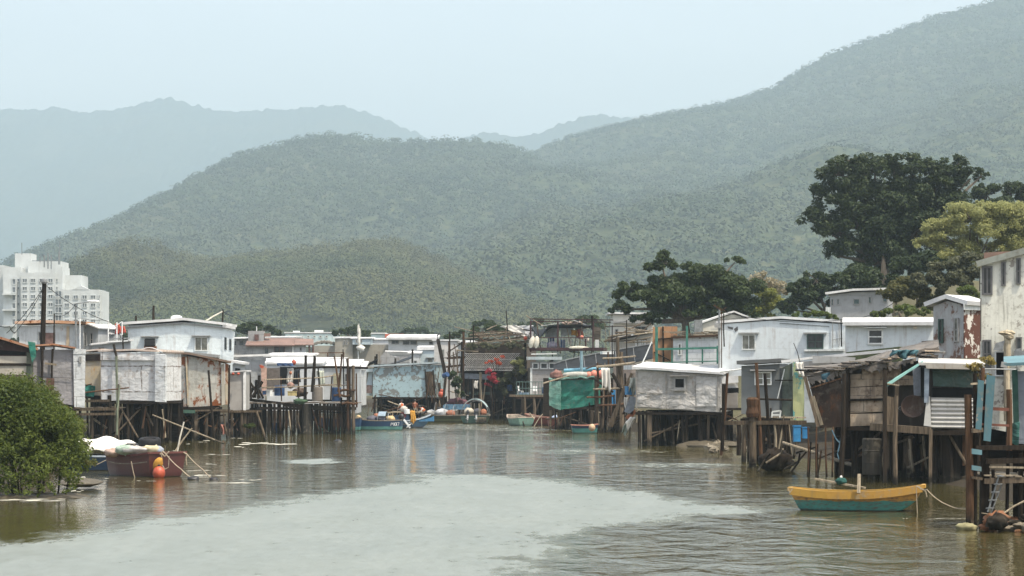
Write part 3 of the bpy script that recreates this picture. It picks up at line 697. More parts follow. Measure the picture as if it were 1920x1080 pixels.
    def deck(s, t0, t1, mat=None, dz=-.03):
        vs = []; k = 6
        for i in range(k + 1):
            t = t0 + (t1 - t0) * i / k; x = -s.L / 2 + s.L * t
            vs += [(x, -s.w(t) * .97, s.z(t) + dz), (x, s.w(t) * .97, s.z(t) + dz), (x, -s.w(t) * .97, s.z(t) + dz - .04), (x, s.w(t) * .97, s.z(t) + dz - .04)]
        fs = [f for i in range(k) for f in ((4 * i, 4 * i + 4, 4 * i + 5, 4 * i + 1), (4 * i + 2, 4 * i + 3, 4 * i + 7, 4 * i + 6), (4 * i, 4 * i + 2, 4 * i + 6, 4 * i + 4), (4 * i + 1, 4 * i + 5, 4 * i + 7, 4 * i + 3))] + [(0, 1, 3, 2), (4 * k, 4 * k + 2, 4 * k + 3, 4 * k + 1)]
        return link('foredeck' if t0 > .5 else 'deck', MB().add(vs, fs), mat or M_INB, s.root)
    def hoop(s, t, h, mat=None, r=.022):
        mat = mat or M_STEEL; w_ = s.w(t); x = -s.L / 2 + s.L * t
        return link('hoop', MB().tube([(x, -w_ * math.cos(a), s.z(t) + h * math.sin(a)) for a in np.linspace(0, math.pi, 15)], r, 6), mat or M_WHITE, s.root)
    def canopy(s, t0, t1, h, mat, th=.03):
        w_ = s.w((t0 + t1) / 2)
        def fn(i, j):
            a = math.radians(30 + 120 * j); t = t0 + (t1 - t0) * i; return Vector((-s.L / 2 + s.L * t, -w_ * math.cos(a), s.z(t) + h * math.sin(a) + .03))
        return link('canopy', MB().sheet(fn, 4, 12, th), mat, s.root)
    def motor(s, y=0.0, tilt=25, white=False, t=0.0):
        x = -s.L / 2 - .12; z = s.z(0) + .05; a = math.radians(tilt)
        M = Matrix.Translation((x, y, z)) @ Matrix.Rotation(a, 4, 'Y')
        mb = MB(); mb.ball((0, 0, .30), (.26, .17, .24), 12, 8); mb.box((0, 0, .06), (.3, .22, .1)); q = MB()
        q.bar((0, 0, .05), (0, 0, -.62), .13, .16); q.ball((.02, 0, -.68), (.26, .07, .07), 10, 6); q.box((-.08, 0, -.5), (.36, .2, .02)); q.box((.03, 0, -.8), (.16, .02, .2))
        for b in (mb, q): b.v = [tuple(M @ Vector(v)) for v in b.v]
        o = link('outboard_motor', mb, M_BLACKP, s.root, True); link('leg', q, M_WHITE if white else M_STEEL, o)
        pr = MB()
        for kk in range(3):
            an = kk * 2.094; pr.box((-.3, math.cos(an) * .09, -.68 + math.sin(an) * .09), (.02, .1, .12), 0, (an, .3))
        pr.v = [tuple(M @ Vector(v)) for v in pr.v]; link('propeller', pr, M_STEEL, o)
    def bag(s, t, y, r, mat, name='heap', dz=.1, wob=.35):
        return link(name, MB().ball((-s.L / 2 + s.L * t, y, s.z(t) + dz), r, 14, 9, s.rnd.uniform(0, 3), wob), mat, s.root, True)

# ------------------------------------------------------------------ small things
def barrel(label, px, py, Y, d=.58, h=.9, mat=None, cat='barrel', name='barrel', group=None, tilt=0, lid=True):
    p = P(px, py, Y); t = thing(name, label, cat, p, R.uniform(0, 3), group); r = d / 2
    link('body', MB().lathe([(r * .95, 0), (r, .03), (r, h * .32), (r * 1.03, h * .34), (r, h * .36), (r, h * .64), (r * 1.03, h * .66), (r, h * .68), (r, h * .97), (r * .94, h)], n=18), mat or M_BLUEP, t, False)
    if lid: link('lid', MB().lathe([(r * .9, h), (r * .9, h + .025), (r * .3, h + .03)], n=18), mat or M_BLUEP, t)
    if tilt: t.rotation_euler = (tilt, 0, t.rotation_euler[2])
    return t
def crate(label, px, py, Y, size=(.6, .45, .35), mat=None, name='crate', cat='crate', rz=None, group=None):
    p = P(px, py, Y); t = thing(name, label, cat, p, R.uniform(-.5, .5) if rz is None else rz, group); x, y, z = size; mb = MB(); k = .03
    mb.box((0, 0, k / 2), (x, y, k))
    for sx in (-1, 1): mb.box((sx * (x / 2 - k / 2), 0, z / 2 + k / 2), (k, y, z - k))
    for sy in (-1, 1): mb.box((0, sy * (y / 2 - k / 2), z / 2 + k / 2), (x - 2 * k - .004, k, z - k - .004))
    link('body', mb, mat or M_BLUEP, t); mb = MB()
    for sy in (-1, 1): mb.box((0, sy * (y / 2 + .012), z * .95), (x + .05, .03, .05))
    for sx in (-1, 1): mb.box((sx * (x / 2 + .012), 0, z * .95 + .004), (.03, y + .05, .05))
    link('rim', mb, mat or M_BLUEP, t); return t
def blob(name, label, cat, px, py, Y, r, mat, wob=.25, group=None, rot=0.0, tilt=0.0):
    """px,py = middle of its foot; r in metres"""
    p = P(px, py, Y); rr = r if hasattr(r, '__len__') else (r, r, r)
    return single(name, label, cat, MB().ball((p.x, p.y, p.z + rr[2] * .92), rr, 16, 10, rot, wob, tilt), mat, group, True)
def floatbuoy(label, px, py, Y, r, mat, group=None, hang=True):
    t = thing('float_buoy', label, 'buoy', P(px, py, Y), R.uniform(0, 6), group)
    link('body', MB().ball((0, 0, r), (r, r, r * 1.1), 14, 10), mat, t, True)
    link('eye', MB().lathe([(r * .22, 2.0 * r), (r * .2, 2.3 * r), (r * .1, 2.36 * r)], n=8), M_BLACKP, t); return t
def rope(label, pts, Y, r=.018, mat=None, sag=0.0, name='rope', cat='rope', group=None):
    q = []; W = [P(a, b, (Y if not isinstance(Y, (list, tuple)) else Y[i])) for i, (a, b) in enumerate(pts)]
    for i in range(len(W) - 1):
        for k in range(8): f = k / 8; p = W[i].lerp(W[i + 1], f); p.z -= sag * 4 * f * (1 - f); q.append(p)
    q.append(W[-1]); return single(name, label, cat, MB().tube(q, r, 5), mat or M_ROPE, group)
def cloth(name, label, cat, px0, py0, px1, py1, Y, mat, folds=5, amp=.08, group=None, th=.02, ragged=.2, lean=0.0):
    a, b = P(px0, py0, Y), P(px1, py1, Y); ph = R.uniform(0, 6)
    def fn(i, j):
        x = a.x + (b.x - a.x) * i + lean * j; bot = b.z + ragged * mnoise.noise(Vector((i * 3, ph, 0)))
        return Vector((x + .04 * math.sin(j * 5 + ph), Y + amp * math.sin(i * folds * math.pi + ph + j) * (.3 + .7 * j), a.z + (bot - a.z) * j + .05 * mnoise.noise(Vector((i * 4, j * 2, ph)))))
    return single(name, label, cat, MB().sheet(fn, 12, 7, th), mat, group, True)

SKIN = plain('skin', (.38, .21, .14), .5, .1); HAIR = plain('black_hair', (.012, .01, .01), .5, .1)
def person(label, p, rz, pose, shirt, trousers, hair='hair', vest=None, sc=1.0):
    """pose: joints in metres, x = forward, y = left, z up"""
    J = dict(pelvis=(0, 0, .95), waist=(0, 0, 1.1), chest=(.02, 0, 1.32), neck=(.02, 0, 1.48), chin=(.04, 0, 1.55), head=(.03, 0, 1.64), crown=(.01, 0, 1.74),
             shl=(0, .18, 1.42), ell=(.03, .24, 1.14), wrl=(.12, .24, .9), shr=(0, -.18, 1.42), elr=(.03, -.24, 1.14), wrr=(.12, -.24, .9),
             hil=(0, .09, .92), knl=(.03, .1, .5), anl=(0, .1, .08), tol=(.16, .11, .03), hir=(0, -.09, .92), knr=(.03, -.1, .5), anr=(0, -.1, .08), tor=(.16, -.11, .03)); J.update(pose)
    rad = dict(pelvis=.13, waist=.12, chest=.14, neck=.055, chin=.065, head=.095, crown=.06, shl=.065, ell=.045, wrl=.032, shr=.065, elr=.045, wrr=.032, hil=.09, knl=.06, anl=.042, tol=.03, hir=.09, knr=.06, anr=.042, tor=.03)
    E = [('pelvis', 'waist'), ('waist', 'chest'), ('chest', 'neck'), ('neck', 'chin'), ('chin', 'head'), ('head', 'crown'), ('chest', 'shl'), ('shl', 'ell'), ('ell', 'wrl'), ('chest', 'shr'), ('shr', 'elr'), ('elr', 'wrr'), ('pelvis', 'hil'), ('hil', 'knl'), ('knl', 'anl'), ('anl', 'tol'), ('pelvis', 'hir'), ('hir', 'knr'), ('knr', 'anr'), ('anr', 'tor')]
    for sd in 'lr':                                  # palm, four fingers and a thumb
        wv, ev = Vector(J['wr' + sd]), Vector(J['el' + sd]); d = (wv - ev).normalized(); a = d.cross(Vector((0, 1, .2))).normalized(); b = d.cross(a)
        J['pa' + sd] = wv + d * .08; rad['pa' + sd] = .03; E.append(('wr' + sd, 'pa' + sd))
        for f, (o, ln) in enumerate(((-.03, .075), (-.01, .09), (.012, .085), (.032, .065))):
            k = 'f%d%s' % (f, sd); J[k + 'a'] = wv + d * (.08 + ln * .55) + a * o + b * .012; J[k + 'b'] = wv + d * (.08 + ln * .9) + a * o + b * .04
            rad[k + 'a'] = .009; rad[k + 'b'] = .008; E += [('pa' + sd, k + 'a'), (k + 'a', k + 'b')]
        J['th' + sd] = wv + d * .07 - a * .06; rad['th' + sd] = .01; E.append(('wr' + sd, 'th' + sd))
    J['nose'] = Vector(J['head']) + Vector((.11, 0, -.02)); rad['nose'] = .014; E.append(('head', 'nose'))
    ks = list(J); ix = {k: i for i, k in enumerate(ks)}
    me = bpy.data.meshes.new('figure'); me.from_pydata([tuple(Vector(J[k]) * sc) for k in ks], [(ix[a], ix[b]) for a, b in E], []); o = bpy.data.objects.new('figure', me); COL.objects.link(o)
    o.modifiers.new('skin', 'SKIN'); sub = o.modifiers.new('sub', 'SUBSURF'); sub.levels = 1
    for i, k in enumerate(ks): me.skin_vertices[0].data[i].radius = (rad[k] * sc, rad[k] * sc)
    me.skin_vertices[0].data[0].use_root = True
    dg = bpy.context.evaluated_depsgraph_get(); m2 = bpy.data.meshes.new_from_object(o.evaluated_get(dg)); bpy.data.objects.remove(o)
    m2.materials.clear(); [m2.materials.append(x) for x in (SKIN, shirt, trousers)]
    top = {'waist', 'chest', 'shl', 'shr', 'ell', 'elr'}; leg = {'pelvis', 'hil', 'hir', 'knl', 'knr', 'anl', 'anr'}
    JV = np.array([tuple(Vector(J[k]) * sc) for k in ks])
    for pl_ in m2.polygons:
        k = ks[int(np.argmin(((JV - np.array(pl_.center)) ** 2).sum(1)))]; pl_.material_index = 1 if k in top else 2 if k in leg else 0
    smooth_all(m2); b = bpy.data.objects.new('person', m2); COL.objects.link(b); b.location = p; b.rotation_euler = (0, 0, rz); tag(b, label, 'person')
    hd = Vector(J['head']) * sc
    link('hair' if hair == 'hair' else 'hat', MB().lathe([(.118, -.01), (.122, .05), (.10, .10), (.05, .135), (.01, .14)] if hair == 'hair' else [(.24, .05), (.24, .06), (.12, .07), (.11, .13), (.02, .15)], (hd.x - .012, hd.y, hd.z), 14), HAIR if hair == 'hair' else hair, b, True)
    if vest:
        c = Vector(J['chest']) * sc; w_ = Vector(J['waist']) * sc; d = c - w_
        link('vest', MB().tube([w_ - d * .1, w_ + d * .5, c + d * .25, c + d * .5], .185, 12, .15), vest, b, True)
    return b
# ================================================================== LEFT BANK
# --- mangrove at the water's edge
t = thing('mangrove_bush', 'big glossy green mangrove bush growing at the edge of the water', 'bush', P(60, 930, 94))
b0 = np.array(P(60, 930, 94))
LB = [(-40, 790, 110, 90, 1), (30, 800, 95, 90, 0), (20, 765, 80, 50, 2), (80, 835, 75, 75, -1), (110, 850, 55, 55, 0), (60, 880, 90, 45, -2), (-20, 870, 100, 60, -1.5), (135, 830, 26, 22, 1), (120, 795, 34, 30, 1), (95, 770, 40, 28, 1.5), (140, 875, 26, 26, 0), (20, 905, 90, 28, -2), (60, 918, 80, 20, -2.5), (125, 905, 30, 26, -1), (150, 850, 18, 20, 0), (0, 925, 60, 14, -2.5), (100, 925, 40, 14, -2)]
C, RA = lobes_to_clumps(LB, 94, 5, 26, .34)
leaf_cloud('foliage', C - b0, RA, 66000, .135, LF_MANG, t, 5, .45, .5, .45, zmin=.06)
C2, RA2 = lobes_to_clumps([(30, 755, 90, 36, 2), (90, 785, 50, 30, 1.5), (-20, 750, 70, 40, 3), (120, 800, 40, 30, 1), (60, 735, 40, 22, 3), (20, 722, 16, 14, 3), (85, 752, 14, 16, 2), (140, 815, 18, 16, 1), (108, 762, 10, 12, 1), (45, 716, 9, 12, 3), (158, 838, 10, 12, 0), (0, 712, 12, 12, 3), (170, 870, 12, 10, -1), (130, 788, 10, 12, 1)], 94, 6, 26, .36)
leaf_cloud('foliage', C2 - b0, RA2, 16000, .13, LF_MANGY, t, 6, .45, .5, .4)
mb = MB()
for i in range(26):
    a = R.uniform(-2.6, 1.7); q = R.uniform(-1.4, 1.2); mb.tube([(a * .9, q, -.5), (a, q + R.uniform(-.3, .3), .6), (a * 1.1 + R.uniform(-.4, .4), q, 1.6), (a * 1.1, q, 2.4)], .045, 5, .015)
link('stem', mb, W_BARKD, t)

# --- brown hut with rust roof, far left
RUSTROOF = wallmat('rust_roof', (.40, .22, .13), (.26, .14, .09), dirt=.35, rust=.3, bump=.25)
h = Hut('stilt_hut', 'dark maroon hut with cream bands and a rust roof behind the mangrove', 'hut', -70, 146, 62, 148)
h.wall([(-70, 626), (-20, 630), (62, 655)], [(-70, 768), (62, 768)], 6, wallmat('maroon_boards', (.055, .028, .026), (.04, .022, .02), dirt=.3), crump=.02)
h.roof([(-70, 626), (-20, 630), (62, 655)], RUSTROOF, .14, .5, .3); h.floor(); h.stilts(6, 3)
CREAM = wallmat('cream_panel', (.42, .39, .33), dirt=.35, bump=.2)
h.quad([(-60, 667), (50, 668), (50, 681), (-60, 681)], CREAM, 'panel'); h.quad([(-60, 684), (50, 685), (50, 703), (-60, 702)], CREAM, 'panel')
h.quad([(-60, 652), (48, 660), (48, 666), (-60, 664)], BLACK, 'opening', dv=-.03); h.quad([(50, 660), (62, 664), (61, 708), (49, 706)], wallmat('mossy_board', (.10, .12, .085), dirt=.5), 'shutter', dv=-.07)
h.board((-60, 683), (58, 684), W_DRYD, 'batten'); h.board((-60, 705), (62, 706), W_DRY, 'batten')
h.quad([(52, 640), (66, 642), (68, 668), (60, 680)], M_TARPG, 'tarp_flap', dv=-.5, crump=.12)

GSHEET = wallmat('grey_sheet', (.275, .265, .27), (.235, .23, .235), dirt=.3, seam=(2.4, 1.6, .01), crumple=.25)
h = Hut('stilt_hut', 'plain grey sheet hut with a pale end panel beside the maroon hut', 'hut', 62, 149, 138, 150)
h.wall([(62, 655), (138, 656)], [(62, 748), (138, 760)], 5.5, GSHEET, crump=.04)
h.roof([(62, 650), (100, 648), (138, 654)], RUSTROOF, .1, .35, .1); h.floor(); h.stilts(4, 3, r=.12)
PALE = wallmat('pale_sheet', (.52, .54, .54), (.45, .47, .48), dirt=.35, seam=(1.5, 1.1), crumple=.2)
h.quad([(137, 656), (160, 658), (159, 764), (139, 763)], PALE, 'end_panel', dv=-.02, th=.3); h.quad([(137, 653), (161, 655), (161, 664), (137, 664)], PALE, 'fascia', dv=-.18)
h.window(148, 668, 153, 680, M_GREYF, cols=1, dv=-.18)
h.post((79, 652), (77, 745), W_DARK, dv=-.25, r=.09); h.post((99, 654), (97, 722), W_DARK, dv=-.25, r=.07); h.board((84, 681), (106, 684), W_PALE, dv=-.3, w=.08)
h.quad([(87, 709), (102, 709), (101, 745), (86, 745)], plain('brown_board', (.12, .07, .05), .8, .3), 'board', dv=-.3)
h.board((64, 706), (136, 709), M_WIRE, 'cable', dv=-.12, w=.025, h=.025)

pole('utility_pole', 'thick weathered timber power pole standing before the tall white flats', 'utility pole', 83, 530, 78, 700, 168, 5.5, W_DARK)
single('insulator', 'black cable clamp on top of the thick power pole', 'insulator', MB().lathe([(.16, 0), (.22, .1), (.2, .3), (.12, .36)], P(83, 532, 167.8)).tube([P(76, 535, 167.4), P(74, 529, 167.4), P(78, 526, 167.4)], .03, 5).tube([P(88, 536, 167.4), P(92, 531, 167.4), P(89, 528, 167.4)], .03, 5), M_STEEL)
for a, lb in (([(80, 541), (12, 625)], 'black cable running down left from the thick power pole'), ([(80, 543), (26, 626)], 'second black cable running down left from the power pole'), ([(88, 537), (205, 604)], 'black cable running right from the power pole over the canopy')):
    rope(lb, a, 168, .022, M_WIRE, .25, 'power_cable', 'cable')
rope('slack black cables with insulators at the far left edge', [(-20, 600), (18, 612), (30, 622)], 166, .03, M_WIRE, .2, 'power_cable', 'cable')
t = thing('street_lamp', 'slim street lamp with a long pale head above the white shack', 'street lamp', P(142, 660, 182))
z0 = P(142, 660, 182); pt = lambda x, y: P(x, y, 182) - z0
link('pole', MB().tube([pt(142, 690), pt(142, 569)], .09, 8, .06), M_STEEL, t); link('arm', MB().tube([pt(142, 569), pt(152, 568), pt(168, 566)], .04, 6), M_STEEL, t)
hd = MB().ball(pt(175, 565), (.5, .16, .11), 14, 8); link('lamp_head', hd, M_WHITE, t, True)
pole('antenna_mast', 'thin dark mast with cross bars behind the thick power pole', 'mast', 102, 588, 101, 665, 176, 1.6)

# --- white shack with rusty roof edge
h = Hut('shack', 'white shack with an orange rusted roof edge below the street lamp', 'shack', 36, 188, 150, 188)
WSH = wallmat('white_sheet', (.56, .58, .58), (.48, .50, .51), dirt=.35, rust=.12, seam=(1.4, 2.2, .012))
h.wall([(36, 611), (150, 609)], [(36, 690), (150, 690)], 5, WSH); h.roof([(36, 608), (80, 606), (150, 608)], wallmat('orange_rust_edge', (.48, .25, .13), (.60, .44, .34), dirt=.2, rust=.35), .22, .45, .25)
h.window(72, 622, 80, 640, M_GREYF, cols=1); h.quad([(85, 624), (103, 624), (103, 650), (85, 650)], plain('pinkish_brown_panel', (.20, .12, .10), .8, .3), 'door')
h.quad([(125, 612), (130, 612), (130, 648), (124, 648)], wallmat('stained_strip', (.50, .40, .28), dirt=.5), 'panel')
h = Hut('shack', 'small pale gabled shack with two narrow windows beside the rust edged shack', 'shack', 153, 190, 184, 188)
GRW = wallmat('grey_white_wall', (.44, .46, .47), dirt=.3, bump=.2)
h.wall([(153, 621), (166, 610), (184, 617)], [(153, 690), (184, 690)], 5, GRW); h.roof([(153, 620), (166, 609), (184, 616)], M_ROOFW, .1, .3, .2)
h.window(157, 623, 163, 649, M_GREYF, cols=1, rows=2); h.window(169, 624, 175, 649, M_GREYF, cols=1, rows=2)
h = Hut('shack', 'low grey shack end right of the gabled shack with dark slots', 'shack', 184, 192, 207, 192)
h.wall([(184, 620), (207, 628)], [(184, 690), (207, 690)], 5, GRW); h.roof([(184, 619), (207, 627)], M_ROOFW, .1, .2, .15); h.window(184, 634, 187, 646, M_GREYF, cols=1); h.window(194, 636, 200, 648, M_GREYF, cols=1)
t = thing('sun_canopy', 'flat dark sheet canopy on thin white posts by the gabled shack', 'canopy', P(180, 650, 186)); z0 = P(180, 650, 186)
q = lambda x, y, dy=0: P(x, y, 186 + dy) - z0
mb = MB(); mb.sheet(lambda i, j: q(145 + 55 * i, 597 + 5 * i, 0 + 3 * j) + Vector((0, 0, .05 * math.sin(i * 9))), 8, 3, .05); link('sheet', mb, M_STEEL, t)
for x, y in ((150, 597), (203, 600), (219, 604), (229, 603)): link('post', MB().tube([q(x, y), q(x, 670)], .05, 6), M_WHITE, t)
link('rail', MB().tube([q(200, 603), q(215, 612), q(229, 603)], .035, 5), M_WHITE, t)
for i, (x0, y0, x1, y1, lb) in enumerate(((216, 607, 224, 628, 'red cloth hung between the white posts by the pale house'), (225, 612, 235, 624, 'orange red cloth hung right beside the pale blue house'))):
    cloth('hanging_cloth', lb, 'cloth', x0, y0, x1, y1, 189, plain('red_cloth', (.48, .10, .07), .8, .25))

# --- clutter roofs between shacks and patched hut
h = Hut('shed', 'low cluttered shed roof with pipes behind the patched white hut', 'shed', 175, 180, 245, 181)
h.wall([(175, 648), (245, 640)], [(175, 690), (245, 690)], 3, GRW, dv=0); h.roof([(175, 647), (245, 640)], M_ROOFW, .12, .3, .2)
h.board((205, 636), (243, 634), M_STEEL, 'pipe', dv=-.4, w=.1, h=.1); h.board((198, 641), (240, 639), M_WHITE, 'pipe', dv=-.5, w=.08, h=.08); h.window(183, 650, 196, 656, M_GREYF, cols=1)
pole('cable_pole', 'thin dark pole with a bulge at the rear corner of the patched hut', 'pole', 230, 628, 231, 660, 176, 1.6)

# --- patched white hut on stilts
PATCH = wallmat('patched_white', (.60, .605, .60), (.53, .535, .53), dirt=.55, dirtc=(.17, .13, .10), seam=(4.6, 1.75, .05), seamc=(.12, .09, .07), peel=.0, peelc=(.20, .165, .14), crumple=.22)
h = PATCHED_HUT = Hut('stilt_hut', 'patched white sheet hut on dark stilts with dirty seams', 'hut', 189, 164, 293, 162)
h.wall([(189, 662), (293, 662)], [(189, 752), (240, 750), (293, 752)], 5.2, PATCH, crump=.035)
h.roof([(189, 660), (250, 658), (293, 660)], wallmat('pale_rust_roof', (.55, .42, .34), (.62, .56, .50), dirt=.3, rust=.22), .12, .2, .15)
h.floor(); h.stilts(6, 4, r=.13, brace=4)
h.quad([(293, 663), (312, 666), (311, 754), (292, 753)], wallmat('bright_patched', (.60, .62, .62), (.53, .55, .56), dirt=.5, seam=(1.2, 1.75, .02), peel=.0, peelc=(.2, .17, .15), crumple=.2), 'end_panel', dv=-.15, th=.35, crump=.05)
h.quad([(189, 661), (312, 664), (312, 676), (189, 675)], PATCH, 'fascia', dv=-.12, th=.05, nu=10, crump=.06)
mb = MB(); mb.sheet(lambda i, j: h.pt(255 + 50 * i, 662 - 9 * math.sin(i * math.pi) , .2 + 2.6 * j) + Vector((0, 0, .05)), 8, 3, .06); h.put('ridge_sheet', mb, M_ROOFW)
mb = MB()
for k in range(12): a = h.pt(205 + k * 8.4, 750, -.15); mb.add([(a.x, a.y, a.z), (a.x + .3, a.y, a.z + .02), (a.x + .25, a.y - .02, a.z - R.uniform(.05, .18)), (a.x + .05, a.y - .02, a.z - R.uniform(.02, .12))], [(0, 1, 2, 3), (3, 2, 1, 0)])
h.post((218, 668), (222, 800), woodmat('mossy_post', (.16, .18, .13)), dv=-.35, r=.09); h.post((213, 645), (219, 671), W_DARK, dv=-.3, r=.09)
h = Hut('stilt_hut', 'narrow rusty yellow lean-to between grey hut and patched white hut', 'lean-to', 158, 166, 190, 166)
h.wall([(158, 664), (190, 662)], [(158, 740), (190, 742)], 4.5, wallmat('ochre_rust_sheet', (.36, .34, .30), (.44, .35, .22), dirt=.35, rust=.25, rustc=((.30, .16, .06), (.42, .26, .10))), crump=.03)
h.roof([(158, 660), (190, 657)], wallmat('pale_rust_roof', (.5, .4, .3)), .1, .35, .05); h.floor(); h.stilts(3, 3)
h.quad([(158, 665), (190, 664), (190, 676), (158, 677)], M_RUSTD, 'fascia', dv=-.1)
h.quad([(160, 720), (178, 724), (176, 744), (158, 742)], M_TARPG, 'tarp_flap', dv=-.5, crump=.3)

# --- landing stage before the patched hut
t = thing('landing_stage', 'rickety grey timber landing stage between the mangrove and patched hut', 'landing stage', P(180, 830, 158)); z0 = P(180, 830, 158)
q = lambda x, y, dy=0: P(x, y, 158 + dy) - z0
mb = MB()
for i in range(9): mb.box(q(142 + i * 10.5, 765 + R.uniform(-1.5, 1.5), 1.2), (.33, 3.0 + R.uniform(-.3, .3), .05), R.uniform(-.05, .05))
link('deck', mb, W_GREY, t)
for a in (((138, 768), (225, 767)), ((140, 777), (215, 776)), ((160, 752), (205, 751))): link('beam', MB().bar(q(*a[0], -.3), q(*a[1], -.3), .14, .16), W_GREY, t)
for (x, y0, y1, r, m_) in ((137, 718, 790, .17, W_BROWN), (205, 741, 830, .14, W_DARK), (207, 740, 828, .06, W_PALE), (222, 720, 832, .07, W_GREY), (150, 770, 832, .09, W_DARK), (172, 778, 830, .09, W_GREY), (190, 775, 832, .08, W_DARK)):
    link('post', MB().tube([q(x, y1 + 12), q(x + R.uniform(-1, 1), (y0 + y1) / 2), q(x, y0)], r, 7), m_, t)
link('brace', MB().bar(q(213, 832, -.3), q(229, 775, -.3), .13, .13), W_GREY, t); link('brace', MB().bar(q(175, 785, .5), q(200, 803, .5), .2, .12), W_PALE, t)
for i, (a, lb) in enumerate((((60, 746, 172, 720), 'upper slanting bamboo rail by the landing stage'), ((66, 746, 242, 727), 'lower slanting bamboo rail by the landing stage'))):
    pole('bamboo_rail', lb, 'rail', *a, 157, 1.6, W_BROWN)
pole('bamboo_pole', 'mossy upright pole with a knot in front of the patched white hut', 'pole', 224, 722, 219, 815, 155.5, 2.2, woodmat('mossy_post', (.16, .18, .13)))

# --- rusty hut
RUSTY = wallmat('rusty_white', (.42, .41, .37), (.36, .36, .33), dirt=.4, rust=.17, seam=(1.3, 2.0, .012), zr=(2.3, 5.9), crumple=.15, xgrad=(0, 4.5))
RUSTG = wallmat('rusty_grey', (.34, .34, .32), (.24, .25, .25), dirt=.5, rust=.28, zr=(1.2, 5.6), peel=.18, peelc=(.15, .16, .16))
h = RUSTY_HUT = Hut('stilt_hut', 'rust eaten white hut on stilts between patched hut and pale small hut', 'hut', 313, 171, 415, 172)
h.wall([(313, 667), (352, 668), (415, 676)], [(313, 762), (360, 763), (415, 760)], 5.5, RUSTY, crump=.03)
h.quad([(313, 668), (353, 669), (354, 762), (313, 762)], RUSTG, 'side_sheet', dv=-.05, nu=6, nv=8, crump=.05)
h.board((349, 670), (353, 760), wallmat('ochre_rust_sheet', (.36, .34, .30)), 'batten', dv=-.14, w=.12, h=.05)
h.quad([(415, 684), (421, 681), (422, 758), (416, 760)], CREAM, 'corner_board', dv=-.12, nu=2); h.quad([(422, 681), (429, 683), (427, 758), (423, 759)], wallmat('rust_strip', (.46, .40, .30), dirt=.3, rust=.42, zr=(2, 5)), 'corner_board', dv=-.12, nu=2); h.quad([(429, 684), (432, 684), (431, 757), (428, 758)], M_RUSTD, 'corner_board', dv=-.1, nu=2)
h.roof([(313, 665), (352, 665), (430, 681)], wallmat('brown_roof_edge', (.13, .085, .06), (.20, .15, .12), dirt=.3), .14, .4, .1); h.floor(); h.stilts(6, 4, r=.11, brace=3)
h.board((330, 771), (366, 772), wallmat('green_beam', (.06, .13, .10), dirt=.3), 'beam', dv=-.2, w=.2, h=.22); h.board((366, 770), (432, 769), W_GREY, 'beam', dv=-.25, w=.12, h=.12)
mb = MB(); mb.sheet(lambda i, j: h.pt(312 + 13 * i, 693 + 6 * i * i, -.1 - .7 * j) + Vector((0, 0, -.25 * j)), 5, 3, .04); h.put('awning', mb, M_WHITE)
h.quad([(313, 699), (320, 700), (320, 711), (313, 711)], M_GREYB, 'hatch', dv=-.12, nu=2, nv=2)
pole('long_pole', 'long dark pole leaning upright before the rusty hut', 'pole', 391, 694, 402, 828, 167, 2.6, W_DARK)
pole('thin_pole', 'thin brown pole at the right corner of the rusty hut', 'pole', 429, 690, 428, 818, 168, 1.6, W_DARK)
pole('driftwood_spar', 'long pale spar sloping down into the water under the rusty hut', 'spar', 286, 778, 420, 832, 158, 1.7, W_PALE, Y1=156)

# --- pale blue house behind
BLUEW = wallmat('pale_blue_render', (.66, .72, .73), (.62, .68, .69), dirt=.28, dirtc=(.29, .28, .26), seam=(3.2, 1.9, .01), seamc=(.30, .33, .34), bump=.12, crumple=.12)
h = Hut('house', 'large pale blue house with a shallow white gable and two windows', 'house', 240, 190, 417, 190)
h.wall([(240, 611), (345, 604), (417, 612)], [(240, 720), (417, 720)], 7, BLUEW, crump=.0)
h.roof([(238, 609), (345, 601), (419, 610)], M_ROOFW, .2, .35, .25); h.roof([(238, 612), (345, 604), (419, 613)], M_GREYF, .1, .2, .12, lift=-.12, name='fascia')
o = h.window(270, 633, 293, 655, M_FRAME, BLACK, cols=1, hood=M_GREYF); h.put('air_conditioner', MB().box(h.pt(281, 643, -.2), (.78, .5, .52)).box(h.pt(281, 643, -.46), (.6, .03, .4)), plain('ac_grille', (.03, .03, .03), .6, .2))
h.quad([(270, 649), (294, 649), (294, 655), (270, 655)], M_RUST, 'ac_bracket', dv=-.3, nu=2, nv=2)
h.window(365, 632, 390, 658, M_FRAME, GLASS_L, cols=2, hood=M_GREYF)
h.quad([(417, 613), (440, 622), (436, 716), (417, 718)], BLUEW, 'return_wall', dv=0, th=.1, nu=4, nv=6, crump=0)
h.quad([(421, 632), (425, 633), (425, 656), (421, 655)], GLASS, 'window', dv=-.08, nu=1, nv=1); h.quad([(430, 635), (434, 636), (434, 657), (430, 656)], GLASS, 'window', dv=-.08, nu=1, nv=1)
mb = MB(); mb.sheet(lambda i, j: h.pt(417 + 25 * i, 611 + 4 * i, -.3 + 4 * j), 4, 3, .2); h.put('roof', mb, M_ROOFW)
h.board((300, 657), (411, 668), M_GREYF, 'ledge', dv=-.5, w=.9, h=.22); h.quad([(302, 661), (411, 670), (411, 678), (302, 668)], M_GREYF, 'fascia', dv=-.3, th=.25)
for x0, y0, x1, y1, r, lb in ((288, 573, 288, 604, 2.6, 'stout dark pole rising behind the pale blue house roof'), (255, 592, 254, 608, 2.4, 'short dark stump pole behind the pale blue house roof'), (418, 580, 417, 612, 1.8, 'dark mast at the right end of the pale blue house')):
    pole('roof_pole', lb, 'pole', x0, y0, x1, y1, 194, r, W_DARK)
pole('strut', 'pale slanting strut tied to the mast on the pale blue house', 'strut', 384, 603, 417, 584, 193, 1.5, M_BUOYW)
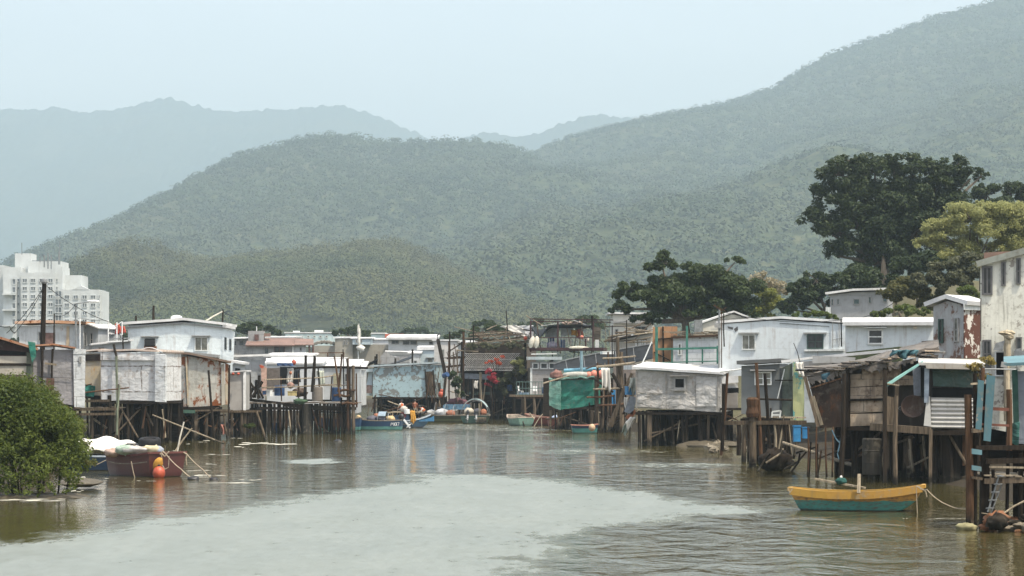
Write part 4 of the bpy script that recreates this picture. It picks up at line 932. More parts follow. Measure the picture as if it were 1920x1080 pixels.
single('water_tank', 'low white tank on the ridge of the pale blue house', 'tank', MB().box(P(331, 598, 192), (.8, .8, .35)).ball(P(331, 595, 192), (.45, .45, .18)), M_WHITE)
rope('thin cable sagging between the poles on the pale blue house', [(256, 596), (287, 578)], 194, .015, M_WIRE, .15, 'power_cable', 'cable')

# --- small pale hut and pale box house
h = Hut('stilt_hut', 'small plain pale hut with two orange lamps on its eave', 'hut', 431, 178, 457, 178)
h.wall([(431, 700), (457, 698)], [(431, 770), (457, 769)], 4, wallmat('warm_grey_sheet', (.40, .385, .365), dirt=.25)); h.roof([(431, 699), (457, 697)], M_ROOFW, .08, .25, .1); h.floor(); h.stilts(3, 3)
h.quad([(456, 698), (461, 697), (461, 770), (456, 769)], M_WHITE, 'corner_board', dv=-.08, nu=1)
for i, x in enumerate((437, 447)): tag(link('eave_lantern', MB().ball(P(x, 701, 177.4), (.12, .12, .1), 10, 6), M_ORANGE, None, True), ('left orange lantern' if i == 0 else 'right orange lantern') + ' under the eave of the small pale hut', 'lantern')
h.board((392, 772), (490, 771), W_GREY, 'beam', dv=-.4, w=.14, h=.16)
h = Hut('stilt_hut', 'pale hut with a dark vent above the small lantern hut', 'hut', 436, 186, 452, 186)
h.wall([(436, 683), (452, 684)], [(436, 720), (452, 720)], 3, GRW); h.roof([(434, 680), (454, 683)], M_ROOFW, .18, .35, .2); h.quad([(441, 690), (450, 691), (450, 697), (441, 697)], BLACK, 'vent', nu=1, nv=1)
pole('bent_pole', 'bent grey driftwood pole leaning out of the water by the work deck', 'pole', 481, 772, 499, 828, 172, 2.6, W_GREY)
h = BOX_HUT = Hut('stilt_hut', 'pale box hut with an orange tarp corner and brown shutter', 'hut', 440, 196, 497, 197)
h.wall([(440, 673), (497, 675)], [(440, 765), (497, 765)], 5, wallmat('grey_blue_wall', (.42, .44, .455), dirt=.2, seam=(2.2, 2.2, .01)))
h.roof([(440, 670), (497, 668)], M_ROOFW, .16, .5, .35); h.floor(); h.stilts(4, 3)
h.quad([(489, 682), (500, 690), (500, 742), (491, 740)], plain('pink_sheet', (.50, .34, .28), .7, .2), 'panel', dv=-.3); h.quad([(486, 684), (495, 686), (494, 690), (488, 690)], M_ORANGE, 'tarp_flap', dv=-.5)
h.quad([(500, 690), (525, 690), (524, 735), (500, 735)], plain('brown_shutter', (.13, .115, .105), .7, .2), 'shutter', dv=.05, nu=2, nv=2)
# ================================================================== WORK DECK AND BACK ROWS
t = thing('work_deck', 'cluttered timber work deck on black stilts with bamboo rails', 'deck', P(570, 812, 190)); z0 = P(570, 812, 190)
q = lambda x, y, dy=0: P(x, y, 190 + dy) - z0
mb = MB()
for i in range(24): mb.box(q(470 + i * 8.6, 755 + R.uniform(-1, 1), 3), (.32, 6.4 + R.uniform(-.4, .4), .06), R.uniform(-.03, .03), (0, R.uniform(-.03, .03)))
link('planking', mb, W_DRY, t)
for x0, y0, x1, y1, w_ in ((456, 748, 560, 760, .2), (530, 760, 668, 766, .22), (480, 765, 650, 768, .2), (560, 750, 668, 752, .14), (600, 772, 655, 774, .1)): link('beam', MB().bar(q(x0, y0, -.1), q(x1, y1, -.1), w_, w_), W_DARK, t)
g_ = random.Random(31)
for i in range(40):
    x = 475 + 185 * ((i * 7) % 40) / 40 + g_.uniform(-2, 2); d = g_.choice([0, .4, 1.5, 3, 5, 6]); r = g_.uniform(.07, .14)
    link('stilt', MB().tube([q(x + g_.uniform(-3, 3), 822, d), q(x, 790, d), q(x, 757, d)], r, 6, r * .9), W_DARK if d > 1 or g_.random() < .6 else W_BROWN, t)
link('pier', MB().lathe([(.42, -1), (.40, 0), (.38, 1.4), (.36, 2.3)], tuple(q(575, 812, -.2)), 12), wallmat('mossy_concrete', (.038, .034, .027), dirt=.5), t)
for x0, y0, x1, y1, r, m_ in ((547, 822, 541, 770, .05, W_PALE), (553, 812, 560, 775, .05, W_GREY), (566, 818, 556, 778, .05, W_GREY), (600, 815, 585, 765, .06, W_BROWN), (618, 813, 585, 785, .05, W_DARK)): link('brace', MB().tube([q(x0, y0, -.3), q(x1, y1, -.3)], r, 6), m_, t)
for pts, r in ((((495, 712), (560, 710), (600, 708), (640, 702)), .045), (((490, 727), (560, 725), (640, 720)), .05), (((552, 690), (620, 688), (690, 690)), .09), (((600, 723), (660, 722)), .04)): link('rail', MB().tube([q(a, b, -.2) for a, b in pts], r, 6), W_PALE if r < .06 else W_DARK, t)
for x, y0, y1, r in ((560, 700, 752, .06), (572, 666, 750, .13), (600, 690, 745, .07), (620, 705, 750, .06), (633, 700, 740, .06), (645, 655, 745, .05), (588, 670, 735, .09), (528, 706, 752, .05)):
    lx = g_.uniform(-4, 4); link('post', MB().tube([q(x, y1, .1), q(x + lx * .5, (y0 + y1) / 2, .1), q(x + lx, y0, .1)], r, 6, r * .8), W_DARK if g_.random() < .6 else W_BROWN, t)
for x, y0, y1, r, m_ in ((652, 672, 815, .11, W_BROWN), (662, 685, 815, .15, W_GREY), (656, 690, 812, .08, W_DARK), (640, 745, 815, .09, W_DARK), (668, 700, 760, .07, W_BROWN)):
    link('post', MB().tube([q(x + 1, y1 + 4, -.5), q(x, (y0 + y1) / 2, -.5), q(x, y0, -.5)], r, 7, r * .85), m_, t)
for x, y, a in ((640, 742, .4), (650, 733, -.3), (655, 757, .2)):
    link('lashing', MB().tube([q(x - 14, y, -.7), q(x - 4, y - 2, -.75), q(x + 8, y + 3 * a, -.75), q(x + 16, y - 1, -.7)], .11, 7, .08), W_BROWN, t)
for k, (x0, y0, x1, y1, lb) in enumerate(((650, 672, 658, 745, 'rough leaning stake at the right end of the work deck'), (641, 664, 634, 735, 'forked driftwood post tied above the work deck'), (585, 735, 590, 667, 'twisted dark trunk standing on the work deck'), (627, 668, 637, 745, 'slanting grey stake over the work deck rail'))):
    pole('driftwood_stake', lb, 'stake', x0, y0, x1, y1, 188.5, 2.8 if k == 2 else 2, W_BROWN if k % 2 else W_DARK)
barrel('blue plastic drum with a dark lid on the left of the work deck', 524, 742, 190.5, .82, .78)
barrel('tall blue box drum at the right end of the work deck', 631, 752, 189.6, .75, 1.05)
barrel('big dull grey drum in the middle of the work deck', 595, 752, 189.4, .86, 1.1, wallmat('dirty_drum', (.20, .175, .15), dirt=.5))
barrel('blue drum floating in the dark beneath the work deck', 520, 812, 192, .75, .8)
crate('small blue crate beside the stick pile on the deck', 497, 740, 190, (.4, .4, .3)); crate('white box beside the left blue drum on the deck', 505, 743, 189.7, (.36, .36, .5), M_WHITE, 'box', 'box')
crate('pale yellow fish basket in the middle of the work deck', 548, 742, 189.6, (.7, .5, .35), plain('yellow_basket', (.42, .34, .16), .7, .3), 'basket', 'basket')
blob('net_heap', 'brown heap of nets behind the rail of the work deck', 'net', 562, 743, 191.5, (.6, .45, .35), plain('brown_net', (.10, .075, .06), .95, .4, 9), .5)
blob('net_heap', 'green net pile hanging at the front of the work deck', 'net', 562, 757, 188.4, (.5, .25, .2), plain('green_net', (.06, .10, .06), .95, .4, 9), .6)
blob('sack', 'pinkish sack stood against the rail of the work deck', 'sack', 545, 728, 191, (.28, .25, .25), plain('pink_sack', (.34, .22, .18), .9, .3), .3)
t = thing('stick_pile', 'heap of crossed black timber at the left end of the work deck', 'timber', P(482, 748, 189)); z0 = P(482, 748, 189)
for i, (x0, y0, x1, y1) in enumerate(((468, 698, 471, 748), (486, 704, 484, 748), (473, 745, 492, 715), (488, 746, 470, 718), (478, 746, 481, 712), (467, 732, 490, 722), (494, 747, 480, 720), (466, 745, 476, 726))):
    link('timber', MB().tube([P(x0, y0, 189 + .1 * i) - z0, P(x1, y1, 189 + .1 * i) - z0], .08 + .02 * (i % 3), 6), W_DARK, t)
single('roof_sheet', 'white sheet shade edge with a blue tarp over the work deck', 'shade', MB().sheet(lambda i, j: P(499 + 50 * i, 679 + 3 * i, 192 + 3 * j) + Vector((0, 0, .3 * j)), 6, 3, .06), M_WHITE)
cloth('tarp', 'bright blue tarp hanging below the white sheet shade', 'tarp', 520, 681, 550, 687, 191.9, M_BLUEP, 5, .08)
floatbuoy('round orange float under the roof above the work deck', 551, 684, 192.5, .19, M_ORANGE); floatbuoy('second orange float hung beside the first above the work deck', 545, 702, 192.6, .12, plain('pale_orange', (.5, .2, .11), .6, .3))
cloth('hanging_cloth', 'pale hanging cloth on the line above the work deck', 'cloth', 596, 695, 608, 722, 193, plain('pale_green_cloth', (.45, .48, .40), .8, .2)); cloth('hanging_cloth', 'dark shirt hanging among posts of the work deck', 'cloth', 553, 692, 563, 716, 192.5, plain('dark_shirt', (.03, .035, .04), .9, .2)); cloth('hanging_cloth', 'cream shirt hanging left of the dark shirt over the deck', 'cloth', 538, 690, 550, 718, 192.6, M_CLOTHW)

def small_house(name, label, cat, x0, x1, Y, ytop, ybot, mat, roofm=None, depth=6, gable=None, rth=.15, of=.15, os=.25, dz=.2, wins=(), Y1=None, group=None):
    h = Hut(name, label, cat, x0, Y, x1, Y1 or Y, group); top = [(x0, ytop), (x1, ytop)] if gable is None else [(x0, ytop), (gable[0], gable[1]), (x1, ytop if len(gable) < 3 else gable[2])]
    h.wall(top, [(x0, ybot), (x1, ybot)], depth, mat, crump=.004, back_dz=dz)
    if roofm: h.roof([(a, b - .5) for a, b in top], roofm, rth, of, os, dz=dz)
    for w_ in wins: h.window(*w_[:4], w_[4] if len(w_) > 4 else M_GREYF, w_[5] if len(w_) > 5 else GLASS, cols=w_[6] if len(w_) > 6 else 2, hood=w_[7] if len(w_) > 7 else None)
    return h
KHAKI = wallmat('khaki_concrete', (.33, .31, .26), (.27, .255, .22), dirt=.35, bump=.2); STONE = wallmat('stone_render', (.36, .36, .35), (.27, .27, .27), dirt=.45, seam=(1.2, .6, .03), seamc=(.2, .2, .2))
PBLUE = wallmat('pale_blue_paint', (.44, .52, .55), (.40, .47, .50), dirt=.25); WALLW = wallmat('white_render', (.56, .575, .58), (.50, .52, .53), dirt=.22, seam=(3.1, 2.2, .008))
TILE = wallmat('red_roof_tile', (.24, .155, .125), (.19, .125, .105), dirt=.35, bump=.4)
# low sheds directly behind the work deck
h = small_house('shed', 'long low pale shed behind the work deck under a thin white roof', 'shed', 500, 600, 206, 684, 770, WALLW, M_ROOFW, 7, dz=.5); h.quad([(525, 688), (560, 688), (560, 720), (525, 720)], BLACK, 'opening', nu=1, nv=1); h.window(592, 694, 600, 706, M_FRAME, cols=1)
h = small_house('shed', 'pale shed with a dark doorway right of the long low shed', 'shed', 600, 668, 210, 690, 775, wallmat('grey_blue_wall', (.42, .44, .455)), M_ROOFW, 7, dz=.6); h.quad([(625, 700), (640, 700), (640, 745), (625, 745)], plain('olive_door', (.25, .24, .17), .8, .2), 'door', nu=1, nv=1); h.window(646, 700, 658, 716, M_GREYF, cols=1)
small_house('shed', 'flat white roofed shed above the low pale sheds by the deck', 'shed', 499, 580, 222, 670, 700, GRW, M_ROOFW, 8, dz=.3, wins=((508, 674, 520, 682),))
h = small_house('house', 'small pale house with a railed roof terrace behind the deck', 'house', 572, 640, 228, 675, 720, WALLW, M_ROOFW, 6, dz=0.1, wins=((592, 682, 598, 692, M_GREYF, GLASS, 1),))
t = h.root
for x in range(600, 646, 4): h.post((x, 692), (x, 675), W_BROWN, 'baluster', -1.2, .03, n=4)
h.board((598, 675), (646, 675), W_BROWN, 'rail', -1.2, .06, .06); h.board((577, 662), (645, 661), W_BROWN, 'rail', 1.5, .06, .08)
for x in (582, 614, 645): h.post((x, 676), (x, 661), W_BROWN, 'post', 1.5, .06, n=5)
h = small_house('shed', 'white lean-to shed left of the mottled blue hut', 'shed', 620, 680, 236, 694, 760, WALLW, M_ROOFW, 6, dz=.7)
# stone house with red tiles
h = small_house('house', 'grey stone house with a red tiled roof and porch', 'house', 462, 548, 300, 645, 700, STONE, None, 9, dz=0, wins=((514, 650, 534, 664, plain('brown_frame', (.12, .07, .06), .7), GLASS, 2), (496, 652, 504, 664, M_GREYF, GLASS, 1)))
mb = MB()
for k in range(48):
    x0 = 462 + 90 * k / 48; a, b_ = h.pt(x0 - 1, 648, -.6), h.pt(x0 + 4, 635, 4.5); mb.tube([a, b_], .10, 6)
mb.sheet(lambda i, j: h.pt(460 + 92 * i + 4 * j, 648 - 13 * j, -.6 + 5.1 * j), 8, 4, .08); h.put('roof', mb, TILE)
h.put('roof_wing', MB().sheet(lambda i, j: h.pt(552 + 36 * i, 647 - 12 * j + 1.5 * i * j, -.4 + 4 * j), 6, 3, .12), TILE)
h.quad([(548, 647), (574, 648), (574, 690), (548, 690)], WALLW, 'wing_wall', dv=.3, th=.2, crump=0); h.window(562, 651, 566, 658, M_GREYF, cols=1, dv=.15)
for x in (580, 587): h.post((x, 648), (x, 668), plain('brown_frame', (.12, .07, .06)), dv=-.2, r=.13)
h.board((574, 666), (588, 667), plain('brown_frame', (.12, .07, .06)), 'rail', -.2, .1, .1); h.post((549, 647), (549, 690), M_FRAME, 'drainpipe', -.2, .07)
h.put('chimney', MB().box(h.pt(481, 632, 3), (1.9, 1.6, 1.5)), STONE); h.quad([(477, 627), (485, 627), (485, 638), (477, 638)], plain('brown_frame', (.12, .07, .06)), 'chimney_window', dv=2.1, nu=1, nv=1); h.put('chimney_cap', MB().box(h.pt(500, 628, 3.2), (.9, .8, .4)), TILE)
h.post((481, 624), (481, 612), M_WHITE, 'finial', 3, .06)
small_house('house', 'low grey house with a white roof left of the tiled house', 'house', 436, 474, 304, 636, 700, STONE, M_ROOFW, 9, wins=((438, 639, 444, 648, M_GREYF, GLASS, 1), (448, 638, 457, 648, M_GREYF, GLASS, 1)), of=.6)
small_house('house', 'white roofed house behind the red tiled roof', 'house', 500, 552, 316, 634, 690, GRW, M_ROOFW, 9)
# khaki block row
small_house('house', 'khaki concrete house with two tall windows under a white roof', 'house', 628, 661, 330, 635, 690, KHAKI, M_ROOFW, 9, wins=((644, 638, 647, 647, M_GREYF, GLASS, 1), (649, 638, 652, 647, M_GREYF, GLASS, 1)))
small_house('house', 'little pale blue upper house with four slit windows', 'house', 661, 694, 329.5, 636, 646, PBLUE, M_ROOFW, 8, wins=((667, 636.5, 670, 642, M_GREYF, GLASS, 1), (672, 636.5, 675, 642, M_GREYF, GLASS, 1), (676, 636.5, 679, 642, M_GREYF, GLASS, 1)))
small_house('garden_wall', 'long khaki concrete wall below the pale slit window house', 'wall', 661, 746, 331, 646, 690, KHAKI, None, 4, dz=0)
small_house('garden_wall', 'khaki concrete wall between tiled house and khaki house', 'wall', 588, 628, 331, 648, 690, KHAKI, None, 4, dz=0)
t = single('rubble_roof', 'low rubble covered roof between tiled house and khaki house', 'roof', MB().sheet(lambda i, j: P(588 + 40 * i, 645 - 4 * math.sin(i * 3.1), 333 + 4 * j) + Vector((0, 0, .25 * mnoise.noise(Vector((i * 9, j * 3, 2))))), 16, 4, .3), wallmat('rubble', (.22, .20, .17), dirt=.5))
small_house('house', 'white flat house with a white roof right of the slit windows', 'house', 694, 728, 336, 638, 650, WALLW, M_ROOFW, 8)
h = small_house('house', 'long white roofed house with a dark ribbon window', 'house', 728, 818, 322, 637, 700, WALLW, M_ROOFW, 9, rth=.3, of=.8, dz=.5, wins=((734, 638, 748, 645, M_GREYF, GLASS, 2), (755, 638.5, 768, 646.5, M_GREYF, GLASS, 1), (769, 638.5, 782, 646.5, M_GREYF, GLASS, 1), (804, 640, 812, 646, M_GREYF, GLASS, 1)))
small_house('house', 'small boxy pale blue house under a white slab roof', 'house', 786, 815, 280, 657, 720, PBLUE, M_ROOFW, 5, rth=.35, wins=((802, 672, 811, 690, M_GREYF, GLASS_L, 1, M_GREYF),))
h = small_house('house', 'grey gabled house with a white tin roof', 'house', 713, 740, 286, 669, 720, STONE, None, 8, gable=(722, 659), dz=0)
h.put('roof', MB().sheet(lambda i, j: h.pt(722 + 62 * j, 658 + 1.5 * j + 9 * i * (1 - .0 * j), .2 + .5 * i), 3, 6, .12), M_ROOFW); h.quad([(740, 669), (785, 668), (785, 720), (740, 720)], STONE, 'wing_wall', dv=.1, th=.3, crump=0)
h.window(746, 678, 751, 690, M_GREYF, cols=1, dv=.0); h.window(755, 678, 760, 690, M_GREYF, cols=1, dv=.0); h.window(764, 678, 768, 690, M_GREYF, cols=1, dv=.0)
small_house('shed', 'white flat shed between the gabled house and the boxy blue house', 'shed', 768, 786, 276, 664, 720, WALLW, M_ROOFW, 4, wins=((776, 676, 782, 688, M_GREYF, GLASS, 1),))
# distant blocks
h = Hut('building', 'distant pale green low building behind the tiled roof', 'building', 535, 620, 624, 620); h.wall([(535, 626), (624, 626)], [(535, 650), (624, 650)], 20, wallmat('mint_wall', (.50, .60, .60), dirt=.15)); h.roof([(535, 625), (624, 625)], M_ROOFW, .3, .2, .3)
for k in range(7): h.window(541 + k * 11.5, 629, 546 + k * 11.5, 633, M_FRAME, GLASS_L, cols=1, dv=-.1, fw=.12)
h.put('roof_box', MB().box(h.pt(556, 624, 6), (1.6, 1.6, 1)).box(h.pt(598, 623.5, 6), (2.2, 1.6, 1.2)), M_WHITE)
h = Hut('building', 'distant white building with a red painted end block', 'building', 696, 560, 757, 560); h.wall([(696, 627), (757, 627)], [(696, 650), (757, 650)], 14, wallmat('mint_wall', (.5, .6, .6))); h.quad([(722, 626), (757, 626), (757, 637), (722, 637)], plain('red_render', (.50, .13, .08), .7, .2), 'red_block', dv=-.3, th=.5, crump=0); h.roof([(696, 626), (722, 626)], M_ROOFW, .25, .3, .1)
# tall white cloth banner on a pole
t = thing('banner_pole', 'tall pole wrapped in a ragged white cloth above the rooftops', 'banner', P(672, 670, 262)); z0 = P(672, 670, 262)
link('pole', MB().tube([P(672, 690, 262) - z0, P(671, 612, 262) - z0], .05, 6), M_FRAME, t)
link('cloth', MB().ball(P(673, 634, 262) - z0, (.17, .16, 1.1), 10, 12, 0, .9).ball(P(676, 655, 262) - z0, (.42, .25, .42), 12, 8, 0, .8).ball(P(671.5, 618, 262) - z0, (.12, .12, .5), 8, 8, 0, .8), M_CLOTHW, t, True)
# wall of the tall pale house behind the crane post
h = small_house('house', 'tall blank pale house behind the leaning black post', 'house', 814, 856, 268, 640, 770, wallmat('warm_white_render', (.54, .52, .49), (.47, .46, .44), dirt=.3), M_ROOFW, 8, wins=((826, 655, 833, 668, M_GREYF, GLASS_L, 1),), dz=0)
small_house('house', 'long pale roof line behind the timber lattice house', 'house', 826, 905, 300, 643, 700, GRW, M_ROOFW, 8, of=.6)

# ================================================================== MOTTLED BLUE HUT
MOTT = wallmat('mottled_blue', (.36, .48, .51), (.33, .44, .475), dirt=.12, peel=.42, peelc=(.20, .21, .20), seam=(3.0, 1.9, .008), seamc=(.26, .33, .35), bump=.15)
h = MOTTLED_HUT = Hut('stilt_hut', 'pale blue hut with big flaked grey patches on low stilts', 'hut', 699, 258, 818, 257)
h.wall([(699, 690), (760, 687), (818, 684)], [(699, 744), (818, 745)], 6, MOTT, crump=.01); h.roof([(699, 688), (760, 685), (818, 682)], wallmat('pale_blue_roof', (.45, .52, .54), dirt=.35), .18, .3, .2); h.floor(); h.stilts(8, 4, r=.14, zb=-1.5)
h.quad([(670, 699), (698, 697), (698, 742), (672, 741)], wallmat('pale_blue_paint', (.44, .52, .55)), 'side_wall', dv=.5, th=.4, crump=.02); h.quad([(668, 694), (700, 691), (700, 697), (667, 699)], wallmat('pale_blue_roof', (.4, .5, .5)), 'side_roof', dv=.1, th=.5)
h.quad([(797, 697), (812, 696), (814, 740), (800, 742)], W_GREY, 'boarding', dv=-.12); h.board((797, 693), (800, 740), W_DARK, 'batten', -.2, .14, .08); h.board((812, 694), (816, 742), W_DARK, 'batten', -.2, .14, .08)
h.board((690, 697), (686, 725), W_GREY, 'pipe', -.1, .08, .08)
h.quad([(682, 722), (697, 722), (697, 737), (682, 737)], plain('rusty_box', (.14, .10, .09), .8, .4), 'meter_box', dv=-.4, th=.4)
t = thing('tarp_awning', 'sagging black tarp on bare poles above the mottled blue hut', 'awning', P(735, 690, 262)); z0 = P(735, 690, 262); q = lambda x, y, dy=0: P(x, y, 262 + dy) - z0
link('tarp', MB().sheet(lambda i, j: q(672 + 36 * i, 684 - 12 * i + 3 * math.sin(i * 3), -1 + 4 * j) + Vector((0, 0, -.3 * math.sin(j * 3.1))), 8, 5, .05), M_TARPB, t); link('tarp', MB().sheet(lambda i, j: q(708 + 65 * i, 683 - 12 * i, 0 + 3 * j) + Vector((0, 0, -.25 * math.sin(i * 3.1 + j))), 8, 4, .06), M_TARPB, t)
for x, y in ((674, 683), (706, 664), (703, 668), (741, 672), (773, 655)): link('post', MB().tube([q(x, 692), q(x + .5, y)], .1, 6), W_DARK, t)
t = thing('timber_pile', 'jumble of boards and netting right of the mottled blue hut', 'timber', P(815, 750, 248)); z0 = P(815, 750, 248)
for i in range(16):
    x0 = R.uniform(798, 832); x1 = x0 + R.uniform(-14, 14); link('timber', MB().bar(P(x0, R.uniform(745, 756), 248 + i * .15) - z0, P(x1, R.uniform(695, 728), 248 + i * .15) - z0, R.uniform(.08, .3), .06), (W_GREY, W_BROWN, W_DARK)[i % 3], t)
floatbuoy('orange float hanging beside the timber jumble by the blue hut', 827, 745, 244, .3, M_ORANGE); floatbuoy('small orange float above the larger one near the blue hut', 828, 736, 244, .18, M_ORANGE)
t = thing('crane_post', 'tall leaning black post with a hook on its top', 'post', P(838, 735, 238)); z0 = P(838, 735, 238); q = lambda x, y, dy=0: P(x, y, 238 + dy) - z0
link('beam', MB().bar(q(835, 702), q(821, 636), .38, .34), W_DARK, t); link('hook', MB().tube([q(821, 636), q(820, 629), q(823, 626), q(826, 627)], .07, 6), M_BLACKP, t); link('stay', MB().bar(q(836, 700), q(830, 760), .2, .2), W_DARK, t)
barrel('blue drum lying on the staging under the leaning black post', 832, 705, 237, .5, .6, tilt=1.3)

# ================================================================== TIMBER LATTICE HOUSE
h = LATTICE_HOUSE = Hut('timber_house', 'ramshackle timber house with a white lattice balcony and plants', 'house', 838, 253, 990, 251)
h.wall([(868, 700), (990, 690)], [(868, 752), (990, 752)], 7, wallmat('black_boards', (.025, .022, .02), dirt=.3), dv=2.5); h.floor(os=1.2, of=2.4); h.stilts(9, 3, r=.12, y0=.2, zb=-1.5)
h.wall([(872, 645), (985, 644)], [(872, 700), (985, 696)], 6, wallmat('umber_boards', (.10, .08, .065), dirt=.5), dv=1.2, name='upper_wall')
LATT = plain('lattice_slat', (.62, .60, .56), .7, .25, 5, .3); mb = MB(); a0, a1 = h.pt(873, 664, -.8), h.pt(974, 694, -.8); Wd, Hg = a1.x - a0.x, a0.z - a1.z; n = 26
for sgn in (1, -1):
    for k in range(-8, n + 8):
        xs_ = a0.x + Wd * k / n; p, q_ = Vector((xs_, -.8 + .02 * sgn, a1.z)), Vector((xs_ + sgn * Hg, -.8 + .02 * sgn, a0.z))
        lo, hi = 0., 1.; dx = q_.x - p.x
        for bound, up_ in ((a0.x, False), (a1.x, True)):
            f = (bound - p.x) / dx
            if (dx > 0) == (not up_): lo = max(lo, f)
            else: hi = min(hi, f)
        if hi - lo > .05: mb.bar(p.lerp(q_, lo), p.lerp(q_, hi), .105, .02)
for y in (663, 673, 688, 694): mb.bar(h.pt(872, y, -.84), h.pt(975, y + (1 if y > 670 else 0), -.84), .10, .05)
h.put('lattice', mb, LATT)
h.board((868, 698), (985, 693), W_DARK, 'beam', -.3, .2, .25); h.board((870, 652), (992, 641), W_GREY, 'shelf', -.3, .8, .12); h.board((868, 645), (995, 634), W_PALE, 'beam', -.3, .12, .12)
h.board((836, 688), (872, 684), W_BROWN, 'beam', -.2, .12, .2); h.board((838, 672), (872, 670), W_BROWN, 'beam', -.2, .12, .2); h.board((838, 700), (868, 697), W_BROWN, 'beam', -.2, .1, .14)
for x, y0, y1, r, m_ in ((869, 622, 780, .13, W_BROWN), (866, 640, 770, .1, W_DARK), (843, 622, 700, .08, W_DARK), (842, 640, 770, .1, W_BROWN), (901, 698, 790, .15, W_PALE), (887, 712, 745, .05, W_PALE), (923, 690, 790, .11, W_DARK), (945, 660, 752, .09, W_BROWN), (985, 640, 750, .12, W_DARK), (888, 610, 645, .07, W_DARK), (857, 655, 700, .08, W_GREY), (850, 660, 720, .07, W_GREY)):
    h.post((x, y0), (x, y1 + 6), m_, 'post', -.35, r)
for (x0, y0, x1, y1) in ((838, 660, 850, 700), (845, 655, 838, 705), (852, 645, 860, 700), (836, 672, 862, 660), (860, 690, 872, 640)): h.board((x0, y0), (x1, y1), W_BROWN, 'brace', -.25, .1, .06)
h.quad([(868, 700), (923, 702), (920, 712), (872, 710)], M_GREYB, 'awning', dv=-.3, th=.06, crump=.05); h.quad([(874, 735), (925, 735), (925, 740), (874, 740)], plain('dull_green_board', (.06, .09, .08), .8), 'sill_board', dv=1.5)
h.quad([(867, 738), (873, 738), (873, 752), (867, 752)], M_GREYF, 'sack_board', dv=-.5, th=.3)
mb = MB(); g_ = random.Random(5)
for i in range(60):
    x = g_.uniform(900, 985); y = g_.uniform(622, 643); L = g_.uniform(6, 40); mb.bar(h.pt(x - L / 2, y + g_.uniform(-3, 3), g_.uniform(0, 4)), h.pt(x + L / 2, y + g_.uniform(-3, 3), g_.uniform(0, 4)), .1, .08)
o = h.put('stacked_timber', mb, W_GREY); 
for (x0, y0, x1, y1) in ((880, 628, 960, 622), (872, 634, 940, 630), (875, 645, 950, 638)): h.board((x0, y0), (x1, y1), W_PALE, 'purlin', .6, .1, .1)
h.quad([(938, 612), (965, 609), (985, 618), (985, 632), (940, 632)][:4], M_CLOTHW, 'tarp_cover', dv=1.5, th=.1, crump=.3); h.quad([(962, 612), (1000, 610), (1000, 632), (964, 632)], M_ROOFW, 'roof_sheet', dv=2.5, th=.1, crump=.2)
cloth('hanging_cloth', 'pale flag cloth on a stick before the dark lattice house', 'flag', 889, 714, 896, 728, 250.5, M_CLOTHW)
pole('aerial', 'thin aerial pole leaning over the stacked timber roof', 'aerial', 953, 636, 949, 582, 253, 1.1, W_DARK)
def plant(name, label, cat, px, py, Y, lobes, n, size, mat, seed, per=10, sub=.5):
    b = P(px, py, Y); t = thing(name, label, cat, b); C, RA = lobes_to_clumps(lobes, Y, seed, per, sub); C = C - np.array(b)
    leaf_cloud('foliage', C, RA, n, size, mat, t, seed, .3, .55, .3); mb = MB()
    for k in range(min(7, len(C))): mb.tube([(R.uniform(-.1, .1), 0, 0), Vector(C[k]) * .5 + Vector((0, 0, .2)), Vector(C[k])], .025, 4, .012)
    link('stem', mb, W_BARKD, t); return t
plant('bougainvillea', 'crimson bougainvillea hanging low beside the lattice house', 'plant', 920, 745, 248, [(918, 698, 5, 7), (923, 712, 7, 6), (914, 722, 6, 4), (929, 718, 5, 5), (919, 708, 4, 5), (926, 704, 4, 4)], 620, .17, LF_RED, 41, 6, .95)
plant('bougainvillea', 'orange red bougainvillea spray over the lattice balcony', 'plant', 935, 730, 249, [(920, 678, 8, 3), (930, 675, 8, 4), (940, 671, 6, 4), (912, 681, 5, 2), (936, 682, 5, 4)], 480, .16, leafmat('orange_bract', (.30, .04, .02), (.50, .12, .06), .3), 42, 6, .9)
plant('shrub', 'tangle of dull green shrubs under the lattice balcony', 'shrub', 945, 752, 249, [(945, 722, 24, 14), (965, 705, 18, 16), (935, 735, 18, 10), (975, 690, 12, 18), (985, 718, 8, 14)], 4200, .3, leafmat('dull_leaf', (.03, .04, .018), (.10, .10, .045), .25), 43)
plant('shrub', 'yellow green creeper above the shrubs right of the lattice', 'shrub', 970, 730, 248, [(968, 682, 12, 10), (976, 694, 8, 8)], 1100, .28, LF_YEL, 44)
plant('potted_plant', 'row of pot plants on the shelf above the lattice', 'plant', 905, 652, 250.3, [(882, 650, 10, 7), (893, 652, 8, 6), (905, 648, 10, 8), (918, 652, 9, 6), (930, 650, 8, 6), (950, 650, 9, 7), (962, 648, 7, 6), (975, 652, 9, 6)], 2600, .26, LF_GREY, 45)
plant('shrub', 'dark creeping bush at the foot of the lattice house', 'shrub', 856, 760, 250, [(855, 718, 12, 16), (862, 735, 8, 14), (850, 708, 9, 10)], 1600, .3, LF_MID, 46)
barrel('dark blue drum among the shrubs beside the lattice house', 956, 733, 249.4, .55, .6)
blob('pile', 'purple dark heap on the bank behind the moored boats', 'heap', 858, 764, 251, (1.2, .6, .5), plain('purple_net', (.12, .06, .07), .95, .4), .5)
single('wall_board', 'weathered blue board along the bank behind the moored boats', 'board', MB().box(P(856, 763, 249), (2.8, .15, .55)), plain('faded_blue', (.10, .19, .28), .7, .3))

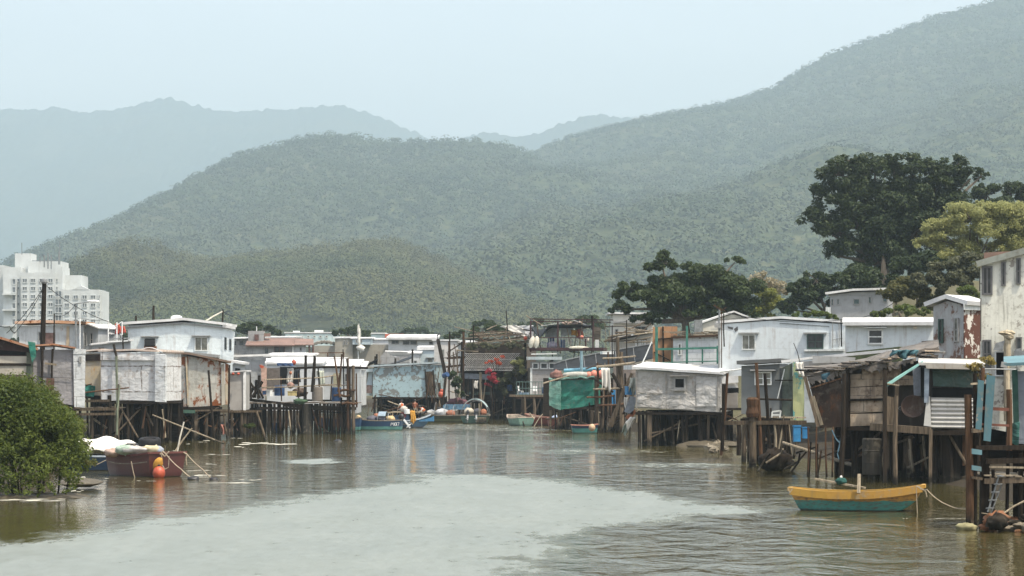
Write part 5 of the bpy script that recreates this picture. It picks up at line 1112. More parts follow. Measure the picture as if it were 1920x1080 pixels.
# ================================================================== STEEL TERRACE
h = TERRACE = Hut('terrace', 'rooftop terrace with a dark red steel frame and sagging black canopy', 'terrace', 993, 247, 1150, 246)
STEELR = plain('dark_red_steel', (.060, .030, .032), .6, .3, 4, .2)
h.put('deck', MB().box(h.pt(1066, 655, 2.2), (7.6, 5, .3)), STEELR); h.zb = h.pt(1000, 659)[2]; h.x0, h.x1, h.dv, h.depth = 0, h.L * .95, 0, 5
for x in (995, 1046, 1098, 1112): h.post((x, 602 if x != 1098 else 635), (x, 660), STEELR, 'post', -.1, .09)
h.post((1110, 592), (1110, 618), W_DARK, 'mast', -.1, .12)
h.board((993, 598), (1150, 600), STEELR, 'top_rail', -.1, .09, .1); h.board((993, 633), (1112, 633), STEELR, 'handrail', -.15, .08, .08); h.board((993, 654), (1130, 655), STEELR, 'edge_beam', -.2, .25, .28)
h.board((995, 602), (996, 600), STEELR, 'top_rail', 4.5, .09, .1); h.board((996, 603), (1145, 604), STEELR, 'top_rail', 4.6, .09, .1)
for k in range(23): h.post((1000 + k * 5, 634), (1000 + k * 5, 653), M_GREYF, 'baluster', -.15, .025, n=4)
for k in range(4): h.board((995 + k * 35, 601), (995 + k * 35, 604), STEELR, 'rafter', -.1, .07, .07, dv1=4.6)
mb = MB(); mb.sheet(lambda i, j: h.pt(997 + 113 * i, 609 + 1 * i, .0 + 4.4 * j) + Vector((0, 0, -1.25 * math.exp(-((i - .13) / .11) ** 2) * (1 - j * .6) - .3 * math.sin(j * 3.1) + .12 * mnoise.noise(Vector((i * 6, j * 3, 4))))), 26, 8, .05); h.put('canopy', mb, M_TARPB)
h.quad([(1050, 611), (1076, 612), (1074, 626), (1052, 632)], plain('pale_tarp', (.50, .54, .55), .7, .2), 'sheet', dv=2.5, crump=.15); h.quad([(1023, 615), (1050, 613), (1047, 632), (1022, 634)], plain('pale_tarp', (.5, .5, .5)), 'sheet', dv=2.8, crump=.15)
mb = MB(); mb.sheet(lambda i, j: h.pt(1015 + 38 * i, 611 - 6 * i, .5 + 2 * j), 6, 3, .06); mb.sheet(lambda i, j: h.pt(1075 + 24 * i, 600 + 9 * i, .5 + 2 * j), 6, 3, .06); h.put('white_sheet', mb, M_ROOFW)
mb = MB()
for k in range(14): mb.ball(h.pt(1056 + k * 2.6, 606 + 2 * math.sin(k * 1.9), 1 + .4 * math.sin(k * 2.3)), (.16, .2, .13), 8, 5, 0, .6)
h.put('bundle', mb, plain('mixed_bundle', (.28, .22, .18), .8, .6, 2))
h.quad([(1112, 612), (1126, 614), (1126, 640), (1112, 640)], W_DRY, 'shed_wall', dv=.4, th=.1); h.quad([(1116, 637), (1123, 637), (1123, 653), (1116, 653)], M_FRAME, 'door_frame', dv=0, th=.06, nu=1, nv=1)
cloth('oilskin', 'bright orange oilskin coat hanging in the shade of the terrace canopy', 'coat', 1083, 617, 1092, 634, 248.2, M_ORANGE, 4, .15, th=.25); cloth('oilskin', 'mustard yellow oilskin sleeve hanging left of the orange coat', 'coat', 1072, 619, 1083, 628, 248.2, plain('mustard', (.50, .26, .05), .6, .2), 4, .12, th=.2)
barrel('blue barrel behind the terrace railing with a pale lid', 1055, 652, 248.5, .6, .8); barrel('blue tub behind the terrace railing left of the barrel', 1034, 643, 249, .7, .5); barrel('cream drum behind the terrace railing near the orange coat', 1068, 645, 248.2, .45, .45, M_BUOYW)
floatbuoy('orange net float on the terrace handrail below the orange coat', 1091, 636, 246.6, .2, plain('salmon_float', (.6, .22, .16), .6, .2)); floatbuoy('white float behind the right end of the terrace railing', 1101, 641, 248, .22, M_BUOYW)
for k, (x, y, lb, tl) in enumerate(((997, 652, 'fat cream float leaning on the left terrace post', .9), (1006, 652, 'second fat cream float beside the left terrace post', .7))): blob('fender', lb, 'float', x, y, 246.2, (.28, .28, .62), M_BUOYW, .05, tilt=tl - .6)
blob('fender', 'long cream float lying along the terrace edge', 'float', 1085, 655, 246.2, (1.05, .2, .18), M_BUOYW, .05); floatbuoy('orange buoy lying on stacked timber by the terrace', 985, 638, 247.5, .2, M_ORANGE)
blob('bundle', 'blue and mauve laundry bundle behind the terrace railing', 'laundry', 1036, 653, 248, (.6, .35, .35), plain('mauve', (.30, .28, .36), .9, .3), .5)
# plank house below the terrace
WSLAT = wallmat('grey_clapboard', (.32, .305, .295), (.27, .26, .25), dirt=.3, seam=(5, .42, .03), seamc=(.14, .13, .12)); h = Hut('plank_house', 'grey clapboard house with white framed windows and green balcony', 'house', 995, 244, 1048, 244)
h.wall([(995, 678), (1048, 678)], [(995, 742), (1048, 742)], 6, WSLAT, crump=0); h.roof([(993, 675), (1048, 675)], wallmat('pale_blue_roof', (.45, .52, .54)), .3, .5, .3); h.floor()
for a in ((998, 680, 1010, 692), (1013, 680, 1027, 692), (1029, 680, 1040, 692)): h.window(*a, M_FRAME, GLASS, cols=1, fw=.1)
h.board((996, 664), (1044, 663), M_FRAME, 'fascia', -.3, .1, .12); h.quad([(994, 690), (998, 690), (998, 740), (994, 740)], M_FRAME, 'corner_board', nu=1, nv=1)
GRN = plain('green_rail', (.10, .16, .145), .6, .3, 5, .3); h.put('balcony_deck', MB().box(h.pt(998, 742, -1.2), (4.6, 2.6, .2)), W_GREY)
for y in (716, 728, 740): h.board((967, y), (1030, y), GRN, 'rail', -2.4, .07, .07)
for x in range(968, 1032, 6): h.post((x, 716), (x, 741), GRN, 'baluster', -2.4, .035, n=4)
h.stilts(5, 3, r=.14, x0=-1.8, x1=2.6, y0=-2.2, zb=-1.5); h.board((966, 746), (1034, 745), W_BROWN, 'beam', -2.35, .15, .2)
t = thing('plastic_chair', 'white plastic chair on the green railed balcony', 'chair', P(1003, 741, 243)); mb = MB()
mb.box((0, 0, .42), (.45, .45, .04)); link('seat', mb, M_WHITE, t); link('backrest', MB().box((0, .2, .68), (.43, .04, .48), 0, (-.15, 0)), M_WHITE, t)
for a in (-.2, .2):
    for b in (-.2, .2): link('leg', MB().box((a, b, .2), (.05, .05, .4)), M_WHITE, t)
t2 = t.copy(); COL.objects.link(t2); t2.location = P(976, 741, 243); t2['label'] = 'white plastic chair in the left corner of the green balcony'; t2.rotation_euler = (0, 0, 1.2)
for ch in list(t.children): c_ = ch.copy(); COL.objects.link(c_); c_.parent = t2
barrel('round blue tub on the right of the green balcony', 1023, 738, 243.2, .8, .62); crate('pale blue basin on the balcony floor between the chairs', 983, 741, 242.8, (.9, .6, .25), plain('pale_blue_plastic', (.25, .36, .48), .5, .2), 'basin', 'basin')
# black strapped awning
t = thing('tarp_awning', 'long slanting black tarp awning with white straps', 'awning', P(1130, 700, 216)); z0 = P(1130, 700, 216); q = lambda x, y, dy=0: P(x, y, 216 + dy) - z0
AW = lambda i, j: q(1038 + 186 * i, (684 - 38 * i ** .8) + j * (9 + 26 * min(1, 2.4 * i) * (1 - .35 * i)), 2.2 - 2.4 * j) + Vector((0, 0, -.15 * math.sin(j * 3.1)))
link('tarp', MB().sheet(AW, 24, 6, .05), M_TARPB, t); link('edge_pipe', MB().tube([AW(i / 12, 0) + Vector((0, -.05, .08)) for i in range(13)], .05, 6), M_STEEL, t)
for f in (.12, .26, .30, .42, .62, .8): link('strap', MB().sheet(lambda i, j: AW(f + .005 * i + .02 * j, j) + Vector((0, -.06, .03)), 1, 6, .02), M_STEEL, t)
# green tarp hut
h = GREEN_HUT = Hut('stilt_hut', 'small hut wholly wrapped in bright green tarpaulin', 'hut', 1051, 203, 1112, 202)
h.wall([(1051, 713), (1085, 712), (1112, 712)], [(1051, 768), (1085, 764), (1112, 759)], 4.5, M_TARPG, crump=.09, cell=.35); h.zb = h.pt(1080, 762)[2]
h.quad([(1030, 716), (1052, 714), (1051, 769), (1030, 760)], wallmat('lit_green_tarp', (.09, .22, .18), (.16, .28, .24), dirt=.35, crumple=.3), 'side_sheet', dv=-.1, th=.35, nu=5, nv=8, crump=.12)  # paler copy of the green tarp; the side's light is in its colour
mb = MB(); mb.sheet(lambda i, j: h.pt(1029 + 86 * i, 713 - 4 * i, -.3 + 4.5 * j) + Vector((0, 0, .2 * mnoise.noise(Vector((i * 8, j * 4, 1))) + .1)), 16, 6, .1); h.put('roof', mb, wallmat('lit_green_tarp', (.1, .2, .2)))
h.x0, h.x1 = -1.0, h.L; h.stilts(5, 3, r=.11, ztop=1.6, y0=.2)
blob('fender', 'long grey rolled float on the roof of the green tarp hut', 'float', 1082, 708, 203, (1.3, .3, .26), plain('grey_float', (.38, .37, .33), .7, .2), .1)
for k, (x, y, r, lb) in enumerate(((1104, 709, .26, 'left of the three orange floats on the green hut roof'), (1114, 708, .3, 'middle of the three orange floats on the green hut roof'), (1127, 709, .32, 'right of the three orange floats on the green hut roof'))): floatbuoy(lb, x, y, 203, r, plain('salmon_float', (.5, .2, .1)))
blob('net_heap', 'pinkish bundle of nets left of the grey rolled float', 'net', 1044, 712, 203, (.5, .35, .4), plain('pink_net', (.22, .12, .10), .9, .4), .5)
pole('oar', 'long pale oar lying over the green tarp hut roof', 'oar', 1018, 719, 1068, 704, 201, 1.6, W_PALE); single('pipe', 'light blue pipe lying above the orange floats', 'pipe', MB().tube([P(1058, 695, 205), P(1135, 691, 204)], .16, 10), plain('sky_blue_pipe', (.16, .36, .46), .5, .2))
pole('pipe', 'pale blue upright pipe through the black awning', 'pipe', 1090, 658, 1090, 700, 204.2, 3.2, plain('dusty_blue', (.2, .3, .34), .6, .2)); crate('white foam box lying on top of the black awning', 1138, 664, 208, (1.0, .6, .22), M_WHITE, 'box', 'box')
# post thicket
t = thing('post_thicket', 'tangled thicket of driftwood posts and cross poles', 'staging', P(1150, 810, 194)); z0 = P(1150, 810, 194); q = lambda x, y, dy=0: P(x, y, 194 + dy) - z0; g_ = random.Random(12)
for x, y0, y1, r, m_ in ((1118, 708, 810, .18, W_GREY), (1127, 730, 822, .09, W_DARK), (1136, 690, 815, .12, W_DARK), (1145, 720, 818, .08, W_BROWN), (1158, 632, 815, .16, W_GREY), (1164, 660, 812, .22, W_GREY), (1172, 700, 800, .09, W_DARK), (1140, 660, 720, .08, W_BROWN), (1151, 740, 820, .09, W_DARK), (1168, 740, 818, .12, W_DARK), (1130, 755, 818, .07, W_GREY), (1105, 755, 815, .08, W_DARK), (1180, 745, 810, .08, W_DARK), (1120, 680, 720, .1, W_BROWN)):
    link('post', MB().tube([q(x + g_.uniform(-3, 3), y1 + 5, g_.uniform(-.6, .8)), q(x + 1, (y0 + y1) / 2, 0), q(x, y0, g_.uniform(-.3, .3))], r, 7, r * .85), m_, t)
for x0, y0, x1, y1, r, m_ in ((1148, 700, 1172, 740, .14, W_DARK), (1185, 700, 1140, 800, .12, W_GREY), (1118, 688, 1190, 680, .1, W_PALE), (1100, 745, 1150, 742, .08, W_BROWN), (1112, 730, 1182, 726, .08, W_PALE), (1120, 760, 1178, 757, .08, W_BROWN), (1115, 710, 1150, 735, .09, W_DARK), (1176, 765, 1135, 815, .1, W_DARK), (1130, 672, 1192, 668, .07, W_PALE), (1140, 782, 1180, 779, .07, W_DARK)):
    link('cross_pole', MB().tube([q(x0, y0, -.4), q((x0 + x1) / 2, (y0 + y1) / 2 + 1, -.3), q(x1, y1, -.4)], r, 6), m_, t)
cloth('net', 'pale netting draped over the thicket of posts', 'net', 1128, 690, 1144, 726, 193, M_CLOTHW, 4, .2, ragged=.6); single('window_frame', 'bright blue frame standing behind the thicket of posts', 'frame', MB().box(P(1150, 746, 197), (.35, .1, 1.3)), plain('azure', (.03, .20, .42), .5, .2))
single('shed_wall', 'brown patched wall behind the thicket of posts', 'wall', MB().sheet(lambda i, j: P(1150 + 44 * i, 682 + 70 * j, 199) + Vector((0, .1 * mnoise.noise(Vector((i * 6, j * 5, 0))), 0)), 8, 8, .15), wallmat('patched_brown', (.20, .17, .15), dirt=.5))
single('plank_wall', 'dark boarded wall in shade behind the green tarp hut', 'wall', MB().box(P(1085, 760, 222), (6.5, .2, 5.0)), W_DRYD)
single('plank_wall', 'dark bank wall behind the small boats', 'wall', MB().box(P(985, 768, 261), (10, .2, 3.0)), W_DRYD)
# ================================================================== RIGHT BANK, BACK
WHITEB = wallmat('blue_white_render', (.60, .65, .66), (.56, .60, .615), dirt=.34, dirtc=(.27, .26, .24), seam=(3.6, 1.6, .008), seamc=(.38, .42, .43), bump=.12)
h = Hut('house', 'long blue white house with a green window and a white double window', 'house', 1348, 160, 1585, 156)
h.wall([(1348, 608), (1464, 600), (1585, 608)], [(1348, 705), (1585, 705)], 8, WHITEB, crump=0); h.roof([(1346, 607), (1464, 598), (1585, 606)], M_ROOFW, .16, .12, .1)
h.window(1391, 627, 1417, 656, M_FRAME, GLASS_L, cols=2, hood=M_GREYF); h.window(1513, 627, 1544, 654, M_GFRAME, GLASS, cols=2, rows=2, hood=M_GREYF)
h.board((1508, 657), (1582, 656), M_FRAME, 'ledge', -.12, .25, .12); h.post((1349, 580), (1348, 690), M_STEEL, 'drainpipe', -.12, .06)
h.quad([(1364, 612), (1375, 614), (1374, 618), (1366, 616)], plain('bare_patch', (.09, .09, .09), .9), 'flaked_patch', dv=-.02, th=.02, nu=2, nv=1); h.quad([(1376, 617), (1383, 612), (1384, 619), (1379, 622)], plain('bare_patch', (.09, .09, .09)), 'flaked_patch', dv=-.02, th=.02, nu=2, nv=1)
for x in (1561, 1573): h.post((x, 604), (x, 652), M_GREYF, 'conduit', -.1, .03, n=5)
h.board((1560, 637), (1580, 634), M_GREYF, 'conduit', -.12, .04, .04); h.board((1462, 606), (1555, 612), M_WIRE, 'cable', -.05, .03, .03)
h.quad([(1340, 606), (1352, 605), (1352, 615), (1340, 614)], M_GREYF, 'eave_end', dv=-.2, th=.3, nu=1, nv=1)
h = Hut('house', 'blue white house with a tall sash window beside the brown tower', 'house', 1585, 149, 1750, 146)
h.wall([(1585, 606), (1750, 603)], [(1585, 700), (1750, 700)], 8, WHITEB, crump=0)
h.put('roof', MB().sheet(lambda i, j: h.pt(1580 + 172 * i, 607 - .5 * i, -.5 + 4 * j) + Vector((0, 0, .28 * j + .02 * mnoise.noise(Vector((i * 20, j * 3, 5))))), 20, 4, .22), M_ROOFW)
h.window(1627, 617, 1656, 646, M_FRAME, GLASS, cols=1, rows=2, fw=.1, hood=M_FRAME); h.put('vent', MB().ball(h.pt(1716, 614, -.1), (.13, .08, .1), 10, 6), M_BUOYW)
h.quad([(1728, 640), (1750, 638), (1751, 655), (1730, 656)], M_RUSTD, 'meter_box', dv=-.3, th=.4, nu=2, nv=2)
# brown streaked tower
h = Hut('house', 'narrow gabled house with rust brown streaks and two slit windows', 'house', 1750, 125.2, 1807, 124.2, turn=.7)
STREAK = wallmat('rust_streaked_timber', (.42, .43, .43), (.38, .38, .38), dirt=.4, rust=.52, rustc=((.13, .075, .055), (.20, .12, .09)), scale=1.0)
h.wall([(1750, 574), (1777, 564), (1807, 573)], [(1750, 672), (1807, 672)], 2.3, STREAK, crump=.01); h.roof([(1747, 572), (1777, 561), (1808, 570)], M_ROOFW, .22, .3, .3)
h.window(1760, 598, 1769, 643, M_GFRAME, GLASS, cols=1, rows=2); h.window(1789, 596, 1798, 641, M_GREYF, GLASS_L, cols=1, rows=2)
h.sidesheet([(1807.5, 573), (1839, 576), (1839, 672), (1807.5, 672)], wallmat('peeling_plaster', (.60, .58, .53), (.52, .49, .44), dirt=.3, peel=.62, peelc=(.10, .042, .028), bump=.5), 'return_wall'); h.sidesheet([(1807, 570), (1842, 573), (1842, 582), (1807, 581)], M_FRAME, 'fascia', .16)
# weathered two storey building
WEATH = wallmat('weathered_plaster', (.66, .66, .58), (.60, .60, .53), dirt=.72, dirtc=(.16, .15, .12), peel=.05, peelc=(.3, .28, .24), bump=.35, scale=1.3, streak=1.2)
h = Hut('building', 'tall weathered white building streaked black with narrow windows', 'building', 1838, 112, 1990, 111)
h.wall([(1838, 497), (1990, 455)], [(1838, 800), (1990, 830)], 7, WEATH, crump=.0)
h.put('roof', MB().sheet(lambda i, j: h.pt(1831 + 165 * i, 495 - 46 * i, -.3 + 7.5 * j), 10, 4, .28), wallmat('grey_green_coping', (.30, .32, .28), dirt=.45)); h.quad([(1845, 474), (1925, 470), (1925, 486), (1845, 489)], wallmat('brick_brown', (.22, .14, .11), dirt=.3), 'parapet', dv=.8, th=.3)
DG = plain('dark_bronze_frame', (.10, .10, .10), .5, .2)
h.window(1841, 499, 1861, 553, DG, GLASS, cols=2, fw=.09); h.window(1877, 491, 1886, 536, DG, GLASS, cols=1, fw=.07); h.window(1905, 484, 1914, 533, DG, GLASS, cols=1, rows=2, fw=.07); h.window(1842, 637, 1859, 690, DG, GLASS, cols=2, rows=2, fw=.08)
h.quad([(1838, 560), (1840, 560), (1840, 640), (1838, 640)], plain('dark_edge', (.10, .09, .08), .8), 'drainpipe', dv=-.15, th=.12, nu=1, nv=3)
h.quad([(1867, 644), (1884, 638), (1880, 657), (1862, 657)], M_STEEL, 'window_flap', dv=-.5, th=.05, nu=1, nv=1); h.window(1865, 658, 1886, 706, M_FRAME, BLACK, cols=1, fw=.07); h.window(1905, 632, 1916, 662, DG, GLASS, cols=1, fw=.06)
h.quad([(1903, 655), (1916, 652), (1916, 668), (1903, 668)], M_STEEL, 'window_flap', dv=-.4, th=.05, nu=1, nv=1)
h.post((1889, 622), (1888, 790), plain('ochre_pipe', (.47, .40, .28), .7, .25, 3, .4), 'drainpipe', -.35, .16, n=10); h.put('pipe_head', MB().ball(h.pt(1889, 624, -.4), (.34, .25, .12), 10, 6, 0, .5).ball(h.pt(1892, 630, -.4), (.22, .22, .2), 10, 6, 0, .3), plain('ochre_pipe', (.47, .4, .28)))
h.put('air_conditioner', MB().box(h.pt(1912, 664, -.3), (.5, .5, .3)), M_STEEL)
pole('pipe', 'long dark rail crossing the foot of the weathered building', 'rail', 1838, 692, 1905, 693, 92, 1.6, M_STEEL)
# shack with timber panels and the green railing
h = Hut('house', 'low white block house with rubble on its roof behind the green rail', 'house', 1262, 180, 1348, 178)
h.wall([(1262, 634), (1348, 630)], [(1262, 710), (1348, 710)], 6, wallmat('white_block', (.58, .60, .60), (.5, .52, .53), dirt=.3, seam=(.9, .45, .03), seamc=(.36, .38, .38)), crump=.01); h.window(1271, 644, 1278, 666, M_FRAME, GLASS_L, cols=1)
mb = MB(); g_ = random.Random(77)
for i in range(40): x = g_.uniform(1262, 1350); y = g_.uniform(622, 634); mb.bar(h.pt(x - g_.uniform(4, 20), y + g_.uniform(-1, 1), g_.uniform(-.3, 2)), h.pt(x + g_.uniform(4, 20), y, g_.uniform(-.3, 2)), .09, .07)
h.put('roof', MB().sheet(lambda i, j: h.pt(1258 + 92 * i, 633 - 4 * i, -.3 + 4 * j), 6, 3, .15), W_BROWN); h.put('rubble', mb, W_PALE)
TIMB = wallmat('orange_plywood', (.36, .20, .105), (.30, .165, .085), dirt=.25, seam=(.9, 3, .02))
t = thing('plywood_screen', 'tall orange brown plywood screen with dark battens', 'screen', P(1245, 680, 182)); z0 = P(1245, 680, 182); q = lambda x, y, dy=0: P(x, y, 182 + dy) - z0
for x0, x1, y0 in ((1224, 1242, 613), (1243, 1270, 612)):
    link('board', MB().box((q(x0, 0) + q(x1, 0)) / 2 + Vector((0, 0, (q(0, y0).z + q(0, 681).z) / 2 - (q(x0, 0).z + q(x1, 0).z) / 2)), ((x1 - x0) / S(182), .06, q(0, y0).z - q(0, 681).z)), TIMB, t)
for a, b in (((1243, 612), (1244, 680)), ((1228, 636), (1272, 633)), ((1226, 660), (1256, 676))): link('batten', MB().bar(q(*a, -.1), q(*b, -.1), .12, .07), W_DARK, t)
t = thing('roof_railing', 'bright green steel railing around the white roof terrace', 'railing', P(1290, 682, 176)); z0 = P(1290, 682, 176); GREEN = plain('bottle_green_paint', (.018, .12, .085), .5, .25, 4, .2)
for x, y0, w_ in ((1231, 613, 5), (1288, 611, 4), (1260, 655, 3), (1317, 655, 3), (1345, 648, 3)): link('post', MB().bar(P(x, 682, 176) - z0, P(x, y0, 176) - z0, w_ / S(176), w_ / S(176)), GREEN, t)
for y, w_ in ((655, 4), (680, 2)): link('rail', MB().bar(P(1229, y, 175.9) - z0, P(1347, y - 3, 175.9) - z0, w_ / S(176), w_ / S(176)), GREEN, t)
h = Hut('house', 'cream house with a plain gable and chimney below the small banyan', 'house', 1303, 206, 1412, 206)
h.wall([(1318, 607), (1376, 588), (1412, 603)], [(1318, 660), (1412, 660)], 9, wallmat('cream_render', (.56, .54, .47), dirt=.25), crump=0); h.roof([(1317, 606), (1376, 586), (1413, 601)], M_ROOFW, .14, .2, .2); h.put('chimney', MB().box(h.pt(1309, 612, -.4), (.65, .7, 1.1)), M_STEEL)
h.board((1340, 601), (1406, 594), M_WIRE, 'cable', -.25, .03, .03)
h = Hut('house', 'white house half hidden behind the small banyan tree', 'house', 1150, 262, 1226, 262)
h.wall([(1150, 590), (1226, 592)], [(1150, 680), (1226, 680)], 8, wallmat('cream_white', (.62, .60, .54), (.58, .56, .5), dirt=.15), crump=0); h.roof([(1146, 589), (1228, 590)], M_ROOFW, .2, .4, .3); h.window(1139 + 14, 617, 1145 + 14, 632, M_GREYF, GLASS, cols=1); h.window(1190, 612, 1214, 625, M_GREYF, GLASS, cols=2); h.board((1150, 604), (1226, 605), M_GREYF, 'ledge', -.3, .3, .2)
h = Hut('shed', 'cream shed with a long slanting grey roof behind the black awning', 'shed', 1150, 222, 1222, 216)
h.wall([(1150, 640), (1222, 625)], [(1150, 690), (1222, 690)], 6, KHAKI, crump=.01); h.roof([(1150, 638), (1222, 622)], wallmat('grey_tin', (.42, .42, .41), dirt=.35), .14, .4, .2, corr=.02); h.window(1192, 636, 1199, 650, M_FRAME, GLASS_L, cols=1); h.window(1201, 635, 1210, 648, M_FRAME, GLASS_L, cols=2)
t = thing('pole_rack', 'jumbled grey roof poles stacked above the slanting tin roof', 'poles', P(1190, 640, 214)); z0 = P(1190, 640, 214); g_ = random.Random(3)
for i in range(14):
    x0 = g_.uniform(1130, 1190); link('pole', MB().tube([P(x0, g_.uniform(612, 645), 214 + i * .15) - z0, P(x0 + g_.uniform(30, 75), g_.uniform(600, 640), 214 + i * .15) - z0], g_.uniform(.04, .08), 5), W_GREY if i % 2 else W_PALE, t)
for x, y0, lb in ((1148, 610, 'slim pole left of the pole rack by the white house'), (1175, 600, 'slim dark pole through the pole rack'), (1357, 588, 'leaning aerial pole at the corner of the long blue white house'), (1577, 598, 'thin aerial pole between the two blue white houses')): pole('aerial', lb, 'aerial', x, y0, x + 1, 690 if x < 1300 else 650, 200 if x < 1300 else 150, 1.3, W_DARK)
t = thing('tv_aerial', 'rusty tv aerial with spread arms above the cream gable', 'aerial', P(1352, 620, 152)); z0 = P(1352, 620, 152); q = lambda x, y: P(x, y, 152) - z0
link('mast', MB().tube([q(1353, 690), q(1353, 582)], .03, 5), W_BROWN, t); link('boom', MB().tube([q(1338, 572), q(1353, 583), q(1362, 576)], .025, 5), W_BROWN, t)
for k in range(5): link('element', MB().tube([q(1340 + 4 * k, 571 + k * 2.2), q(1344 + 4 * k, 578 + k * 1.6)], .02, 4), W_BROWN, t)
h = Hut('house', 'grey house on the wooded slope below the big banyan', 'house', 1556, 226, 1666, 222)
h.wall([(1556, 553), (1600, 548), (1666, 546)], [(1556, 610), (1666, 606)], 8, wallmat('grey_render', (.34, .35, .36), (.30, .31, .32), dirt=.25, seam=(3, 3, .01)), crump=0); h.roof([(1554, 552), (1600, 546), (1667, 544)], M_ROOFW, .2, .5, .3)
for a in ((1558, 560, 1563, 573), (1569, 560, 1574, 572), (1600, 560, 1612, 571), (1628, 556, 1634, 569), (1655, 555, 1664, 567), (1560, 590, 1566, 600)): h.window(*a, M_GREYF, plain('greenish_pane', (.05, .09, .09), .2), cols=1)
h.put('air_conditioner', MB().box(h.pt(1553, 582, -.2), (.45, .4, .6)), M_FRAME)
t = thing('gatepost', 'weathered tripod of poles on the slope beside the grey house', 'poles', P(1680, 590, 200)); z0 = P(1680, 590, 200)
for x0, x1 in ((1676, 1679), (1686, 1680), (1673, 1681)): link('pole', MB().tube([P(x0, 592, 200) - z0, P(x1, 562, 200) - z0], .07, 5), W_PALE, t)

# ================================================================== TREES ON THE RIGHT AND BEHIND
tree('banyan_tree', 'huge dark banyan with a wide rounded crown on the slope', 'tree', 1655, 560, 262,
     [(1580, 330, 45, 38), (1640, 322, 50, 36), (1710, 330, 55, 38), (1770, 335, 40, 36), (1820, 335, 32, 26), (1560, 365, 40, 34), (1530, 410, 34, 26), (1620, 380, 60, 45), (1700, 385, 62, 50), (1770, 385, 45, 45), (1560, 440, 45, 34), (1600, 465, 50, 38), (1570, 480, 26, 22), (1660, 450, 60, 50), (1730, 440, 50, 50), (1690, 490, 50, 40), (1640, 500, 40, 30), (1600, 305, 34, 18), (1680, 300, 30, 16), (1800, 305, 20, 18), (1515, 408, 18, 14), (1840, 330, 20, 14), (1640, 430, 60, 50), (1600, 420, 50, 40), (1650, 480, 50, 36), (1700, 420, 60, 50)],
     76000, .38, LF_DARK, .8, None, 17, .36, 61, W_BARK, .55, .5, split=.4)
rt = bpy.data.objects[-1] if False else None
t = thing('banyan_root', 'pale hanging root curtain at the foot of the huge banyan', 'roots', P(1658, 550, 258)); z0 = P(1658, 550, 258)
for k in range(12):
    x = 1651 + k * 1.1; link('root', MB().tube([P(x + R.uniform(-3, 3), 552, 258) - z0, P(x, 520, 258) - z0, P(1656 + (x - 1656) * .5, R.uniform(478, 492), 258) - z0], .035, 5, .02), W_BARK, t)
tree('banyan_tree', 'smaller banyan with several rounded tufts above the white roofs', 'tree', 1285, 640, 236,
     [(1240, 495, 34, 24), (1180, 545, 28, 20), (1165, 580, 22, 16), (1210, 570, 45, 34), (1270, 560, 50, 42), (1330, 540, 55, 38), (1390, 560, 40, 40), (1350, 580, 55, 30), (1295, 505, 30, 18), (1320, 510, 32, 18), (1378, 492, 20, 12), (1400, 590, 30, 22), (1230, 600, 40, 18), (1260, 535, 36, 26), (1300, 560, 46, 34), (1350, 550, 46, 36), (1225, 545, 28, 26), (1300, 590, 60, 22), (1200, 600, 30, 16)],
     50000, .34, LF_MID, .5, None, 15, .40, 62, split=.45)
tree('tree', 'pale yellow green feathery tree right of the huge banyan', 'tree', 1840, 520, 214,
     [(1770, 440, 42, 30), (1820, 410, 55, 30), (1880, 415, 55, 36), (1850, 450, 60, 34), (1790, 470, 45, 22), (1920, 430, 45, 40), (1740, 445, 22, 14), (1840, 388, 34, 12), (1900, 460, 50, 28), (1960, 420, 40, 40), (1735, 462, 26, 18), (1800, 485, 50, 22), (1860, 480, 50, 26), (1750, 425, 20, 16)],
     60000, .28, LF_YEL, .2, None, 22, .42, 63, split=.4, up=.3, asp=.36, shell=.2)
tree('tree', 'dark broad tree standing behind the pale feathery tree', 'tree', 1890, 500, 300, [(1850, 365, 34, 20), (1895, 365, 36, 22), (1930, 370, 30, 24), (1880, 400, 60, 30), (1830, 410, 40, 30), (1960, 390, 40, 36)], 17000, .45, LF_DARK, .5, None, 15, .42, 64)
tree('tree', 'low dark spreading tree left below the huge banyan', 'tree', 1560, 610, 248, [(1530, 525, 30, 18), (1500, 545, 30, 16), (1570, 540, 40, 28), (1535, 560, 50, 26), (1490, 570, 30, 20), (1610, 540, 40, 36), (1580, 575, 40, 22), (1475, 580, 22, 14)], 17000, .4, LF_DARK, .35, None, 15, .42, 65)
tree('tree', 'thin yellow leaved tree between the two banyans', 'tree', 1448, 610, 254, [(1430, 560, 24, 20), (1455, 575, 22, 18), (1440, 590, 26, 14), (1420, 580, 20, 18)], 3200, .34, leafmat('lime_leaf', (.10, .12, .025), (.25, .25, .06), .35), .12, None, 12, .5, 66, shell=.3)
tree('bare_tree', 'pale bare branched tree rising between the two banyans', 'tree', 1432, 610, 257, [(1425, 522, 20, 16), (1460, 545, 22, 18), (1445, 535, 18, 14), (1475, 550, 10, 12)], 1500, .28, leafmat('dry_leaf', (.22, .19, .12), (.34, .30, .2), .3), .14, None, 20, .5, 67, W_PALE, shell=.2)
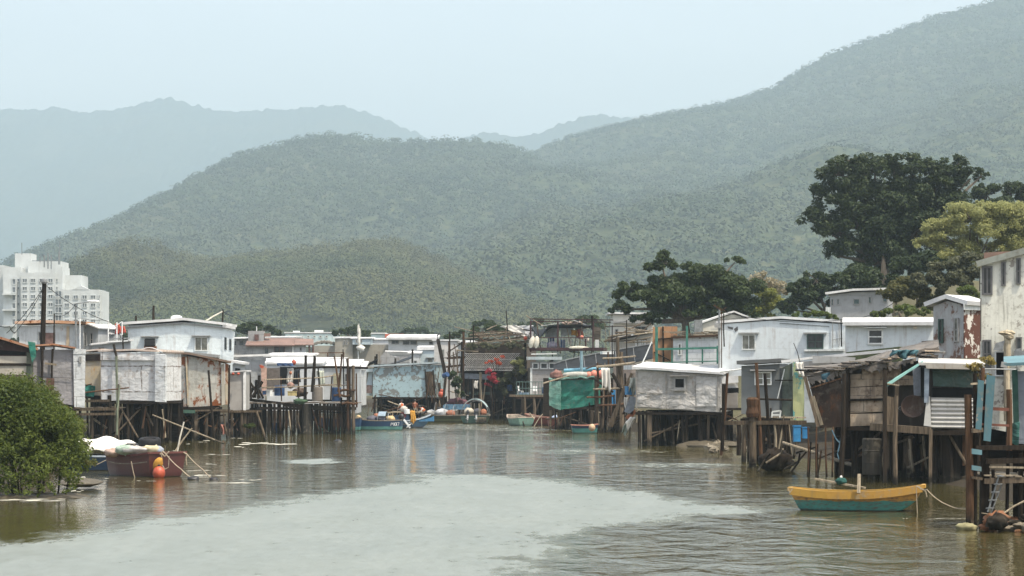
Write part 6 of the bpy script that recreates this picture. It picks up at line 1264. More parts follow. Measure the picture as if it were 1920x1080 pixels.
for k, (lb, bx, by, Y, lobes, n, sz, mt) in enumerate((
    ('grey green flowering bush high on the slope by the weathered building', 1790, 570, 196, [(1770, 510, 45, 24), (1815, 500, 40, 24), (1740, 530, 40, 24), (1790, 540, 50, 28), (1830, 525, 30, 30)], 15000, .26, LF_GREY),
    ('olive bush in the middle of the slope above the white roof', 1700, 590, 198, [(1700, 545, 36, 26), (1670, 560, 30, 22), (1730, 560, 34, 26), (1755, 570, 40, 20)], 10000, .26, leafmat('olive_leaf', (.05, .055, .018), (.13, .125, .045), .3)),
    ('bright low bush behind the long blue white house', 1525, 610, 186, [(1505, 592, 20, 8), (1535, 594, 26, 10), (1560, 596, 14, 7)], 3500, .22, LF_BRI),
    ('bright green bush behind the tall sash window house', 1690, 600, 178, [(1660, 588, 24, 10), (1695, 584, 30, 14), (1730, 588, 24, 12), (1640, 592, 20, 8)], 5000, .22, LF_BRI),
    ('light green bush against the weathered building', 1820, 590, 180, [(1815, 555, 24, 20), (1790, 572, 26, 14), (1830, 575, 20, 20)], 5500, .24, LF_BRI),
    ('dark undergrowth bush beneath the huge banyan', 1720, 560, 235, [(1700, 510, 40, 28), (1650, 530, 40, 26), (1740, 500, 40, 30), (1610, 525, 30, 26), (1690, 540, 60, 20)], 11000, .36, LF_DARK))):
    tree('bush', lb, 'bush', bx, by, Y, lobes, n, sz, mt, .12, None, 14, .42, 70 + k, limbs=False)
tree('tree', 'low rounded dark trees behind the tiled roof house', 'tree', 470, 640, 420, [(450, 618, 16, 12), (475, 615, 18, 12), (500, 620, 18, 10), (520, 626, 12, 7)], 4200, .7, LF_MID, .3, None, 12, .45, 81)
tree('tree', 'dark round tree behind the slit window house', 'tree', 655, 640, 440, [(640, 626, 16, 8), (662, 622, 18, 10), (685, 628, 14, 7)], 3000, .7, LF_MID, .3, None, 12, .45, 82)
tree('tree', 'bushy tree behind the timber lattice house', 'tree', 890, 650, 330, [(850, 632, 18, 8), (880, 626, 22, 12), (915, 622, 24, 13), (945, 624, 20, 11)], 4200, .5, LF_MID, .3, None, 12, .45, 83)
for k, (x, y, w_, hgt, Y) in enumerate(((220, 640, 30, 12, 430), (905, 612, 24, 10, 470), (780, 625, 34, 9, 620), (1000, 615, 40, 14, 520), (1090, 612, 40, 16, 480), (580, 630, 26, 7, 700), (60, 640, 60, 10, 520))):
    tree('tree', ('mid green tree behind the red cloth and shacks', 'small tree at the left of the stacked timber roof', 'wide low tree behind the ribbon window house', 'rounded tree behind the steel terrace', 'tall rounded tree left of the smaller banyan', 'small tree in front of the bare hill scar', 'low trees at the foot of the tall flats')[k], 'tree', x, y + 10, Y, [(x - w_ * .4, y, w_ * .5, hgt * .8), (x + w_ * .3, y - hgt * .3, w_ * .5, hgt), (x + w_ * .8, y + 2, w_ * .4, hgt * .7)], 2600, .75, LF_MID, .3, None, 12, .45, 90 + k)

# ================================================================== RIGHT BANK, WATERFRONT
h = CANVAS_HUT = Hut('stilt_hut', 'canvas covered grey hut with one small dark window', 'hut', 1193, 158, 1352, 154)
h.wall([(1193, 694), (1352, 703)], [(1193, 765), (1240, 767), (1352, 773)], 6, M_CANVAS, crump=.07, cell=.35)
h.roof([(1191, 691), (1354, 702)], M_ROOFW, .14, .3, .15, dz=.3, wob=.03); h.floor(); h.stilts(9, 4, r=.13, brace=2)
h.window(1263, 707, 1286, 730, M_GREYF, BLACK, cols=1, fw=.12, hood=wallmat('old_hood', (.28, .27, .25)), sill=True, dv=-.08)
h.quad([(1305, 706), (1348, 708), (1346, 762), (1306, 762)], wallmat('pale_canvas', (.46, .455, .44), dirt=.3, crumple=.3), 'patch', dv=-.09, th=.03, nu=8, nv=8, crump=.08); h.quad([(1243, 740), (1304, 742), (1303, 768), (1236, 766)], M_CANVAS, 'patch', dv=-.1, th=.03, nu=8, nv=6, crump=.1); h.quad([(1195, 736), (1243, 738), (1240, 765), (1195, 762)], M_CANVAS, 'patch', dv=-.1, th=.03, nu=8, nv=6, crump=.12)
for a, b in (((1193, 694), (1193, 765)), ((1249, 700), (1249, 738)), ((1346, 704), (1345, 772)), ((1195, 736), (1243, 738))): h.board(a, b, wallmat('old_hood', (.28, .27, .25)), 'batten', -.13, .08, .05)
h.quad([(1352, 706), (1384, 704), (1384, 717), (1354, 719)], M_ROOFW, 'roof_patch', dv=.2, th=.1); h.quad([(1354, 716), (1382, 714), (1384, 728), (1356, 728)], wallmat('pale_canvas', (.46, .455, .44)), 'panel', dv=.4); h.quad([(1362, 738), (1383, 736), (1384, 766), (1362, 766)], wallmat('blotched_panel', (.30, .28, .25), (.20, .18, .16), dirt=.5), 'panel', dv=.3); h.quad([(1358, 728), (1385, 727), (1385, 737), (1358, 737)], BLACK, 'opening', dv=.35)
h.board((1350, 767), (1390, 767), W_DARK, 'beam', -.1, .15, .15)
single('roof_terrace', 'bright white terrace slab behind the canvas hut roof', 'terrace', MB().box(P(1290, 689, 168), (8.4, 12, .3)), M_ROOFW)
pole('rail', 'pale slanting rail at the right corner of the canvas roof', 'rail', 1350, 697, 1390, 692, 153, 1.8, M_FRAME); pole('prop', 'thin pale prop slanting above the left of the canvas roof', 'prop', 1200, 690, 1222, 640, 170, 1.3, M_FRAME)
# hanging things left of the canvas hut
pole('leaning_beam', 'heavy dark beam leaning left from the canvas hut', 'beam', 1146, 800, 1172, 722, 162, 3, W_GREY, square=True)
crate('bright blue box hanging at the left wall of the canvas hut', 1184, 740, 160, (.75, .5, .55), plain('azure', (.03, .2, .42)), 'box', 'box', .3)
for lb, pts, mt in (('slanted grey board leaning on the left of the canvas hut', ((1182, 742), (1194, 746), (1186, 778), (1170, 772)), M_GREYB), ('slanted orange brown board below the grey board', ((1190, 768), (1194, 774), (1178, 788), (1172, 782)), plain('orange_brown', (.30, .115, .06), .7, .3))):
    a, b, c, d = [P(x, y, 159) for x, y in pts]; single('board', lb, 'board', MB().sheet(lambda i, j: (a * (1 - i) + b * i) * (1 - j) + (d * (1 - i) + c * i) * j, 2, 2, .06), mt)
cloth('hanging_cloth', 'white rag hanging below the orange brown board', 'cloth', 1180, 782, 1192, 802, 158.5, M_CLOTHW, 4, .12, ragged=.5, lean=-.3); cloth('hanging_cloth', 'grey green rag hanging lowest left of the canvas hut', 'cloth', 1172, 795, 1184, 812, 159, plain('sage_cloth', (.24, .28, .24), .9, .3), 3, .1, ragged=.4, lean=-.3); cloth('hanging_cloth', 'mixed pale rags knotted at the top of the leaning beam', 'cloth', 1180, 708, 1196, 735, 159.5, plain('mixed_rag', (.34, .36, .32), .9, .5, 2), 4, .15, ragged=.8); cloth('hanging_cloth', 'small white rag beside the grey slanted board', 'cloth', 1171, 745, 1178, 770, 159.3, M_CLOTHW, 3, .1, ragged=.4)
# grey hut with plank end
GREYH = wallmat('slate_paint', (.155, .165, .165), (.14, .15, .15), dirt=.15, bump=.1)
h = SLATE_HUT = Hut('stilt_hut', 'plain slate grey hut with a white framed window', 'hut', 1390, 130, 1462, 128)
h.wall([(1390, 686), (1462, 682)], [(1390, 776), (1462, 785)], 5, GREYH, crump=.01); h.roof([(1386, 684), (1462, 680)], wallmat('slate_roof', (.12, .125, .125), dirt=.2), .2, .35, .1); h.floor(); h.stilts(4, 3, r=.13)
h.window(1415, 697, 1447, 722, M_FRAME, GLASS_L, cols=2, rows=2, hood=M_GREYF); h.quad([(1462, 692), (1486, 680), (1487, 786), (1464, 782)], plain('green_grey_door', (.085, .105, .09), .7, .3, 3, .4), 'door', dv=.1, th=.06, crump=.02); h.quad([(1462, 690), (1467, 690), (1466, 782), (1462, 782)], GLASS, 'opening', dv=.0, nu=1, nv=1); h.board((1471, 692), (1458, 747), M_FRAME, 'strut', -.2, .05, .05); h.board((1453, 713), (1486, 713), W_DARK, 'rail', -.2, .06, .06)
YG = wallmat('yellow_green_planks', (.42, .43, .22), (.30, .37, .22), dirt=.55, peel=.3, peelc=(.12, .30, .27)); h.quad([(1487, 678), (1509, 690), (1508, 792), (1487, 786)], YG, 'plank_wall', dv=.0, th=.08, nu=6, nv=6, crump=.04); h.quad([(1508, 700), (1528, 716), (1527, 792), (1508, 792)], wallmat('bluish_planks', (.42, .45, .46), dirt=.55), 'plank_wall', dv=-.03, th=.08, nu=6, nv=6, crump=.04)
h.quad([(1465, 676), (1523, 669), (1523, 673), (1466, 681)], M_ROOFW, 'roof_edge', dv=-.4, th=.3); h.quad([(1522, 667), (1604, 670), (1602, 680), (1524, 681)], wallmat('grey_tin', (.42, .42, .41)), 'roof_sheet', dv=1.2, th=.15); h.quad([(1500, 678), (1580, 674), (1580, 720), (1500, 716)], wallmat('greyish_wall', (.25, .25, .25), dirt=.3), 'gable', dv=1.6, th=.1)
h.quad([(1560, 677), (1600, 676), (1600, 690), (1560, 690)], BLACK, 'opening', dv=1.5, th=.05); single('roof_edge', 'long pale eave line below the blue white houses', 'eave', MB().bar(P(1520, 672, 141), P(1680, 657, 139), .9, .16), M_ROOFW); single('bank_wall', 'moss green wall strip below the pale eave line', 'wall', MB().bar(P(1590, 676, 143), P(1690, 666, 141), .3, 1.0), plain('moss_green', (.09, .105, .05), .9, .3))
t = thing('catwalk', 'narrow plank catwalk on posts before the slate grey hut', 'catwalk', P(1450, 800, 122)); z0 = P(1450, 800, 122); q = lambda x, y, dy=0: P(x, y, 122 + dy) - z0
link('beam', MB().bar(q(1358, 793), q(1512, 792), .22, .2), W_GREY, t); link('plank', MB().bar(q(1410, 782, .5), q(1510, 783, .5), .5, .07), W_PALE, t); link('rail', MB().tube([q(1415, 748), q(1485, 750)], .05, 6), W_DARK, t); link('rail', MB().tube([q(1445, 765), q(1447, 788)], .05, 6), W_DARK, t)
for x0, y0, x1, y1, r, m_ in ((1411, 750, 1411, 882, .2, W_GREY), (1418, 680, 1428, 886, .1, W_BROWN), (1434, 700, 1443, 850, .1, W_DARK), (1364, 700, 1352, 850, .08, W_BROWN), (1357, 720, 1354, 840, .1, W_DARK), (1452, 790, 1455, 850, .07, W_PALE), (1385, 790, 1385, 850, .12, W_DARK), (1470, 778, 1458, 850, .05, W_PALE)): link('post', MB().tube([q(x1, y1 + 4), q((x0 + x1) / 2 + 1, (y0 + y1) / 2), q(x0, y0)], r, 7, r * .85), m_, t)
link('lashing', MB().lathe([(.3, 0), (.34, .2), (.28, .5), (.32, .9), (.2, 1.0)], tuple(q(1411, 782))), W_BROWN, t)
t = thing('white_frame', 'small pale chair frame standing on the catwalk', 'chair', P(1452, 783, 121)); z0 = P(1452, 783, 121)
for a, b in (((1447, 783), (1448, 772)), ((1462, 783), (1464, 770)), ((1448, 772), (1464, 770)), ((1447, 778), (1462, 778))): link('bar', MB().bar(P(*a, 121) - z0, P(*b, 121) - z0, .07, .07), M_FRAME, t)
pole('fishing_rod', 'thin dark rod leaning over the plank roof edge', 'rod', 1488, 643, 1500, 680, 126, .8, W_DARK); cloth('hanging_cloth', 'cream rag hanging from the roof edge by the yellow planks', 'cloth', 1492, 679, 1506, 704, 125, M_CLOTHW, 4, .1, ragged=.5, lean=.15)
crate('blue upright drum panel below the yellow green planks', 1494, 828, 126, (.35, .3, .85), plain('azure', (.03, .12, .22)), 'box', 'box', .1); crate('second blue box below the bluish planks', 1510, 822, 126.5, (.3, .3, .6), plain('azure', (.03, .2, .42)), 'box', 'box', 0)
pole('pale_log', 'long pale barkless log slanting in the shade of the stilts', 'log', 1468, 830, 1598, 872, 118, 3.6, W_PALE, Y1=114)
# rag hut
OLDP = wallmat('old_beige_board', (.48, .395, .30), (.34, .265, .19), dirt=.8, dirtc=(.06, .036, .024), rust=.18, rustc=((.10, .055, .03), (.18, .11, .07)), seam=(1.1, .75, .02), bump=.5)
h = RAG_HUT = Hut('stilt_hut', 'patchwork hut of stained beige boards under a junk covered roof', 'hut', 1590, 110, 1745, 106)
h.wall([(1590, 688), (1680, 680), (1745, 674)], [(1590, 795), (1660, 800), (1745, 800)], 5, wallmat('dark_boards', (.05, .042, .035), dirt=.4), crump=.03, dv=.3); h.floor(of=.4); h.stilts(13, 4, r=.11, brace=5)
for (x0, y0, x1, y1, y2, y3) in ((1594, 702, 1664, 698, 722, 726), (1594, 727, 1664, 724, 746, 749), (1594, 752, 1656, 751, 772, 774), (1594, 776, 1656, 775, 797, 799), (1616, 684, 1664, 680, 698, 702), (1655, 683, 1690, 680, 702, 706), (1664, 700, 1720, 706, 722, 722)):
    h.quad([(x0, y0), (x1, y1), (x1, y2), (x0, y3)], OLDP, 'board_panel', dv=.1 + R.uniform(-.06, .06), th=.07, nu=10, nv=3, crump=.06)
h.board((1588, 700), (1560 + 28, 800), W_DARK, 'corner_post', -.1, .3, .2); h.board((1594, 750), (1660, 749), W_DARK, 'batten', -.05, .1, .1)
a, b, c, d = [P(x, y, Y_) for x, y, Y_ in ((1521, 728, 109.3), (1577, 709, 107.6), (1585, 800, 108.4), (1538, 803, 109.4))]
h.quad([(1520, 727), (1577, 710), (1587, 800), (1537, 803)], M_RUSTD, 'rusty_sheet', dv=-.35, th=.06, nu=8, nv=8, crump=.07); h.board((1519, 728), (1578, 709), W_BROWN, 'batten', -.42, .08, .06); h.quad([(1514, 706), (1590, 690), (1590, 712), (1520, 726)], wallmat('dark_boards', (.05, .042, .035)), 'panel', dv=.1, crump=.06); h.quad([(1560, 695), (1584, 690), (1584, 704), (1562, 708)], OLDP, 'board_panel', dv=.0, crump=.06)
for (x0, y0, x1, y1, m_) in ((1509, 706, 1534, 800, W_GREY), (1524, 743, 1541, 797, W_PALE), (1590, 690, 1578, 900, W_DARK), (1659, 690, 1658, 800, W_DARK), (1682, 700, 1680, 795, W_GREY)): h.board((x0, y0), (x1, y1), m_, 'post', -.5, .16, .14)
h.quad([(1540, 702), (1556, 698), (1554, 716), (1542, 716)], plain('blue_rag', (.07, .15, .2), .9, .4), 'rag', dv=-.4, crump=.25)
mb = MB(); mb.sheet(lambda i, j: h.pt(1508 + 252 * i, 706 - 44 * i + 6 * math.sin(i * 5) - 3, -.35 + 5.2 * j) + Vector((0, 0, .35 * j + .12 * mnoise.noise(Vector((i * 14, j * 5, 3))))), 30, 8, .14); h.put('roof', mb, wallmat('tattered_roof', (.17, .15, .13), (.10, .09, .08), dirt=.5))
g_ = random.Random(9); JM = [W_DRY, W_DRYD, W_PALE, OLDP, M_STEEL, wallmat('tattered_roof', (.1, .1, .1))]
for i in range(46):
    f = g_.random(); x = 1510 + 245 * f; y = 703 - 43 * f + g_.uniform(-3, 2); w_ = g_.uniform(4, 22); aa = g_.uniform(-.5, .5) - .25
    h.put('roof_scrap', MB().bar(h.pt(x - w_, y - w_ * math.sin(aa) * -.6, g_.uniform(-.8, 1.2)), h.pt(x + w_, y + w_ * math.sin(aa) * .5, g_.uniform(-.8, 1.2)), g_.uniform(.08, .5), .05), JM[i % 6])
mb = MB()
for k in range(60):
    f = g_.random(); x = 1512 + 240 * f; p = h.pt(x, 708 - 43 * f, -.4); w_ = g_.uniform(.1, .35); mb.add([(p.x, p.y, p.z), (p.x + w_, p.y, p.z + .03), (p.x + w_ * .8, p.y - .06, p.z - g_.uniform(.08, .4)), (p.x + w_ * .1, p.y - .05, p.z - g_.uniform(.05, .3))], [(0, 1, 2, 3), (3, 2, 1, 0)])
kind(h.put('fringe', mb, wallmat('tattered_roof', (.1, .1, .1))), 'stuff')
cloth('tarp', 'dark teal tarp crumpled on the junk roof', 'tarp', 1672, 656, 1722, 668, 107.5, plain('dark_teal', (.05, .12, .14), .7, .4), 6, .4, ragged=.3)
single('awning_sheet', 'turquoise sheet slanting down from the junk roof', 'awning', MB().sheet(lambda i, j: P(1731 - 66 * i - 8 * j, 678 + 40 * i + 5 * j * (1 + i), 103.8 - .8 * i - .1 * j) + Vector((0, 0, .05 * math.sin(j * 6))), 8, 5, .04), wallmat('turquoise_sheet', (.22, .42, .39), (.2, .38, .36), dirt=.2)); single('board', 'pale ragged board under the turquoise sheet end', 'board', MB().box(P(1672, 721, 102.8), (.55, .4, .05), .2, (0, .12)), W_PALE)
t = thing('wok_lid', 'rust brown dished metal lid hanging on the patchwork hut', 'dish', P(1710, 762, 104.4)); z0 = Vector((0, 0, 0)); mb = MB().lathe([(.02, 0), (.25, .03), (.45, .12), (.52, .2), (.5, .2), (.42, .13), (.2, .05)], (0, 0, 0), 20); mb.v = [(v[0], -v[2], v[1] * .95) for v in mb.v]; link('bowl', mb, M_RUST if False else wallmat('brown_metal', (.065, .042, .033), dirt=.4), t, True); link('handle', MB().tube([(-.5, 0, 0), (-.62, -.05, -.08), (-.5, 0, -.16)], .02, 5), M_STEEL, t)
for lb, pts, mt, dz in (('grey upright plank leaning right of the beige boards', ((1661, 742), (1680, 746), (1684, 802), (1663, 800)), W_GREY, 104.6), ('slate grey plank beside the pale blue post', ((1711, 690), (1726, 688), (1726, 742), (1714, 742)), M_GREYB, 105.2)):
    a, b, c, d = [P(x, y, dz) for x, y in pts]; single('plank', lb, 'plank', MB().sheet(lambda i, j: (a * (1 - i) + b * i) * (1 - j) + (d * (1 - i) + c * i) * j, 2, 4, .06), mt)
single('beam', 'heavy weathered ledge beam below the patchwork hut', 'beam', MB().bar(P(1632, 800, 103.6), P(1745, 808, 102.6), .22, .3), W_GREY)
for k, (x0, y0, x1, y1, r, m_, lb) in enumerate(((1659, 694, 1659, 905, 3.5, W_DARK, 'dark post up the middle of the patchwork hut'), (1681, 742, 1679, 908, 5, W_GREY, 'pale worn post right of the patchwork hut'), (1745, 805, 1744, 912, 3, W_GREY, 'slim grey post under the white corrugated front'), (1583, 700, 1576, 905, 5, W_DARK, 'slanting dark post left of the beige boards'))): pole('post', lb, 'post', x0, y0, x1, y1, 102.5, r, m_, square=k % 2 == 0)
for k, x in enumerate((1515, 1531, 1548, 1562)): pole('stake', ('thin stake under the yellow green planks', 'thin stake below the slanted rusty sheet', 'slim stake right below the rusty sheet', 'short stake left of the slanting dark post')[k], 'stake', x, 800, x + R.uniform(-3, 3), 895, 107, 2, W_BROWN)
rope('looped blue rope under the rusty sheet', [(1560, 806), (1575, 830), (1578, 812), (1570, 850), (1576, 862)], 106.5, .03, plain('blue_rope', (.1, .18, .24), .9, .3), .1)
# corrugated hut
h = Hut('stilt_hut', 'hut with a white corrugated lower front and green tarp above', 'hut', 1738, 104, 1838, 101)
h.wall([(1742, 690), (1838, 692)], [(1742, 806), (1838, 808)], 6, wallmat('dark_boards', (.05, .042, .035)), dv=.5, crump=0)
h.put('roof', MB().sheet(lambda i, j: h.pt(1722 + 125 * i, 682 + 4 * i, -.4 + 6 * j) + Vector((0, 0, .22 * j)), 10, 4, .12), wallmat('dull_roof_sheet', (.52, .51, .48), dirt=.35)); h.quad([(1735, 681), (1842, 685), (1842, 693), (1737, 691)], wallmat('beige_fascia', (.42, .39, .34), dirt=.4), 'fascia', dv=-.48, th=.06)
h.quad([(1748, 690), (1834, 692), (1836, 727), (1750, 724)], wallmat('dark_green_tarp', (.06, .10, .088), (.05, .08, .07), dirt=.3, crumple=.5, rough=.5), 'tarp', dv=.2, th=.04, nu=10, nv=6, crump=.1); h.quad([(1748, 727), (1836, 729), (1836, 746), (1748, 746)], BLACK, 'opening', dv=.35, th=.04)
CORR = wallmat('white_corrugated', (.47, .46, .43), (.42, .41, .38), dirt=.45, bump=.1); a, b, c, d = h.pt(1746, 746, .0), h.pt(1828, 747, .0), h.pt(1828, 803, .0), h.pt(1746, 802, .0)
h.put('corrugated_sheet', MB().sheet(lambda i, j: (a * (1 - i) + b * i) * (1 - j) + (d * (1 - i) + c * i) * j + Vector((0, .035 * math.sin(j * 7 * 2 * math.pi), 0)), 4, 56, .03), CORR)
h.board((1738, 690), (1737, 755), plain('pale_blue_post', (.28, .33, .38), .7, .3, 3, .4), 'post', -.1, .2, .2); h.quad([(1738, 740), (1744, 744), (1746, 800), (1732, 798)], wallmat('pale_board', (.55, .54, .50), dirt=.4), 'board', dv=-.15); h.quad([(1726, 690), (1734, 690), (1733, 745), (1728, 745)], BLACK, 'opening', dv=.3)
h.floor(); h.stilts(6, 4, r=.13); h.board((1740, 812), (1836, 811), W_DARK, 'beam', -.05, .2, .2)
single('bank_wall', 'dark wall added to deepen the shade behind the right stilts', 'wall', MB().box(P(1790, 860, 116) + Vector((0, 0, .2)), (11.5, .4, 4.4)), W_DRYD)  # added dark sheet, deepens the shade under the right-hand huts
# rocks and rubble on the bank
g_ = random.Random(21); ROCK = wallmat('bank_rock', (.22, .19, .14), (.12, .10, .075), dirt=.5, bump=.8)
for k in range(26):
    x = g_.uniform(1318, 1480); y = 800 + g_.uniform(10, 46) ; Y = GY(min(860, y + 6)) * g_.uniform(.99, 1.04); s_ = g_.uniform(.18, .5)
    o = single('rock', 'pale rocks heaped on the mud under the slate grey hut', 'rock', MB().ball(P(x, y, Y), (s_ * 1.3, s_, s_ * .8), 9, 6, g_.uniform(0, 3), .7), ROCK, 'rocks under the slate grey hut')
single('mud_bank', 'brown mud mound under the right end of the canvas hut', 'mud', MB().ball(P(1335, 840, 158), (2.4, 2.2, .55), 20, 8, 0, .4), wallmat('mud', (.10, .085, .06), dirt=.4, bump=.9))
blob('roots', 'dark barnacled root stump in the water by the catwalk', 'stump', 1452, 884, 118, (.8, .6, .55), W_DARK, .5)
for k, (x0, y0, x1, y1, lb) in enumerate(((1436, 868, 1468, 842, 'curved pale branch over the dark stump'), (1420, 885, 1445, 850, 'dark branch left of the stump'), (1470, 880, 1520, 838, 'dark driftwood branch right of the stump'), (1500, 850, 1480, 890, 'short dark driftwood stick beside the branch'))): pole('branch', lb, 'branch', x0, y0, x1, y1, 117, 2.2, W_PALE if k == 0 else W_DARK, bend=.4)
barrel('concrete pipe standing in the mud below the beige boards', 1635, 890, 106.5, .85, 1.6, wallmat('mossy_concrete', (.038, .034, .027)), 'pipe', 'concrete_pipe', lid=False)

# more loose props, ties and cross poles among the stilts
def clutter(h, x0, x1, y0, y1, n, seed, dv=(-.3, 1.5), up=.6, r=(.03, .08)):
    g = random.Random(seed)
    for k in range(n):
        x, y = g.uniform(x0, x1), g.uniform(y0, y1)
        if g.random() < up: xa, ya, xb, yb = x, y1 + g.uniform(-6, 4), x + g.uniform(-10, 10), y0 + g.uniform(-6, (y1 - y0) * .5)
        else: xa, ya, xb, yb = x - g.uniform(5, 26), y + g.uniform(-14, 14), x + g.uniform(5, 26), y + g.uniform(-14, 14)
        d = g.uniform(*dv); q = g.uniform(*r); h.put('prop', MB().tube([h.pt(xa, ya, d), h.pt((xa + xb) / 2 + g.uniform(-1, 1), (ya + yb) / 2, d), h.pt(xb, yb, d + g.uniform(-.3, .3))], q, 5, q * .8), (W_DARK, W_BROWN, W_GREY, W_DARK, W_PALE)[g.randrange(5)])
clutter(LATTICE_HOUSE, 838, 925, 640, 750, 26, 1, (-.6, .4)); clutter(LATTICE_HOUSE, 900, 990, 740, 786, 18, 2, (-.5, 1.5)); clutter(LATTICE_HOUSE, 875, 1000, 618, 650, 14, 3, (-.5, 2), .35)
clutter(GREEN_HUT, 1030, 1125, 768, 812, 16, 4); clutter(GREEN_HUT, 1110, 1192, 680, 812, 26, 14, (-3, 2), .7, (.05, .1)); clutter(TERRACE, 1000, 1150, 655, 705, 12, 15, (-1, 2), .5); clutter(MOTTLED_HUT, 675, 830, 742, 778, 18, 5); clutter(CANVAS_HUT, 1195, 1385, 775, 835, 24, 6, (-.3, 3)); clutter(RAG_HUT, 1515, 1740, 805, 900, 26, 7, (-.3, 3)); clutter(SLATE_HUT, 1395, 1520, 790, 860, 18, 8, (-.4, 3)); clutter(PATCHED_HUT, 190, 312, 758, 826, 20, 9, (-.2, 3)); clutter(RUSTY_HUT, 314, 432, 768, 828, 22, 10, (-.4, 3)); clutter(BOX_HUT, 440, 500, 770, 818, 10, 11, (-.4, 2)); clutter(TERRACE, 1000, 1150, 600, 660, 10, 12, (.5, 4), .8)

for k, (pts, Y, lb) in enumerate((([(418, 584), (520, 612)], 200, 'black cable running right from the mast of the pale blue house'), ([(102, 592), (142, 570)], 178, 'thin cable from the antenna mast to the street lamp'), ([(843, 624), (953, 600)], 246, 'slack cable over the stacked timber roof'), ([(1110, 594), (1175, 602)], 214, 'cable from the terrace mast to the pole rack'), ([(1353, 584), (1577, 600)], 151, 'long cable over the roof of the blue white house'), ([(1577, 600), (1680, 565)], 170, 'cable up the slope to the tripod of poles'))): rope(lb, pts, Y, .02, M_WIRE, .35, 'power_cable', 'cable')
# ================================================================== TALL FLATS
FLAT = wallmat('white_tile_flats', (.55, .57, .56), (.49, .51, .50), dirt=.22, dirtc=(.30, .29, .26), bump=.05, scale=.25)
t = thing('apartment_block', 'tall white stepped block of flats with rows of small windows', 'flats', P(100, 660, 840)); Z0 = P(100, 660, 840)
def blk(name, x0, x1, yt, dy=0.0, depth=14, mat=FLAT, yb=665):
    a, b = P(x0, yt, 840 + dy) - Z0, P(x1, yb, 840 + dy) - Z0
    return link(name, MB().box(((a.x + b.x) / 2, a.y + depth / 2, (a.z + b.z) / 2), (b.x - a.x, depth, a.z - b.z)), mat, t)
blk('wing', -60, 5, 497, 6); blk('wing', 5, 39, 501, 2); blk('wing', 39, 104, 511, 0); blk('wing', 104, 117, 500, .8); blk('wing', 117, 186, 543, -.5); blk('wing', 186, 192, 545, 1)
blk('upper_block', 52, 115, 490, 5); blk('upper_block', 28, 58, 475, 8, 10); blk('upper_block', 114, 152, 516, 6); blk('wing', 6, 30, 523, -.6, 1.5)
a, b, c = P(135, 543, 839.4) - Z0, P(152, 536, 839.4) - Z0, P(168, 543, 839.4) - Z0
link('gable', MB().add([a, b, c, a + Vector((0, 3, 0)), b + Vector((0, 3, 0)), c + Vector((0, 3, 0))], [(0, 1, 2), (5, 4, 3), (0, 3, 4, 1), (1, 4, 5, 2), (2, 5, 3, 0)]), FLAT, t)
PANE = plain('flat_window', (.14, .155, .165), .25, .5, .6); 
def fwin(x0, y0, x1, y1, dy, n=2):
    a, b = P(x0, y0, 840 + dy) - Z0, P(x1, y1, 840 + dy) - Z0; w_, h_ = b.x - a.x, a.z - b.z; c = (a + b) / 2; mb = MB(); f = .22
    mb.box((c.x, a.y - .12, a.z - f / 2), (w_, .3, f)); mb.box((c.x, a.y - .12, b.z + f / 2), (w_, .3, f))
    for i in range(n + 1): mb.box((a.x + w_ * i / n + (f / 2 if i == 0 else -f / 2 if i == n else 0), a.y - .12, c.z), (f * .8, .28, h_ - 2 * f))
    o = link('window', mb, FLAT, t); link('pane', MB().box((c.x, a.y - .02, c.z), (w_ - f, .12, h_ - f)), PANE, o)
for r in range(6):
    y = 522 + r * 15
    for x in (42, 57.5, 73.5, 90): fwin(x, y, x + 9.5, y + 8.5, 0)
    fwin(32, y, 37, y + 7, 2, 1); fwin(104.8, y, 109, y + 7, .8, 1)
    fwin(22.5, y + .5, 30, y + 12, -.6, 1)
for r in range(4):
    y = 553 + r * 15
    for x in (121, 137.5, 154, 170): fwin(x, y, x + 9.5, y + 8.5, -.5)
    fwin(184, y, 188, y + 7, -.4, 1); fwin(103, y - 8, 116, y + 4, -.6, 2)
for r in range(3): link('balcony', MB().box(P(18, 552 + r * 29.5, 839) - Z0 + Vector((0, -.8, 0)), (4.4, 2.2, .5)), FLAT, t)
for x, y0, y1, w_ in ((41, 474, 455, .25), (112, 490, 452, .25), (83, 497, 478, .5), (90, 500, 474, .5), (96, 500, 478, .4), (111, 492, 472, .7), (75, 488, 482, .4)): link('antenna', MB().tube([P(x, y0 + 4, 842) - Z0, P(x, y1, 842) - Z0], w_ * .5, 6), M_STEEL, t)
link('roof_rail', MB().box(P(84, 489, 842) - Z0, (9, .2, .25)), M_STEEL, t)

# ================================================================== BOATS
YEL = boatmat('yellow_boat_paint', (.45, .235, .045), (.045, .21, .185), .36, None, .12, .9)
YELR = wallmat('yellow_rail', (.46, .27, .055), (.36, .205, .05), dirt=.75, dirtc=(.20, .16, .10), bump=.2)
yb = Boat('rowing_boat', 'yellow and turquoise wooden rowing boat tied up near the right pier', 1606, 957, 4.6, 1.35, -13, .60, .5, .45, .26, .12, .14, .3, .35, .68, mat=YEL, rail=YELR, raily=.12)
for t_ in (.28, .55): yb.thwart(t_, W_PALE, .2, -.12)
yb.deck(.86, .985, YELR, -.05); yb.deck(.015, .1, YELR, -.05)
for s_ in (-1, 1):
    mb = MB(); pts = [Vector((-2.27 + 4.54 * k / 14, s_ * (yb.w(k / 14) + .05), yb.z(k / 14) - .1)) for k in range(15)]
    for k in range(14): mb.bar(pts[k], pts[k + 1], .07, .16)
    link('rub_rail', mb, YELR, yb.root)
single('plank', 'pale plank lying across the yellow boat', 'plank', MB().bar(P(1528, 898, 84), P(1622, 915, 83.2), .14, .06), W_PALE)
